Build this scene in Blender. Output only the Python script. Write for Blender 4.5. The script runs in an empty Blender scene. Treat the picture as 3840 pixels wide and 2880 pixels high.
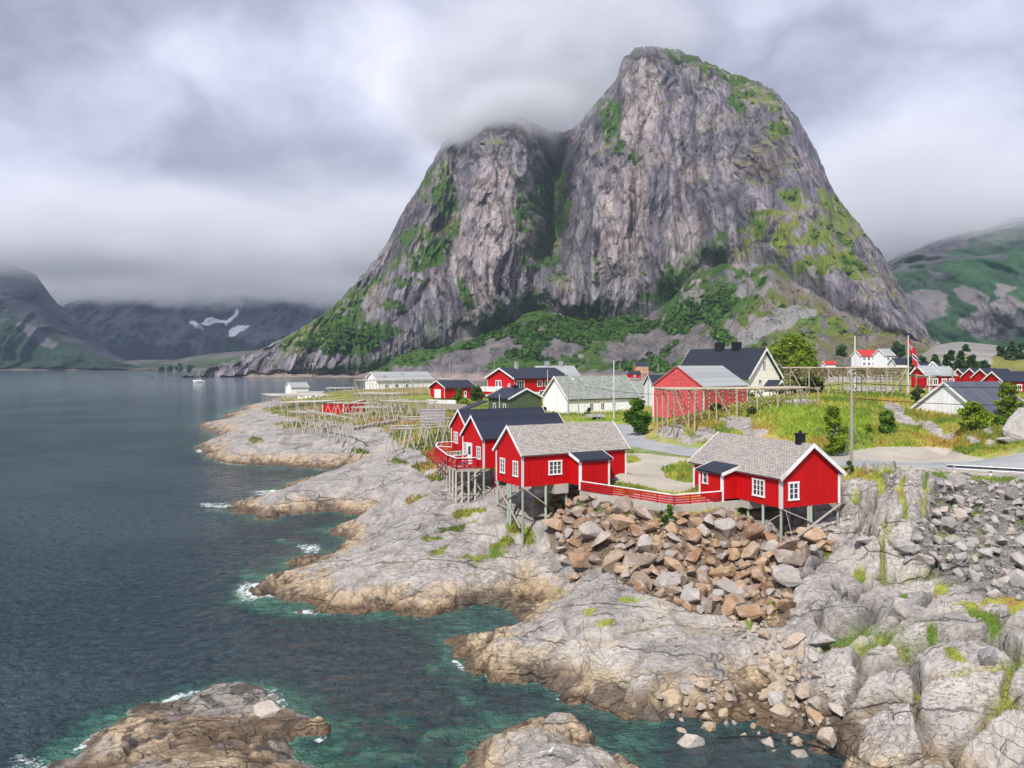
import bpy, bmesh, math, random
import numpy as np
from mathutils import Vector, Matrix

# ------------------------------------------------------------------ camera, sky, sun, exposure
SC = bpy.context.scene
COL = SC.collection
CAM_H, FPX, HOR = 17.0, 770.0, 363.0          # eye height in metres, focal length in pixels, horizon row
cam_data = bpy.data.cameras.new('camera')
cam = bpy.data.objects.new('camera', cam_data)
COL.objects.link(cam)
cam.location = (0, 0, CAM_H)
cam.rotation_euler = (math.radians(90), 0, 0)
cam_data.sensor_width = 36.0
cam_data.lens = 36.0 * FPX / 1024.0
cam_data.shift_y = -(384.0 - HOR) / 1024.0
cam_data.clip_start = 0.5
cam_data.clip_end = 30000
SC.camera = cam

SC.view_settings.view_transform = 'Standard'
SC.view_settings.look = 'None'
SC.view_settings.gamma = 1
SC.view_settings.exposure = 0.30
SC.cycles.use_denoising = True
SC.cycles.max_bounces = 8
SC.cycles.diffuse_bounces = 2
SC.cycles.glossy_bounces = 2
SC.cycles.transmission_bounces = 2
SC.cycles.transparent_max_bounces = 8
SC.cycles.volume_bounces = 4
SC.cycles.volume_step_rate = 1.0
SC.cycles.volume_max_steps = 256
SC.cycles.sample_clamp_indirect = 6.0

SUN_EL, SUN_AZ = math.radians(47), math.radians(-158)     # azimuth clockwise from +Y: behind the camera, a little left
sun_data = bpy.data.lights.new('sun', 'SUN')
sun = bpy.data.objects.new('sun', sun_data)
COL.objects.link(sun)
sun_data.energy = 4.0
sun_data.angle = math.radians(0.9)
sun_data.color = (1.0, 0.955, 0.89)
_sd = Vector((math.sin(SUN_AZ) * math.cos(SUN_EL), math.cos(SUN_AZ) * math.cos(SUN_EL), math.sin(SUN_EL)))
sun.rotation_euler = _sd.to_track_quat('Z', 'Y').to_euler()


class NT:
    """small helper to write node trees in few lines"""
    def __init__(s, tree):
        s.t = tree; s.n = tree.nodes; s.l = tree.links
        s.n.clear()
    def add(s, kind, ins=None, **props):
        nd = s.n.new(kind)
        for k, v in props.items():
            setattr(nd, k, v)
        for k, v in (ins or {}).items():
            s.set(nd, k, v)
        return nd
    def set(s, nd, k, v):
        sock = nd.inputs[k]
        if isinstance(v, bpy.types.NodeSocket):
            s.l.new(v, sock)
        else:
            sock.default_value = v
    def math(s, op, a, b=None, clamp=False):
        nd = s.n.new('ShaderNodeMath'); nd.operation = op; nd.use_clamp = clamp
        s.set(nd, 0, a)
        if b is not None:
            s.set(nd, 1, b)
        return nd.outputs[0]
    def vmath(s, op, a, b=None):
        nd = s.n.new('ShaderNodeVectorMath'); nd.operation = op
        s.set(nd, 0, a)
        if b is not None:
            s.set(nd, 1, b)
        return nd.outputs['Vector'] if op not in ('LENGTH', 'DOT_PRODUCT', 'DISTANCE') else nd.outputs['Value']
    def mix(s, f, a, b, mode='MIX'):
        nd = s.n.new('ShaderNodeMix'); nd.data_type = 'RGBA'; nd.blend_type = mode
        s.set(nd, 0, f); s.set(nd, 6, a); s.set(nd, 7, b)
        return nd.outputs[2]
    def ramp(s, f, stops):
        nd = s.n.new('ShaderNodeValToRGB')
        s.set(nd, 0, f)
        el = nd.color_ramp.elements
        while len(el) < len(stops):
            el.new(0.5)
        for e, (p, c) in zip(el, stops):
            e.position = p
            e.color = c if len(c) == 4 else (*c, 1)
        return nd.outputs[0]
    def noise(s, vec, scale, detail=4, rough=0.55, dist=0.0, out='Fac'):
        nd = s.n.new('ShaderNodeTexNoise')
        s.set(nd, 'Vector', vec); s.set(nd, 'Scale', scale); s.set(nd, 'Detail', detail)
        s.set(nd, 'Roughness', rough); s.set(nd, 'Distortion', dist)
        return nd.outputs[out]
    def mr(s, v, a, b, c=0.0, d=1.0, smooth=True):
        nd = s.n.new('ShaderNodeMapRange')
        nd.interpolation_type = 'SMOOTHSTEP' if smooth else 'LINEAR'
        s.set(nd, 0, v); s.set(nd, 1, a); s.set(nd, 2, b); s.set(nd, 3, c); s.set(nd, 4, d)
        return nd.outputs[0]


world = bpy.data.worlds.new('World')
SC.world = world
world.use_nodes = True
def make_world():
    w = NT(world.node_tree)
    tc = w.add('ShaderNodeTexCoord')
    d = tc.outputs['Generated']
    sky = w.add('ShaderNodeTexSky', sky_type='NISHITA', sun_disc=False)
    sky.sun_elevation = SUN_EL
    sky.sun_rotation = SUN_AZ
    sky.air_density = 1.0
    bg_sky = w.add('ShaderNodeBackground', {'Color': sky.outputs[0], 'Strength': 0.10})
    # overcast deck: brightness set by soft lobes in direction space and layered noise
    def lobe(u, v, su, sv, amp):
        c = Vector((u, 1, v)).normalized()
        dd = w.vmath('SUBTRACT', d, tuple(c))
        dd = w.vmath('MULTIPLY', dd, (1 / su, 1 / su, 1 / sv))
        q = w.math('POWER', w.vmath('LENGTH', dd), 2.0)
        g = w.math('EXPONENT', w.math('MULTIPLY', q, -1.0))
        return w.math('MULTIPLY', g, amp)
    warp = w.add('ShaderNodeTexNoise', {'Vector': d, 'Scale': 3.2, 'Detail': 4.0, 'Roughness': 0.5})
    wv = w.vmath('SUBTRACT', warp.outputs['Color'], (0.5, 0.5, 0.5))
    d_plain = d
    d = w.vmath('ADD', d, w.vmath('MULTIPLY', wv, (0.30, 0.0, 0.20)))
    def uv(px, py): return ((px - 512) / FPX, (HOR - py) / FPX)
    val = 0.50
    spots = [(*uv(190, 60), 0.11, 0.055, 0.33), (*uv(385, 75), 0.10, 0.085, 0.45), (*uv(400, 135), 0.05, 0.05, 0.40),
             (*uv(270, 170), 0.14, 0.06, -0.05), (*uv(60, 120), 0.16, 0.10, 0.03), (*uv(30, 20), 0.12, 0.06, -0.06),
             (*uv(300, 10), 0.25, 0.03, -0.05), (*uv(230, 235), 0.30, 0.05, -0.05), (*uv(330, 190), 0.05, 0.035, -0.09),
             (*uv(905, 165), 0.09, 0.065, 0.50), (*uv(985, 205), 0.12, 0.05, 0.20), (*uv(650, 10), 0.30, 0.04, 0.08),
             (*uv(800, 105), 0.09, 0.07, -0.05), (*uv(980, 60), 0.14, 0.08, 0.10), (*uv(540, 70), 0.16, 0.10, -0.03),
             (*uv(960, 255), 0.15, 0.04, -0.02), (*uv(835, 225), 0.04, 0.04, -0.07), (*uv(10, 190), 0.06, 0.04, 0.10)]
    for sp in spots:
        val = w.math('ADD', val, lobe(*sp))
    st = w.vmath('MULTIPLY', d_plain, (1.0, 1.0, 1.5))
    n1 = w.noise(st, 3.4, 8, 0.58, 0.25)
    n2 = w.noise(st, 9.0, 5, 0.5, 0.2)
    bil = w.math('ABSOLUTE', w.math('SUBTRACT', w.noise(w.vmath('ADD', st, w.vmath('MULTIPLY', wv, (0.5, 0.5, 0.5))), 4.2, 5, 0.5), 0.5))
    val = w.math('ADD', val, w.math('MULTIPLY', w.math('SUBTRACT', bil, 0.10), 1.1))
    val = w.math('ADD', val, w.math('MULTIPLY', w.math('SUBTRACT', n1, 0.5), 0.70))
    val = w.math('ADD', val, w.math('MULTIPLY', w.math('SUBTRACT', n2, 0.5), 0.20))
    col = w.ramp(val, [(0.0, (0.13, 0.145, 0.20)), (0.25, (0.25, 0.265, 0.345)), (0.5, (0.42, 0.435, 0.54)),
                       (0.75, (0.62, 0.63, 0.76)), (1.0, (0.80, 0.81, 0.92))])
    bg_c = w.add('ShaderNodeBackground', {'Color': col, 'Strength': 1.04})
    mixs = w.add('ShaderNodeMixShader', {0: 0.95, 1: bg_sky.outputs[0], 2: bg_c.outputs[0]})
    out = w.add('ShaderNodeOutputWorld')
    w.l.new(mixs.outputs[0], out.inputs[0])
make_world()

# ------------------------------------------------------------------ pixel <-> world helpers
def at(px, py, d):                 # the point seen at a pixel, at a given distance ahead
    return Vector(((px - 512) * d / FPX, d, CAM_H - (py - HOR) * d / FPX))
def on(px, py, z):                 # the point seen at a pixel, at a given height
    return at(px, py, (CAM_H - z) * FPX / (py - HOR))

# ------------------------------------------------------------------ numpy noise
_rs = np.random.RandomState(7)
_P = _rs.permutation(256).astype(np.int64); _P = np.concatenate([_P, _P, _P])
_G = _rs.normal(size=(256, 3)); _G /= np.linalg.norm(_G, axis=1)[:, None]; _G = _G.astype(np.float32)
_R = _rs.rand(256, 4).astype(np.float32)
def pnoise(x, y, z):
    xi = np.floor(x).astype(np.int64); yi = np.floor(y).astype(np.int64); zi = np.floor(z).astype(np.int64)
    xf = (x - xi).astype(np.float32); yf = (y - yi).astype(np.float32); zf = (z - zi).astype(np.float32)
    u = xf*xf*xf*(xf*(xf*6-15)+10); v = yf*yf*yf*(yf*(yf*6-15)+10); w = zf*zf*zf*(zf*(zf*6-15)+10)
    X = xi & 255; Y = yi & 255; Z = zi & 255
    def g(i, j, k):
        h = _P[_P[_P[(X+i) & 255] + ((Y+j) & 255)] + ((Z+k) & 255)]
        G = _G[h]
        return G[..., 0]*(xf-i) + G[..., 1]*(yf-j) + G[..., 2]*(zf-k)
    a = g(0,0,0)*(1-u)+g(1,0,0)*u; b = g(0,1,0)*(1-u)+g(1,1,0)*u
    c = g(0,0,1)*(1-u)+g(1,0,1)*u; e = g(0,1,1)*(1-u)+g(1,1,1)*u
    return ((a*(1-v)+b*v)*(1-w) + (c*(1-v)+e*v)*w) * 1.7
def fbm(x, y, z, octv=4, gain=0.5, ridged=False):
    s = 0; a = 1.0; t = 0
    for i in range(octv):
        n = pnoise(x + 13.7*i, y + 5.3*i, z + 9.1*i)
        s = s + a * ((1 - 2*np.abs(n)) if ridged else n)
        t += a; a *= gain; x = x*2.03; y = y*2.03; z = z*2.03
    return s / t
def worley(x, y, z, jit=0.9):
    """distance to the two nearest feature points, and two random numbers of the nearest cell"""
    xi = np.floor(x).astype(np.int64); yi = np.floor(y).astype(np.int64); zi = np.floor(z).astype(np.int64)
    f1 = np.full(x.shape, 9.0, np.float32); f2 = f1.copy()
    r0 = np.zeros(x.shape, np.float32); r1 = r0.copy()
    for i in (-1, 0, 1):
        for j in (-1, 0, 1):
            for k in (-1, 0, 1):
                cx = xi+i; cy = yi+j; cz = zi+k
                h = _P[_P[_P[cx & 255] + (cy & 255)] + (cz & 255)]
                R = _R[h]
                dx = cx + 0.5 + (R[..., 0]-0.5)*jit - x
                dy = cy + 0.5 + (R[..., 1]-0.5)*jit - y
                dz = cz + 0.5 + (R[..., 2]-0.5)*jit - z
                d = np.sqrt(dx*dx + dy*dy + dz*dz).astype(np.float32)
                near = d < f1
                f2 = np.where(near, f1, np.minimum(f2, d))
                f1 = np.where(near, d, f1)
                r0 = np.where(near, R[..., 3], r0); r1 = np.where(near, R[..., 1], r1)
    return f1, f2, r0, r1
def sstep(x, a, b):
    t = np.clip((x - a) / (b - a), 0, 1)
    return t*t*(3 - 2*t)

# ------------------------------------------------------------------ object helpers
OFF = {}
def tag(o, label=None, cat=None, group=None, kind=None):
    if label: o['label'] = label
    if cat: o['category'] = cat
    if group: o['group'] = group
    if kind: o['kind'] = kind
    return o
def thing(name, loc, label, cat, group=None):
    o = bpy.data.objects.new(name, None)
    COL.objects.link(o)
    o.location = loc
    o.empty_display_size = 0.3
    OFF[o.name] = Vector(loc)
    return tag(o, label, cat, group)
def grid_mesh(name, P, mat, cols=None, smooth=True, extra=None, keep=None):
    """P: (rows, cols, 3) array -> one mesh object"""
    r, c, _ = P.shape
    me = bpy.data.meshes.new(name)
    idx = np.arange(r*c).reshape(r, c)
    F = np.stack([idx[:-1, :-1], idx[:-1, 1:], idx[1:, 1:], idx[1:, :-1]], -1).reshape(-1, 4)
    if keep is not None:
        kf = keep.reshape(-1)[F].any(1)
        F = F[kf]
    me.vertices.add(r*c)
    me.vertices.foreach_set('co', P.reshape(-1).astype(np.float32))
    me.loops.add(F.size); me.polygons.add(len(F))
    me.loops.foreach_set('vertex_index', F.reshape(-1).astype(np.int32))
    me.polygons.foreach_set('loop_start', (np.arange(len(F))*4).astype(np.int32))
    me.polygons.foreach_set('loop_total', np.full(len(F), 4, np.int32))
    me.update(calc_edges=True)
    me.polygons.foreach_set('use_smooth', np.full(len(F), smooth, bool))
    if cols is not None:
        at_ = me.color_attributes.new('col', 'FLOAT_COLOR', 'POINT')
        ca = np.concatenate([cols.reshape(-1, 3), np.ones((r*c, 1))], 1).astype(np.float32)
        at_.data.foreach_set('color', ca.reshape(-1))
    for k, v in (extra or {}).items():
        a_ = me.attributes.new(k, 'FLOAT', 'POINT')
        a_.data.foreach_set('value', v.reshape(-1).astype(np.float32))
    me.materials.append(mat)
    o = bpy.data.objects.new(name, me)
    COL.objects.link(o)
    return o
def raw_mesh(name, V, F, mat, parent=None, smooth=False, cols=None):
    """V (n,3), F (m,k) arrays with equal face sizes"""
    V = np.asarray(V, np.float32); F = np.asarray(F, np.int32)
    if parent is not None:
        off = OFF[parent.name]
        V = V - np.array(off, np.float32)
    me = bpy.data.meshes.new(name)
    k = F.shape[1]
    me.vertices.add(len(V)); me.vertices.foreach_set('co', V.reshape(-1))
    me.loops.add(F.size); me.polygons.add(len(F))
    me.loops.foreach_set('vertex_index', F.reshape(-1))
    me.polygons.foreach_set('loop_start', (np.arange(len(F))*k).astype(np.int32))
    me.polygons.foreach_set('loop_total', np.full(len(F), k, np.int32))
    me.update(calc_edges=True)
    me.polygons.foreach_set('use_smooth', np.full(len(F), smooth, bool))
    if cols is not None:
        at_ = me.color_attributes.new('col', 'FLOAT_COLOR', 'POINT')
        ca = np.concatenate([np.asarray(cols).reshape(-1, 3), np.ones((len(V), 1))], 1).astype(np.float32)
        at_.data.foreach_set('color', ca.reshape(-1))
    me.materials.append(mat)
    o = bpy.data.objects.new(name, me)
    COL.objects.link(o)
    if parent is not None:
        o.parent = parent
        OFF[o.name] = OFF[parent.name]
    else:
        OFF[o.name] = Vector((0, 0, 0))
    return o

class MB:
    """collects shapes, then links them as ONE mesh object"""
    def __init__(s): s.v = []; s.f = []
    def poly(s, pts, flip=False):
        b = len(s.v)
        s.v += [Vector(p) for p in pts]
        f = list(range(b, b+len(pts)))
        s.f.append(f[::-1] if flip else f)
    def hexa(s, a, b):            # two quads (bottom ring a, top ring b), each 4 points, counter-clockwise from above
        i = len(s.v)
        s.v += [Vector(p) for p in list(a)+list(b)]
        s.f += [[i+3, i+2, i+1, i], [i+4, i+5, i+6, i+7]]
        for k in range(4):
            n = (k+1) % 4
            s.f.append([i+k, i+n, i+4+n, i+4+k])
        return s
    def box(s, o, ax, ay, az):    # corner and three edge vectors
        o = Vector(o); ax = Vector(ax); ay = Vector(ay); az = Vector(az)
        a = [o, o+ax, o+ax+ay, o+ay]
        if ax.cross(ay).dot(az) < 0: a = a[::-1]
        return s.hexa(a, [p+az for p in a])
    def beam(s, p, q, w, h=None, up=(0, 0, 1)):   # bar from p to q with rectangular section
        p = Vector(p); q = Vector(q); h = h or w
        d = (q-p)
        if d.length < 1e-6: return s
        d.normalize()
        u = Vector(up)
        if abs(d.dot(u)) > 0.97: u = Vector((0.3, 1, 0))
        sd = d.cross(u).normalized() * (w/2)
        uu = sd.cross(d).normalized() * (h/2)
        a = [p-sd-uu, p+sd-uu, p+sd+uu, p-sd+uu]
        b = [x+(q-p) for x in a]
        i = len(s.v); s.v += a+b
        s.f += [[i, i+1, i+2, i+3][::1], [i+7, i+6, i+5, i+4]]
        for k in range(4):
            n = (k+1) % 4
            s.f.append([i+k, i+4+k, i+4+n, i+n])
        return s
    def tube(s, pts, r, seg=6, cap=True):          # round bar through points; r number or list
        pts = [Vector(p) for p in pts]
        rr = r if isinstance(r, (list, tuple)) else [r]*len(pts)
        base = len(s.v)
        for k, p in enumerate(pts):
            d = (pts[min(k+1, len(pts)-1)] - pts[max(k-1, 0)]).normalized()
            u = Vector((0, 0, 1)) if abs(d.z) < 0.9 else Vector((1, 0, 0))
            a = d.cross(u).normalized(); b = d.cross(a)
            for j in range(seg):
                t = 2*math.pi*j/seg
                s.v.append(p + (a*math.cos(t) + b*math.sin(t))*rr[k])
        for k in range(len(pts)-1):
            for j in range(seg):
                n = (j+1) % seg
                s.f.append([base+k*seg+j, base+k*seg+n, base+(k+1)*seg+n, base+(k+1)*seg+j])
        if cap:
            s.f.append([base+j for j in range(seg)][::-1])
            s.f.append([base+(len(pts)-1)*seg+j for j in range(seg)])
        return s
    def build(s, name, mat, parent=None, smooth=False, bevel=0.0, label=None):
        off = OFF[parent.name] if parent is not None else Vector((0, 0, 0))
        me = bpy.data.meshes.new(name)
        me.from_pydata([tuple(p-off) for p in s.v], [], s.f)
        me.update()
        uvl = me.uv_layers.new(name='uv')
        Z = Vector((0, 0, 1))
        for p in me.polygons:
            n = p.normal
            t = Z.cross(n)
            t = t.normalized() if t.length > 0.05 else Vector((1, 0, 0))
            b = n.cross(t)
            for li in p.loop_indices:
                co = me.vertices[me.loops[li].vertex_index].co
                uvl.data[li].uv = (co.dot(t), co.dot(b))
            p.use_smooth = smooth
        me.materials.append(mat)
        o = bpy.data.objects.new(name, me)
        COL.objects.link(o)
        if parent is not None: o.parent = parent
        OFF[o.name] = off
        if label: o['label'] = label
        if bevel:
            m = o.modifiers.new('bevel', 'BEVEL'); m.width = bevel; m.segments = 1; m.limit_method = 'ANGLE'
        return o
def copy_tree(o, parent=None):
    c = o.copy(); COL.objects.link(c)
    c.parent = parent
    for ch in list(o.children): copy_tree(ch, c)
    return c
# ------------------------------------------------------------------ materials
def new_mat(name):
    m = bpy.data.materials.new(name); m.use_nodes = True
    return m, NT(m.node_tree)
def finish(w, bsdf):
    out = w.add('ShaderNodeOutputMaterial')
    w.l.new(bsdf.outputs[0], out.inputs['Surface'])
def bump(w, h, strength, dist):
    return w.add('ShaderNodeBump', {'Height': h, 'Strength': strength, 'Distance': dist}).outputs[0]

def mat_ground(name, sc, bumps, rough=0.85, spread=0.35, st=(1, 1, 1), cs=(1, 1, 0.35), cw=0.45, mask=True):
    """vertex-coloured natural ground; sc = texture scale (1/m), bumps = (strength, distance)"""
    m, w = new_mat(name)
    g0 = w.add('ShaderNodeNewGeometry').outputs['Position']
    g = w.vmath('MULTIPLY', g0, st)
    c = w.add('ShaderNodeAttribute', attribute_name='col').outputs['Color']
    n1 = w.noise(g, sc, 5, 0.6)
    n2 = w.noise(g, sc*6, 4, 0.65)
    mp = w.add('ShaderNodeMapping', {'Vector': g0, 'Rotation': (0.35, 0.2, math.radians(-28)), 'Scale': cs}).outputs[0]
    n3 = w.noise(mp, sc*1.7, 5, 0.62, 0.5)
    n4 = w.noise(g0, sc*0.8, 3, 0.5)
    f = w.math('ADD', w.math('MULTIPLY', w.math('SUBTRACT', n1, 0.5), spread*1.6), 1.0)
    f = w.math('ADD', f, w.math('MULTIPLY', w.math('SUBTRACT', n2, 0.5), spread*1.5))
    cc = w.vmath('SCALE', c, None); w.set(cc.node, 'Scale', f)
    # thin dark joints
    crack = w.math('ABSOLUTE', w.math('SUBTRACT', n3, 0.5))
    cr = w.mr(crack, 0.0, 0.016, 0.0, 1.0)
    present = w.mr(n4, 0.46, 0.60, 0.0, cw)
    cr = w.math('SUBTRACT', 1.0, w.math('MULTIPLY', w.math('SUBTRACT', 1.0, cr), present))
    c2 = w.vmath('SCALE', cc, None); w.set(c2.node, 'Scale', cr)
    hgt = w.math('ADD', w.math('MULTIPLY', n1, 1.0), w.math('MULTIPLY', n2, 0.45))
    hgt = w.math('ADD', hgt, w.math('MULTIPLY', cr, 0.25))
    b = w.add('ShaderNodeBsdfPrincipled', {'Base Color': c2, 'Roughness': rough, 'Specular IOR Level': 0.25,
                                          'Normal': bump(w, hgt, *bumps)})
    finish(w, b)
    return m
def mat_shore_rock():
    m, w = new_mat('coastal_rock_and_turf')
    g = w.add('ShaderNodeNewGeometry').outputs['Position']
    c = w.add('ShaderNodeAttribute', attribute_name='col').outputs['Color']
    turf = w.add('ShaderNodeAttribute', attribute_name='turf').outputs['Fac']
    z = w.add('ShaderNodeSeparateXYZ', {0: g}).outputs[2]
    low = w.mr(z, 2.4, 0.5)
    n1 = w.noise(g, 0.8, 6, 0.6); n2 = w.noise(g, 5.0, 5, 0.68)
    wob = w.vmath('MULTIPLY', w.vmath('SUBTRACT', w.noise(g, 0.35, 4, 0.6, out='Color'), (0.5, 0.5, 0.5)), (1.7, 1.7, 1.2))
    gw = w.vmath('ADD', g, wob)
    def cracks(scale, st, rot, width):
        mp = w.add('ShaderNodeMapping', {'Vector': gw, 'Rotation': rot, 'Scale': st}).outputs[0]
        v = w.add('ShaderNodeTexVoronoi', {'Vector': mp, 'Scale': scale}, feature='DISTANCE_TO_EDGE').outputs['Distance']
        return w.mr(v, 0.0, width, 1.0, 0.0)
    pres = w.noise(g, 0.22, 4, 0.6)
    a = w.math('MULTIPLY', cracks(0.30, (0.13, 1.0, 1.5), (0.25, 0.3, math.radians(-24)), 0.022), w.mr(pres, 0.40, 0.52))
    b = w.math('MULTIPLY', cracks(0.9, (1.3, 0.16, 1.0), (0.1, 0.4, math.radians(-35)), 0.022), w.mr(pres, 0.48, 0.38))
    lowc = w.math('MULTIPLY', cracks(0.85, (0.55, 1.0, 1.5), (0.3, 0.1, math.radians(-40)), 0.035), w.math('MULTIPLY', low, w.mr(w.noise(g, 0.5, 3, 0.6), 0.38, 0.6, 0.15, 0.8)))
    fine = w.noise(w.add('ShaderNodeMapping', {'Vector': gw, 'Rotation': (0.2, 0.2, math.radians(-28)), 'Scale': (0.3, 1.2, 1.4)}).outputs[0], 2.6, 5, 0.65, 0.4)
    fl = w.math('MULTIPLY', w.mr(w.math('ABSOLUTE', w.math('SUBTRACT', fine, 0.5)), 0.0, 0.014, 1.0, 0.0), w.mr(pres, 0.35, 0.6, 0.05, 0.5))
    ck = w.math('MAXIMUM', w.math('MAXIMUM', a, w.math('MULTIPLY', b, 0.55)), w.math('MAXIMUM', lowc, fl))
    ck = w.math('MULTIPLY', ck, w.math('SUBTRACT', 1.0, turf))
    f = w.math('ADD', w.math('MULTIPLY', w.math('SUBTRACT', n1, 0.5), 0.75), 1.0)
    f = w.math('ADD', f, w.math('MULTIPLY', w.math('SUBTRACT', n2, 0.5), 0.65))
    f = w.math('MULTIPLY', f, w.math('SUBTRACT', 1.0, w.math('MULTIPLY', ck, 0.58)))
    sc = w.vmath('SCALE', c, None); w.set(sc.node, 'Scale', f)
    h = w.math('ADD', w.math('MULTIPLY', n1, 1.0), w.math('MULTIPLY', n2, 0.4))
    h = w.math('SUBTRACT', w.math('ADD', h, w.math('MULTIPLY', fine, 0.5)), w.math('MULTIPLY', ck, 0.7))
    rough = w.mr(z, 0.15, 0.8, 0.35, 0.88)
    finish(w, w.add('ShaderNodeBsdfPrincipled', {'Base Color': sc, 'Roughness': rough, 'Specular IOR Level': 0.3, 'Normal': bump(w, h, 0.85, 0.22)}))
    return m
M_ROCK = mat_shore_rock()
M_ROCK_OLD = mat_ground('coastal_rock_and_turf', 0.9, (0.7, 0.26), 0.85, 0.30, cs=(0.28, 1.0, 0.9), cw=0.7)
M_MOUNT = mat_ground('mountain_rock', 0.075, (1.0, 6.0), 0.9, 0.62, st=(1, 1, 0.22), cs=(1, 1, 0.12), cw=0.85)
M_FARHILL = mat_ground('rocky_hill', 0.12, (0.8, 1.2), 0.9, 0.5)
M_FAR = mat_ground('far_mountain_rock', 0.012, (0.8, 16.0), 0.95, 0.45)

def mat_paint(name, rgb, board=0.13, rough=0.5, wear=0.15, wear_col=(0.75, 0.55, 0.5), spec=0.35, vert=True, depth=0.012):
    """painted boards: grooves, slight tone change board to board, worn flecks"""
    m, w = new_mat(name)
    uv = w.add('ShaderNodeUVMap').outputs[0]
    sp = w.add('ShaderNodeSeparateXYZ', {0: uv})
    ax = sp.outputs[0 if vert else 1]
    u = w.math('DIVIDE', ax, board)
    fr = w.math('FRACT', u)
    fl = w.math('FLOOR', u)
    edge = w.math('ABSOLUTE', w.math('SUBTRACT', fr, 0.5))
    groove = w.mr(edge, 0.40, 0.5, 1.0, 0.0)
    rnd = w.add('ShaderNodeTexWhiteNoise', {'W': fl}, noise_dimensions='1D').outputs['Value']
    tone = w.math('ADD', 0.9, w.math('MULTIPLY', rnd, 0.18))
    pos = w.add('ShaderNodeTexCoord').outputs['Object']
    n = w.noise(w.vmath('MULTIPLY', pos, (3, 3, 0.5)), 1.6, 5, 0.65)
    tone = w.math('MULTIPLY', tone, w.mr(n, 0.2, 0.8, 0.84, 1.12))
    tone = w.math('MULTIPLY', tone, w.mr(groove, 0, 1, 0.72, 1.0))
    c = w.add('ShaderNodeVectorMath', {0: (*rgb,)}, operation='SCALE'); w.set(c, 'Scale', tone)
    n2 = w.noise(w.vmath('MULTIPLY', pos, (9, 9, 1.3)), 2.2, 4, 0.7)
    fw = w.mr(n2, 0.66 - wear*0.35, 0.80, 0.0, min(1.0, wear*4))
    cc = w.mix(fw, c.outputs[0], (*wear_col, 1))
    b = w.add('ShaderNodeBsdfPrincipled', {'Base Color': cc, 'Roughness': rough, 'Specular IOR Level': spec,
              'Normal': bump(w, w.math('ADD', groove, w.math('MULTIPLY', n2, 0.3)), 0.6, depth)})
    finish(w, b)
    return m
M_RED = mat_paint('red_board_wall', (0.54, 0.004, 0.006), 0.14, 0.55, 0.05, (0.62, 0.20, 0.18), spec=0.2)
M_RED_WORN = mat_paint('worn_red_board_wall', (0.60, 0.055, 0.06), 0.24, 0.65, 0.50, (0.75, 0.50, 0.48))
M_RED_RAIL = mat_paint('red_painted_timber', (0.50, 0.010, 0.014), 4.0, 0.5, 0.04)
M_WHITE = mat_paint('white_painted_timber', (0.88, 0.88, 0.88), 6.0, 0.5, 0.02, (0.65, 0.65, 0.64))
M_WHITE_WALL = mat_paint('white_board_wall', (0.93, 0.93, 0.94), 0.20, 0.6, 0.0, (0.8, 0.8, 0.8))
M_CREAM_WALL = mat_paint('cream_board_wall', (0.92, 0.89, 0.80), 0.16, 0.6, 0.0, (0.8, 0.8, 0.7), vert=False)
M_GREEN_WALL = mat_paint('green_board_wall', (0.080, 0.115, 0.062), 0.16, 0.6, 0.05, (0.15, 0.19, 0.12), vert=False)
M_ORANGE_WALL = mat_paint('orange_board_wall', (0.62, 0.22, 0.03), 0.2, 0.6, 0.04)
M_GREY_WALL = mat_paint('weathered_grey_board_wall', (0.36, 0.33, 0.34), 0.16, 0.8, 0.15, (0.5, 0.48, 0.48))
M_ROOF_DARK = mat_paint('dark_felt_roof', (0.022, 0.028, 0.048), 1.0, 0.55, 0.03, (0.09, 0.10, 0.13), vert=False, depth=0.006)
M_ROOF_TILE = mat_paint('dark_tile_roof', (0.025, 0.030, 0.045), 0.40, 0.5, 0.05, (0.08, 0.09, 0.12), vert=False, depth=0.05)
M_ROOF_METAL = mat_paint('ribbed_dark_metal_roof', (0.085, 0.095, 0.125), 1.1, 0.45, 0.08, (0.15, 0.16, 0.20), depth=0.08)
M_ROOF_ASBESTOS = mat_paint('pale_sheet_roof', (0.33, 0.345, 0.355), 1.2, 0.8, 0.25, (0.45, 0.46, 0.46), vert=False)
M_ROOF_RED = mat_paint('red_tile_roof', (0.50, 0.035, 0.025), 0.35, 0.6, 0.05, vert=False)
M_POST = mat_paint('green_grey_treated_timber', (0.36, 0.43, 0.34), 4.0, 0.8, 0.2, (0.52, 0.53, 0.47))
M_WOOD = mat_paint('silver_weathered_timber', (0.45, 0.42, 0.375), 4.0, 0.85, 0.3, (0.62, 0.58, 0.52))
M_WOOD_TAN = mat_paint('tan_weathered_timber', (0.42, 0.355, 0.275), 4.0, 0.85, 0.3, (0.58, 0.52, 0.44))
M_DECK = mat_paint('grey_deck_boards', (0.42, 0.38, 0.35), 0.14, 0.8, 0.3, (0.52, 0.48, 0.45), vert=False)
M_CONCRETE = mat_paint('pale_concrete', (0.46, 0.44, 0.39), 8.0, 0.9, 0.3, (0.34, 0.32, 0.27))
M_BLACK = mat_paint('black_painted_metal', (0.012, 0.012, 0.014), 4.0, 0.35, 0.02, (0.1, 0.1, 0.1))
M_METAL = mat_paint('galvanised_metal', (0.42, 0.42, 0.43), 4.0, 0.4, 0.2, (0.3, 0.3, 0.3))
M_RUBBER = mat_paint('black_rubber', (0.018, 0.018, 0.018), 4.0, 0.8, 0.02, (0.05, 0.05, 0.05))
M_FISH = mat_paint('dried_fish_heads', (0.42, 0.33, 0.20), 0.3, 0.9, 0.4, (0.22, 0.12, 0.06))
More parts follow.
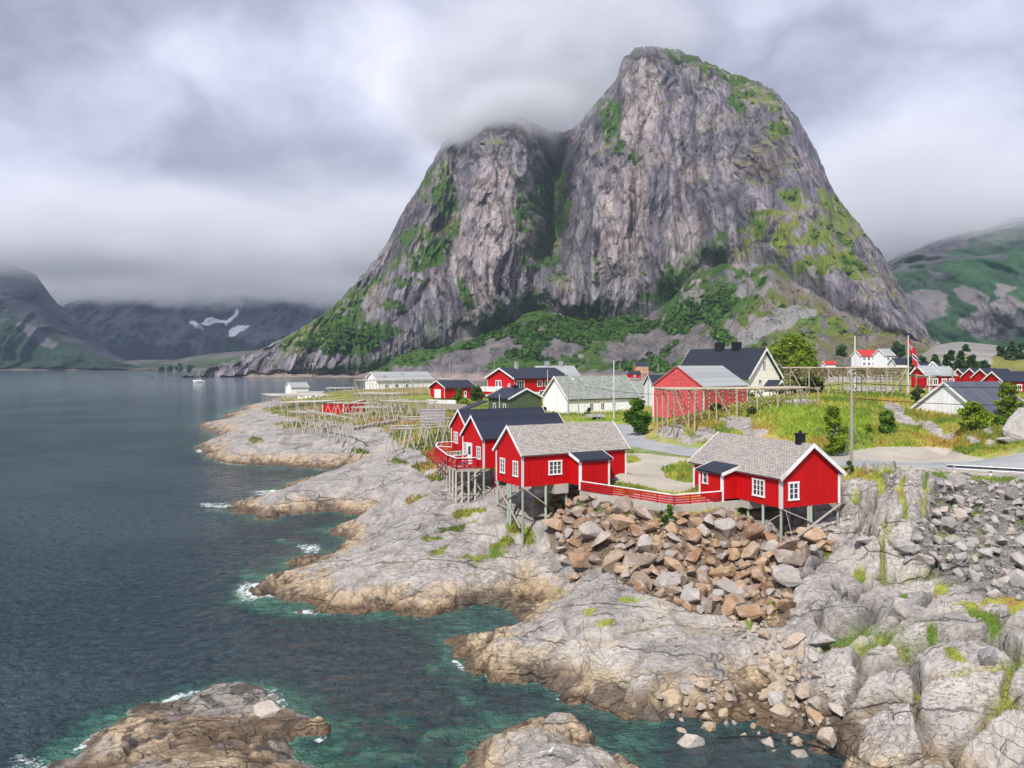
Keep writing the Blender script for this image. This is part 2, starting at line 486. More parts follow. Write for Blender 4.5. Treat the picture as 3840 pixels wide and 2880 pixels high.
M_BLUE = mat_paint('blue_cloth', (0.08, 0.16, 0.42), 4.0, 0.9, 0.02)
M_SKIN = mat_paint('skin', (0.60, 0.35, 0.25), 4.0, 0.6, 0.0)
M_HAIR = mat_paint('brown_hair', (0.10, 0.05, 0.03), 4.0, 0.7, 0.0)
M_WHITE_GLOSS = mat_paint('white_lacquer', (0.80, 0.80, 0.80), 6.0, 0.25, 0.02, (0.6, 0.6, 0.6), spec=0.5)

def make_glass():
    m, w = new_mat('window_glass')
    pos = w.add('ShaderNodeTexCoord').outputs['Object']
    n = w.noise(pos, 1.7, 2, 0.5)
    c = w.ramp(n, [(0.35, (0.02, 0.022, 0.03)), (0.7, (0.10, 0.09, 0.09))])
    finish(w, w.add('ShaderNodeBsdfPrincipled', {'Base Color': c, 'Roughness': 0.06, 'Specular IOR Level': 0.6}))
    return m
M_GLASS = make_glass()

def make_slate(name, base, accent, size):
    m, w = new_mat(name)
    uv = w.add('ShaderNodeUVMap').outputs[0]
    wob = w.noise(uv, 1.3, 3, 0.5, out='Color')
    uvw = w.vmath('ADD', uv, w.vmath('MULTIPLY', w.vmath('SUBTRACT', wob, (0.5, 0.5, 0.5)), (0.16, 0.10, 0)))
    sp = w.add('ShaderNodeSeparateXYZ', {0: uvw})
    row = w.math('DIVIDE', sp.outputs[1], size*0.62)
    ri = w.math('FLOOR', row); rf = w.math('FRACT', row)
    colx = w.math('ADD', w.math('DIVIDE', sp.outputs[0], size), w.math('MULTIPLY', ri, 0.5))
    ci = w.math('FLOOR', colx); cf = w.math('FRACT', colx)
    # rounded lower edge of each slate
    cx = w.math('ABSOLUTE', w.math('SUBTRACT', cf, 0.5))
    lower = w.math('SUBTRACT', rf, w.math('MULTIPLY', w.math('POWER', cx, 2.0), 1.6))
    idv = w.add('ShaderNodeCombineXYZ', {0: ci, 1: ri}).outputs[0]
    wn = w.add('ShaderNodeTexWhiteNoise', {'Vector': idv}, noise_dimensions='2D')
    edge = w.mr(lower, -0.05, 0.16, 0.0, 1.0)
    side = w.mr(cx, 0.43, 0.5, 1.0, 0.25)
    n = w.noise(uv, 14.0, 5, 0.7)
    base_c = w.ramp(wn.outputs['Value'], [(0.0, tuple(x*0.78 for x in base)), (0.45, base), (0.85, tuple(min(1, x*1.16) for x in base)), (1.0, accent)])
    moss = w.noise(uv, 0.9, 5, 0.65)
    base_c = w.mix(w.mr(moss, 0.50, 0.75, 0.0, 0.45), base_c, (*accent, 1))
    tone = w.math('MULTIPLY', w.math('ADD', 0.35, w.math('MULTIPLY', edge, 0.65)), w.math('ADD', 0.4, w.math('MULTIPLY', side, 0.6)))
    tone = w.math('MULTIPLY', tone, w.mr(n, 0.2, 0.8, 0.75, 1.25))
    c = w.add('ShaderNodeVectorMath', {0: base_c}, operation='SCALE'); w.set(c, 'Scale', tone)
    h = w.math('ADD', w.math('MULTIPLY', w.math('SUBTRACT', 1.0, rf), 1.0), w.math('MULTIPLY', wn.outputs['Value'], 0.7))
    h = w.math('ADD', h, w.math('MULTIPLY', n, 0.3))
    finish(w, w.add('ShaderNodeBsdfPrincipled', {'Base Color': c.outputs[0], 'Roughness': 0.75, 'Specular IOR Level': 0.3,
                                                 'Normal': bump(w, h, 0.9, 0.035)}))
    return m
M_SLATE = make_slate('natural_slate_roof', (0.365, 0.338, 0.310), (0.42, 0.345, 0.26), 0.26)
M_SLATE_GREEN = make_slate('grey_green_slate_roof', (0.29, 0.31, 0.285), (0.40, 0.42, 0.36), 0.55)

def make_rock_obj(name, ramp, spread=0.25):
    """loose boulders: one colour each from the object's random number, veined and worn"""
    m, w = new_mat(name)
    oi = w.add('ShaderNodeObjectInfo')
    tc = w.add('ShaderNodeTexCoord').outputs['Object']
    p = w.vmath('ADD', tc, w.add('ShaderNodeCombineXYZ', {0: w.math('MULTIPLY', oi.outputs['Random'], 50.0)}).outputs[0])
    c = w.ramp(oi.outputs['Random'], ramp)
    n1 = w.noise(p, 1.4, 5, 0.6, 0.4)
    n2 = w.noise(p, 6.0, 6, 0.7)
    c = w.mix(w.mr(n1, 0.42, 0.66, 0.0, 0.55), c, (0.47, 0.41, 0.36, 1))
    c = w.mix(w.mr(n1, 0.36, 0.22, 0.0, 0.5), c, (0.16, 0.085, 0.045, 1)) if 'brown' in name else c
    c2 = w.vmath('SCALE', c, None); w.set(c2.node, 'Scale', w.mr(n2, 0.2, 0.8, 0.7, 1.25))
    finish(w, w.add('ShaderNodeBsdfPrincipled', {'Base Color': c2, 'Roughness': 0.85, 'Specular IOR Level': 0.25,
                                                 'Normal': bump(w, w.math('ADD', n1, w.math('MULTIPLY', n2, 0.5)), 0.7, 0.12)}))
    return m
M_BOULDER_BROWN = make_rock_obj('brown_quarry_rock', [(0.0, (0.26, 0.145, 0.085)), (0.2, (0.35, 0.215, 0.125)), (0.4, (0.24, 0.205, 0.18)),
                                 (0.6, (0.42, 0.28, 0.155)), (0.75, (0.30, 0.19, 0.12)), (0.84, (0.38, 0.35, 0.33)), (0.94, (0.34, 0.31, 0.29)), (1.0, (0.30, 0.13, 0.07))])
M_BOULDER_GREY = make_rock_obj('grey_quarry_rock', [(0.0, (0.27, 0.26, 0.26)), (0.4, (0.35, 0.335, 0.325)), (0.8, (0.42, 0.40, 0.385)), (1.0, (0.45, 0.37, 0.32))])
M_BOULDER_TAN = make_rock_obj('tan_shore_rock', [(0.0, (0.36, 0.32, 0.28)), (0.4, (0.47, 0.36, 0.24)), (0.7, (0.45, 0.42, 0.40)), (1.0, (0.42, 0.29, 0.16))])

def make_leaf(name, dark, light, trans=0.25):
    m, w = new_mat(name)
    c = w.add('ShaderNodeAttribute', attribute_name='col').outputs['Fac']
    g = w.add('ShaderNodeNewGeometry').outputs['Position']
    n = w.noise(g, 0.9, 3, 0.6)
    f = w.math('ADD', w.math('MULTIPLY', c, 0.75), w.math('MULTIPLY', w.math('SUBTRACT', n, 0.5), 0.7), clamp=True)
    cc = w.mix(f, (*dark, 1), (*light, 1))
    d = w.add('ShaderNodeBsdfPrincipled', {'Base Color': cc, 'Roughness': 0.6, 'Specular IOR Level': 0.2})
    t = w.add('ShaderNodeBsdfTranslucent', {'Color': cc})
    mx = w.add('ShaderNodeMixShader', {0: trans, 1: d.outputs[0], 2: t.outputs[0]})
    finish(w, mx)
    return m
M_LEAF = make_leaf('green_leaves', (0.04, 0.105, 0.014), (0.22, 0.38, 0.045))
M_LEAF_YELLOW = make_leaf('yellow_green_leaves', (0.10, 0.17, 0.012), (0.36, 0.46, 0.04))
M_LEAF_DARK = make_leaf('dark_conifer_needles', (0.018, 0.045, 0.018), (0.08, 0.15, 0.05), 0.15)
M_LEAF_DULL = make_leaf('dull_green_leaves', (0.04, 0.07, 0.02), (0.15, 0.21, 0.06))
def make_grass():
    m, w = new_mat('grass_blades')
    c = w.add('ShaderNodeAttribute', attribute_name='col').outputs['Color']
    d = w.add('ShaderNodeBsdfPrincipled', {'Base Color': c, 'Roughness': 0.7, 'Specular IOR Level': 0.15})
    t = w.add('ShaderNodeBsdfTranslucent', {'Color': c})
    finish(w, w.add('ShaderNodeMixShader', {0: 0.3, 1: d.outputs[0], 2: t.outputs[0]}))
    return m
M_GRASS = make_grass()
def make_plain_noise(name, a, b, scale, bstr, bdist, rough=0.9):
    m, w = new_mat(name)
    g = w.add('ShaderNodeNewGeometry').outputs['Position']
    n = w.noise(g, scale, 6, 0.65, 0.3); n2 = w.noise(g, scale*14, 4, 0.7)
    f = w.math('ADD', w.math('MULTIPLY', n, 0.8), w.math('MULTIPLY', n2, 0.35))
    c = w.ramp(f, [(0.38, a), (0.75, b)])
    finish(w, w.add('ShaderNodeBsdfPrincipled', {'Base Color': c, 'Roughness': rough, 'Specular IOR Level': 0.2, 'Normal': bump(w, f, bstr, bdist)}))
    return m
M_ASPHALT = make_plain_noise('worn_grey_asphalt', (0.26, 0.27, 0.285), (0.38, 0.385, 0.39), 0.35, 0.25, 0.03)
M_GRAVEL = make_plain_noise('sandy_gravel', (0.30, 0.28, 0.25), (0.52, 0.46, 0.38), 0.22, 0.5, 0.05)
M_SNOW = make_plain_noise('old_snow', (0.62, 0.64, 0.70), (0.80, 0.82, 0.86), 0.01, 0.3, 2.0)

def make_water():
    m, w = new_mat('sea_water')
    g = w.add('ShaderNodeNewGeometry').outputs['Position']
    dep = w.add('ShaderNodeAttribute', attribute_name='depth').outputs['Fac']
    foam = w.add('ShaderNodeAttribute', attribute_name='foam').outputs['Fac']
    g2 = w.vmath('MULTIPLY', g, (0.85, 1.0, 1.0))
    dist = w.vmath('LENGTH', w.vmath('MULTIPLY', g, (1, 1, 0)))
    a = w.noise(g2, 1.6, 5, 0.60, 0.5)
    b_ = w.noise(g2, 0.55, 5, 0.6, 0.3)
    c_ = w.noise(g2, 0.03, 4, 0.5, 0.3)
    h = w.math('ADD', w.math('MULTIPLY', a, 1.5), w.math('MULTIPLY', b_, 1.1))
    bstr = w.mr(dist, 30, 600, 1.0, 0.22, False)
    nrm = w.add('ShaderNodeBump', {'Height': h, 'Strength': bstr, 'Distance': 1.15}).outputs[0]
    patch = w.noise(g, 0.16, 5, 0.6, 0.8)
    dd = w.math('ADD', dep, w.math('MULTIPLY', w.math('SUBTRACT', patch, 0.5), 2.6))
    body = w.ramp(w.math('DIVIDE', dd, 4.0), [(0.0, (0.24, 0.32, 0.21)), (0.20, (0.075, 0.225, 0.165)), (0.40, (0.030, 0.105, 0.092)),
                                             (0.66, (0.026, 0.056, 0.068)), (1.0, (0.032, 0.058, 0.076))])
    body = w.mix(w.mr(c_, 0.40, 0.62, 0.0, 0.6), body, (0.075, 0.11, 0.13, 1))
    deep = w.add('ShaderNodeBsdfPrincipled', {'Base Color': body, 'Roughness': 0.06, 'IOR': 1.33, 'Normal': nrm})
    clear_t = w.add('ShaderNodeBsdfTransparent', {'Color': (0.55, 0.80, 0.70, 1)})
    gl = w.add('ShaderNodeBsdfGlossy', {'Roughness': 0.08, 'Normal': nrm})
    fr = w.add('ShaderNodeFresnel', {'IOR': 1.33, 'Normal': nrm})
    clear = w.add('ShaderNodeMixShader', {0: fr.outputs[0], 1: clear_t.outputs[0], 2: gl.outputs[0]})
    ft = w.mr(dd, 0.0, 0.8, 0.65, 0.0)
    mx = w.add('ShaderNodeMixShader', {0: ft, 1: deep.outputs[0], 2: clear.outputs[0]})
    fn = w.noise(g, 1.5, 6, 0.72, 2.0); fn2 = w.noise(g, 0.5, 3, 0.6)
    fo = w.math('MULTIPLY', foam, w.math('ADD', 0.35, fn2))
    ff = w.mr(w.math('ADD', fo, w.math('MULTIPLY', w.math('SUBTRACT', fn, 0.5), 2.6)), 0.50, 0.95, 0.0, 0.85)
    fd = w.add('ShaderNodeBsdfDiffuse', {'Color': (0.75, 0.80, 0.82, 1)})
    m2 = w.add('ShaderNodeMixShader', {0: ff, 1: mx.outputs[0], 2: fd.outputs[0]})
    finish(w, m2)
    return m
M_WATER = make_water()
# ------------------------------------------------------------------ near land: control points (pixel, pixel, height)
LAND = [
 # cabin plateau, court, road line
 (523,533,3.7),(499,505,5.2),(510,512,5.0),(542,507,5.6),(487,496,4.8),(461,502,4.2),(440,481,5.4),(475,485,5.2),(580,492,6.0),(560,495,5.8),
 (600,489,6.3),(640,500,6.2),(674,510,6.1),(700,508,6.2),(722,503,6.5),(745,509,6.0),(762,528,5.2),(781,555,3.8),(800,545,4.2),(835,532,4.8),
 (628,470,6.85),(650,460,6.85),(690,470,6.85),(690,488,6.85),(650,485,6.85),(610,484,6.8),(700,460,6.85),(740,470,6.9),
 (545,424,6.3),(590,423.5,6.4),(618,427,6.5),(622,434,6.6),(632,442,6.7),(660,447.5,6.8),(693,453.5,6.85),(740,457,6.9),(800,461,7.1),(860,463,7.2),
 (920,465,7.3),(980,466,7.3),(1045,467,7.3),(860,452,7.4),(910,448,7.5),(950,449,7.6),(830,466,7.0),
 # rip-rap slope
 (560,510,5.1),(600,520,4.8),(640,530,4.7),(690,535,4.6),(740,540,4.2),(590,545,3.9),(640,560,3.4),(700,570,3.1),(650,590,2.6),(720,600,2.5),
 (760,590,2.7),(770,610,2.3),(560,560,3.0),(552,575,2.2),(575,555,3.2),
 # bluff behind the right cabin and the grey rock slope
 (845,480,7.4),(870,470,8.3),(910,466,8.6),(935,476,8.2),(850,500,6.6),(880,500,7.4),(920,500,7.2),(855,530,4.9),(890,530,5.8),(925,530,5.6),
 (870,560,3.9),(895,575,3.3),(920,560,4.2),(955,478,7.1),(1000,480,7.0),(1045,480,7.0),(950,510,5.7),(1000,510,5.8),(1045,510,5.8),
 (940,545,4.3),(1000,545,4.5),(1045,545,4.6),(900,600,3.0),(950,590,3.4),(1010,590,3.6),(1050,590,3.8),
 # right foreground rocks
 (800,580,3.6),(830,570,4.0),(850,600,3.3),(820,620,3.0),(800,650,2.3),(860,650,3.2),(900,640,3.4),(950,640,3.7),(1010,640,3.9),(1060,640,4.1),
 (850,690,2.3),(900,700,2.7),(950,690,3.6),(1010,690,4.1),(1060,700,4.5),(860,730,1.3),(900,745,1.6),(850,765,0.6),(900,772,0.8),(940,765,0.9),
 (960,730,3.0),(1000,740,3.2),(975,780,0.9),(1020,780,2.4),(1060,780,3.6),(1040,740,3.7),(835,720,1.2),(838,745,0.3),
 # middle slab under the rip-rap
 (540,615,1.2),(560,600,1.9),(600,600,2.5),(620,580,2.9),(520,630,1.2),(580,620,2.5),(640,610,2.6),(480,640,0.9),(500,650,1.5),(560,650,2.2),
 (620,650,2.4),(680,640,2.2),(540,672,0.9),(600,672,1.9),(650,670,2.0),(700,670,1.8),(590,700,0.7),(640,700,1.3),(700,695,1.0),(740,660,1.4),
 (760,640,1.8),(780,670,0.9),(755,690,0.35),(720,640,2.1),
 # second slab
 (275,588,0.5),(300,580,1.1),(340,580,2.0),(400,580,2.4),(450,580,2.4),(500,575,2.6),(520,560,3.0),(350,600,0.9),(420,600,1.0),(480,592,1.5),
 (530,585,1.7),(350,555,1.9),(400,550,3.0),(450,545,3.5),(490,540,3.7),(380,530,2.3),(420,520,3.6),(460,520,4.0),(430,500,4.5),(400,505,3.4),
 (360,532,1.0),(330,562,0.8),(520,600,0.7),(310,603,0.4),
 # third, narrow slab with the dark tip
 (240,508,0.35),(270,510,0.8),(300,500,2.0),(330,485,3.1),(320,500,2.2),(360,490,3.6),(390,475,4.3),(415,465,4.6),(430,478,5.2),(380,510,2.6),(350,505,2.2),(400,490,4.2),
 (300,508,1.0),(345,476,2.6),
 # headland with the drying racks
 (212,450,0.6),(225,435,2.3),(245,445,2.6),(260,455,1.4),(300,450,2.2),(350,455,1.5),(320,463,0.6),(270,462,0.5),(250,430,3.6),(280,425,4.4),(320,430,4.4),
 (360,438,3.9),(390,450,4.6),(240,418,2.6),(270,408,3.6),(300,404,4.3),(340,415,4.8),(380,425,5.0),(420,440,5.2),(440,455,5.3),(470,440,6.0),
 (380,398,5.6),(430,398,6.0),(330,400,4.8),(400,410,5.5),(450,405,6.2),(460,392,6.2),(500,410,6.3),(540,410,6.4),(480,420,6.2),(570,416,6.3),
 (360,389,5.0),(430,387,6.0),(500,392,6.3),(620,395,6.4),(300,396,4.2),(620,410,6.5),(580,400,6.4),
 # hillock with the red barn, grass bank above the road
 (650,437,7.0),(655,424,7.6),(670,440,7.2),(690,446,7.1),(740,452,7.2),(680,420,9.0),(720,432,8.4),(720,418,9.8),(760,436,9.0),(760,418,10.2),
 (800,440,8.6),(800,415,10.6),(840,448,7.6),(840,425,9.6),(880,440,8.0),(880,415,10.3),(840,400,11.8),(880,395,12.0),(920,425,9.4),(920,405,11.0),
 (960,440,8.6),(960,420,10.2),(1000,445,8.6),(1000,430,10.0),(1040,450,8.6),(1040,425,10.0),(930,395,11.6),(700,405,9.6),(760,400,10.2),(800,395,11.6),
 (1000,455,8.0),(640,420,7.0),
]
# (pixel, pixel at sea level, height): sea bed and waterline
SEA = [(252,588,0),(300,612,0),(400,613,0),(480,607,0),(540,596,0),(300,560,0),(335,530,0),(345,514,0),(365,519,-0.1),
 (218,509,0),(250,515,0),(285,517,0),(330,513,0),(300,482,0.3),(380,467,0.2),
 (202,444,0),(208,458,0),(262,468,0),(330,469,0),(225,420,0),(240,410,0),(270,399,0),(290,394,0),
 (449,640,0),(452,655,0),(475,673,0),(515,686,0),(560,705,0),(600,715,0),(645,726,0),(690,722,0),(500,613,0),(530,603,0),
 (700,735,-0.3),(760,735,-0.2),(800,745,-0.3),(835,760,-0.3),(660,745,-0.5),(700,765,-0.5),(780,775,-0.4),(830,785,-0.3),
 # open sea
 (-60,768,-4),(0,650,-5),(100,650,-5),(200,650,-4),(-60,560,-6),(100,560,-6),(200,560,-4),(-60,460,-7),(80,460,-7),(170,460,-5),(150,520,-5),
 (-60,400,-8),(100,400,-8),(200,400,-7),(250,392,-5),(350,381,-5),(450,378,-6),(550,378,-6),(620,379,-4),(240,540,-3),(290,540,-2),(310,520,-2),
 (190,500,-4),(260,480,-2),(330,474,-0.4),(170,440,-4),(230,590,-2),(240,620,-3),(300,640,-2.6),(400,650,-3.2),(360,622,-1.2),(430,620,-1.0),(490,622,-1.6),
 (430,640,-1.8),(420,665,-1.6),(440,690,-2.0),(380,680,-3.2),(300,670,-3),(480,690,-1.6),(520,705,-1.7),(570,725,-1.8),(610,740,-1.3),(650,755,-1.0),
 (240,668,-1.5),(300,680,-1.2),(330,700,-1.1),(370,700,-1.6),(320,740,-0.8),(350,765,-1.0),(400,745,-1.1),(430,765,-0.9),(410,710,-2.2),(450,720,-1.2),
 # skerry at the lower left
 (52,768,0),(90,735,0),(140,708,0),(215,690,0.05),(270,688,-0.1),(310,710,-0.25),(320,735,-0.25),(310,765,-0.1),(60,740,-1.2),(120,700,-1.3),(20,768,-1.2)]
SKERRY = [(120,745,0.45),(170,730,0.5),(200,755,0.6),(150,770,0.5),(240,735,0.45),(250,765,0.55),(90,760,0.3),(190,712,0.2),(240,705,0.25),(280,745,0.25),
 # rock at the bottom centre
 (545,714,1.9),(515,728,1.4),(575,727,1.7),(545,740,2.0),(540,768,2.0),(600,744,1.2),(620,752,1.1),(640,765,0.6),(595,770,1.6),(480,748,0.6),(466,768,0.45),(500,768,1.2),(565,768,2.0)]
def _ctrl():
    """first guesses of the heights are relaxed along their rays until no slope between neighbours is too steep"""
    L = [list(c) for c in LAND + SKERRY]
    S = [list(c) for c in SEA]
    n = len(L)
    px = np.array([c[0] for c in L + S], float); py = np.array([c[1] for c in L + S], float); z = np.array([c[2] for c in L + S], float)
    land_ = np.arange(len(z)) < n
    lim = np.where((px > 835) & (py < 610) & (py > 460), 1.15, 0.62)
    lim = np.where((px > 540) & (px < 800) & (py > 480) & (py < 600), 0.95, lim)
    for it in range(600):
        d = (CAM_H - np.where(land_, z, 0))*FPX/(py-HOR)
        x = (px-512)*d/FPX
        D = np.hypot(x[:, None]-x[None], d[:, None]-d[None]) + 0.15
        over = (z[:, None]-z[None]) - np.minimum(lim[:, None], lim[None])*D
        over[D > 12] = 0
        worst = over.max(1)
        dz = np.where(worst > 0.02, -np.minimum(worst*0.25, 0.08), 0)*land_
        up_ = np.where(over.max(0) > 0.02, np.minimum(over.max(0)*0.25, 0.08), 0)*(z < -0.25)
        if np.abs(dz).max() < 1e-4 and np.abs(up_).max() < 1e-4: break
        z = z + dz + up_
    P = []
    for a, b, c, l in zip(px, py, z, land_):
        p = on(a, b, c if l else 0.0); P.append(Vector((p.x, p.y, c)))
    for x, y, z in [(-14, 19, -1), (-5, 19, -0.5), (4, 19, 0.5), (10, 19, 1.5), (20, 19, 4), (75, 470, -4), (-140, 470, -6), (0, 470, -6), (120, 470, 5),
                    (300, 470, 12), (95, 300, 8), (150, 300, 10), (230, 400, 12), (60, 200, 8.0), (45, 160, 8.5), (90, 160, 9), (160, 220, 11), (105, 130, 10),
                    (60, 260, 7), (40, 400, 1)]:
        P.append(Vector((x, y, z)))
    return np.array([tuple(p) for p in P], np.float64)
_C = _ctrl()
def _uvw(x, y): return np.stack([x / y * 6.0, np.log(y) * 6.0], -1)
_CU = _uvw(_C[:, 0], _C[:, 1])
_K = np.sqrt(((_CU[:, None] - _CU[None])**2).sum(-1) + 0.004)
_W = np.linalg.solve(_K + np.eye(len(_C))*0.02, _C[:, 2] - 2.0)
def base_h(x, y):
    sh = x.shape
    q = _uvw(x.ravel(), y.ravel())
    out = np.empty(len(q))
    for i in range(0, len(q), 60000):
        b = q[i:i+60000]
        out[i:i+60000] = np.sqrt(((b[:, None] - _CU[None])**2).sum(-1) + 0.004) @ _W
    return out.reshape(sh) + 2.0
def ground(x, y):
    return float(base_h(np.array([float(x)]), np.array([float(y)]))[0])

ROAD = [tuple(on(*c)) for c in [(500,424,6.3),(545,424,6.3),(590,423.5,6.4),(618,427,6.5),(622,434,6.6),(632,442,6.7),(660,447.5,6.8),(693,453.5,6.85),(740,457,6.9),
        (800,461,7.1),(860,463,7.2),(920,465,7.3),(980,466,7.3),(1080,467,7.3)]]
def poly_dist(X, Y, pts):
    D = np.full(X.shape, 1e9)
    for a, b in zip(pts[:-1], pts[1:]):
        ax, ay = a[0], a[1]; dx, dy = b[0]-ax, b[1]-ay
        t = np.clip(((X-ax)*dx + (Y-ay)*dy)/(dx*dx+dy*dy), 0, 1)
        D = np.minimum(D, np.hypot(X-ax-t*dx, Y-ay-t*dy))
    return D
def ell(PX, PY, lst):
    m = np.zeros(PX.shape)
    for cx, cy, rx, ry, *r in lst:
        a = math.radians(r[0]) if r else 0.0
        dx = PX-cx; dy = PY-cy
        u = (dx*math.cos(a) + dy*math.sin(a))/rx; v = (-dx*math.sin(a) + dy*math.cos(a))/ry
        m = np.maximum(m, 1.35 - np.sqrt(u*u + v*v))
    return m
def in_poly(PX, PY, poly):
    r = np.zeros(PX.shape, bool)
    n = len(poly)
    for i in range(n):
        x1, y1 = poly[i]; x2, y2 = poly[(i+1) % n]
        c = ((y1 > PY) != (y2 > PY)) & (PX < (x2-x1)*(PY-y1)/(y2-y1+1e-12) + x1)
        r ^= c
    return r

BERM = [(5.6, 61.0), (11.57, 54.7), (15.6, 56.2), (16.2, 55.6)]
NC, NR = 1000, 900
_px = np.linspace(-70, 1105, NC)
_d = 19.0 * (455.0/19.0) ** (np.linspace(0, 1, NR))
GX = (_px[None, :] - 512)/FPX * _d[:, None]
GY = np.repeat(_d[:, None], NC, 1)
HB = base_h(GX, GY)
HB = np.maximum(HB, np.where(GY < 63, 6.42 - 0.85*poly_dist(GX, GY, BERM), -99))
PX = np.repeat(_px[None, :], NR, 0)
PY = HOR + (CAM_H - HB)*FPX/GY
wx = fbm(GX*0.35, GY*0.35, HB*0+3, 3); wx2 = fbm(GX*1.4, GY*1.4, HB*0+9, 3)
road_d = poly_dist(GX, GY, ROAD)
m_road = sstep(road_d + wx2*0.25, 2.45, 2.25)
near_road = sstep(road_d, 5.5, 2.4)
GRAVEL = [(626,453),(640,453),(690,459),(700,462),(699,470),(700,482),(694,490),(678,494),(660,492),(640,486),(612,483),(600,470),(612,455)]
SAND = [(820,460),(832,455),(868,448),(925,445.5),(948,447),(960,453),(985,459),(1060,466),(1060,473),(930,473),(820,466)]
def soft_poly(poly, wob):
    return in_poly(PX + wx2*wob, PY + wx*wob*0.6, poly).astype(float)
m_court = np.clip(soft_poly(GRAVEL, 3.0), 0, 1) * (ell(PX + wx*6, PY + wx2*2, [(685,473,22,9,8), (628,460,12,3)]) < 0.35)
m_sand = soft_poly(SAND, 3.0)
m_grav = np.clip(m_court + m_sand, 0, 1) * (HB > 5.5)
# grass: the village ground and the bank above the road, then tufts among the rocks
GRASS_POLY = [(222,402),(262,400),(300,396),(330,386),(1110,380),(1110,468),(960,470),(938,476),(905,466),(868,466),(845,476),(838,470),(700,500),(600,490),(560,480),(480,470),
              (446,470),(428,462),(418,450),(400,446),(385,430),(350,424),(300,420),(262,410)]
m_gr = in_poly(PX + wx*9, PY + wx*5, GRASS_POLY).astype(float) * (HB > 2.8)
ROCKS_IN_GRASS = [(672,432,16,7),(705,434,13,8),(690,440,10,5),(640,438,4,6),(740,425,16,6),(755,433,14,4),(735,419,18,3),(905,420,14,6,20),(930,428,14,6,30),(948,436,8,4),
                  (895,408,12,5,15),(1015,425,12,18),(990,442,7,4),(962,404,10,3),(832,437,6,3),(985,430,8,3),(870,389,30,3),(800,402,18,3),
                  (840,444,7,2),(972,440,10,3,20),(870,458,6,1.5)]
GRASS_PATCH = [(437,478,12,5,-10),(424,466,14,5),(560,503,30,4,5),(620,513,50,3.5,8),(700,510,20,4),(745,511,16,4),(515,528,10,6),(500,545,16,7,-30),(470,512,20,3,-10),
               (480,556,30,3,-8),(440,552,22,3,-15),(417,500,14,3,-20),(398,462,10,3),(360,452,10,3,10),(300,425,30,3),(255,440,8,3),
               (528,536,6,10),(880,490,6,14,-25),(905,505,4,30,-8),(925,495,3,25,8),(870,478,30,8),(915,472,25,6),(893,550,8,8),(855,506,7,9,-30),
               (792,560,6,12),(826,552,7,4),(945,540,18,3),(985,548,12,4),(965,560,30,3),(960,605,22,5),(985,620,26,8,30),(1000,600,24,5),(1020,610,14,12),(930,635,8,6,40),
               (955,655,14,5,40),(940,590,10,5),(905,600,6,8),(750,620,4,10),(756,610,10,5),(772,614,5,7),(860,575,8,4),(560,455,12,3),(1000,480,30,3),(880,640,4,6),
               (630,600,14,2.5),(604,621,12,2,-15),(590,612,10,2,-25),(560,590,6,2),(456,527,26,2.5,-18),(432,538,14,2.5),(474,574,12,1.5),(505,553,4,2)]
gp = sstep(ell(PX + wx2*5 + wx*6, PY + wx*4 + wx2*3, GRASS_PATCH), 0.40, 0.62)
rp = sstep(ell(PX + wx2*3 + wx*6, PY + wx2*2, ROCKS_IN_GRASS), 0.30, 0.48)
m_gr = m_gr * (1 - rp)
m_gr = np.maximum(m_gr, gp)
rough_gr = sstep(wx + 0.6*wx2, 0.42, 0.55)      # bare rock showing through turf on the headland
m_gr *= 1 - rough_gr * (PX < 480) * 0.9
m_flat = np.clip(np.maximum(np.maximum(near_road, m_grav), sstep(GY, 240, 330)), 0, 1)
m_rock = (1 - m_gr) * (1 - m_flat)
m_rock *= 1
# rock relief: folds, joints and blocks
yy = GY; xx = GX
sc_far = np.clip(GY/60.0, 1, 3)
f_big = fbm(xx*0.10, yy*0.10, HB*0.10, 3)
f_mid = fbm(xx*0.33 + f_big, yy*0.33, HB*0.3 + 4, 4)
ang = math.radians(28)
ux = xx*math.cos(ang) + yy*math.sin(ang); uy = -xx*math.sin(ang) + yy*math.cos(ang)
f1, f2, r0, r1 = worley(ux*0.17/np.sqrt(sc_far) + f_mid*0.25, uy*0.36/np.sqrt(sc_far) + f_mid*0.2, HB*0.35)
g1, g2, s0, s1 = worley(ux*0.75 + f_mid*0.4, uy*1.25 + f_mid*0.3, HB*0.9)
low = sstep(HB + wx*0.8, 2.2, 0.3)
rightr = sstep(PX + wx*20, 770, 830) * sstep(PY, 480, 500)
joint = sstep(f2-f1, 0.0, 0.16)
joint_s = sstep(g2-g1, 0.0, 0.22)
fine = fbm(xx*1.7, yy*1.7, HB*1.7, 4)
rid = fbm(ux*0.55, uy*1.5, HB*0.8, 4, ridged=True)
relief = (f_big*0.55 + f_mid*0.38*(1+0.6*rightr) + (joint-1)*(0.26+0.80*rightr) + (r0-0.5)*(0.35+0.5*low+0.45*rightr) * joint
          + (joint_s-1)*(0.05 + 0.20*low + 0.10*rightr) + (s0-0.5)*(0.05 + 0.28*low + 0.1*rightr)*joint_s + fine*0.12 + rid*0.13)
dome = np.sqrt(np.clip(1 - (f1/0.75)**2, 0, 1))
relief += rightr * dome * 0.30
bluff = sstep(ell(PX, PY, [(893, 515, 52, 60)]), 0.30, 0.45)
rib = fbm(xx*0.9 + f_mid*0.5, yy*0.25, HB*0.05, 4, ridged=True)
relief += bluff * (rib*0.85 + 0.1)
relief = relief*(1 - 0.5*sstep(PX, 350, 320)*sstep(PY, 660, 690))
shore_fade = sstep(HB, -1.6, 0.15)
Hn = HB + relief * m_rock * (0.30 + 0.70*shore_fade) * 0.85
Hn += m_gr * (1-m_flat) * (fbm(xx*0.5, yy*0.5, 0*xx+2, 4)*0.35 + fine*0.10)
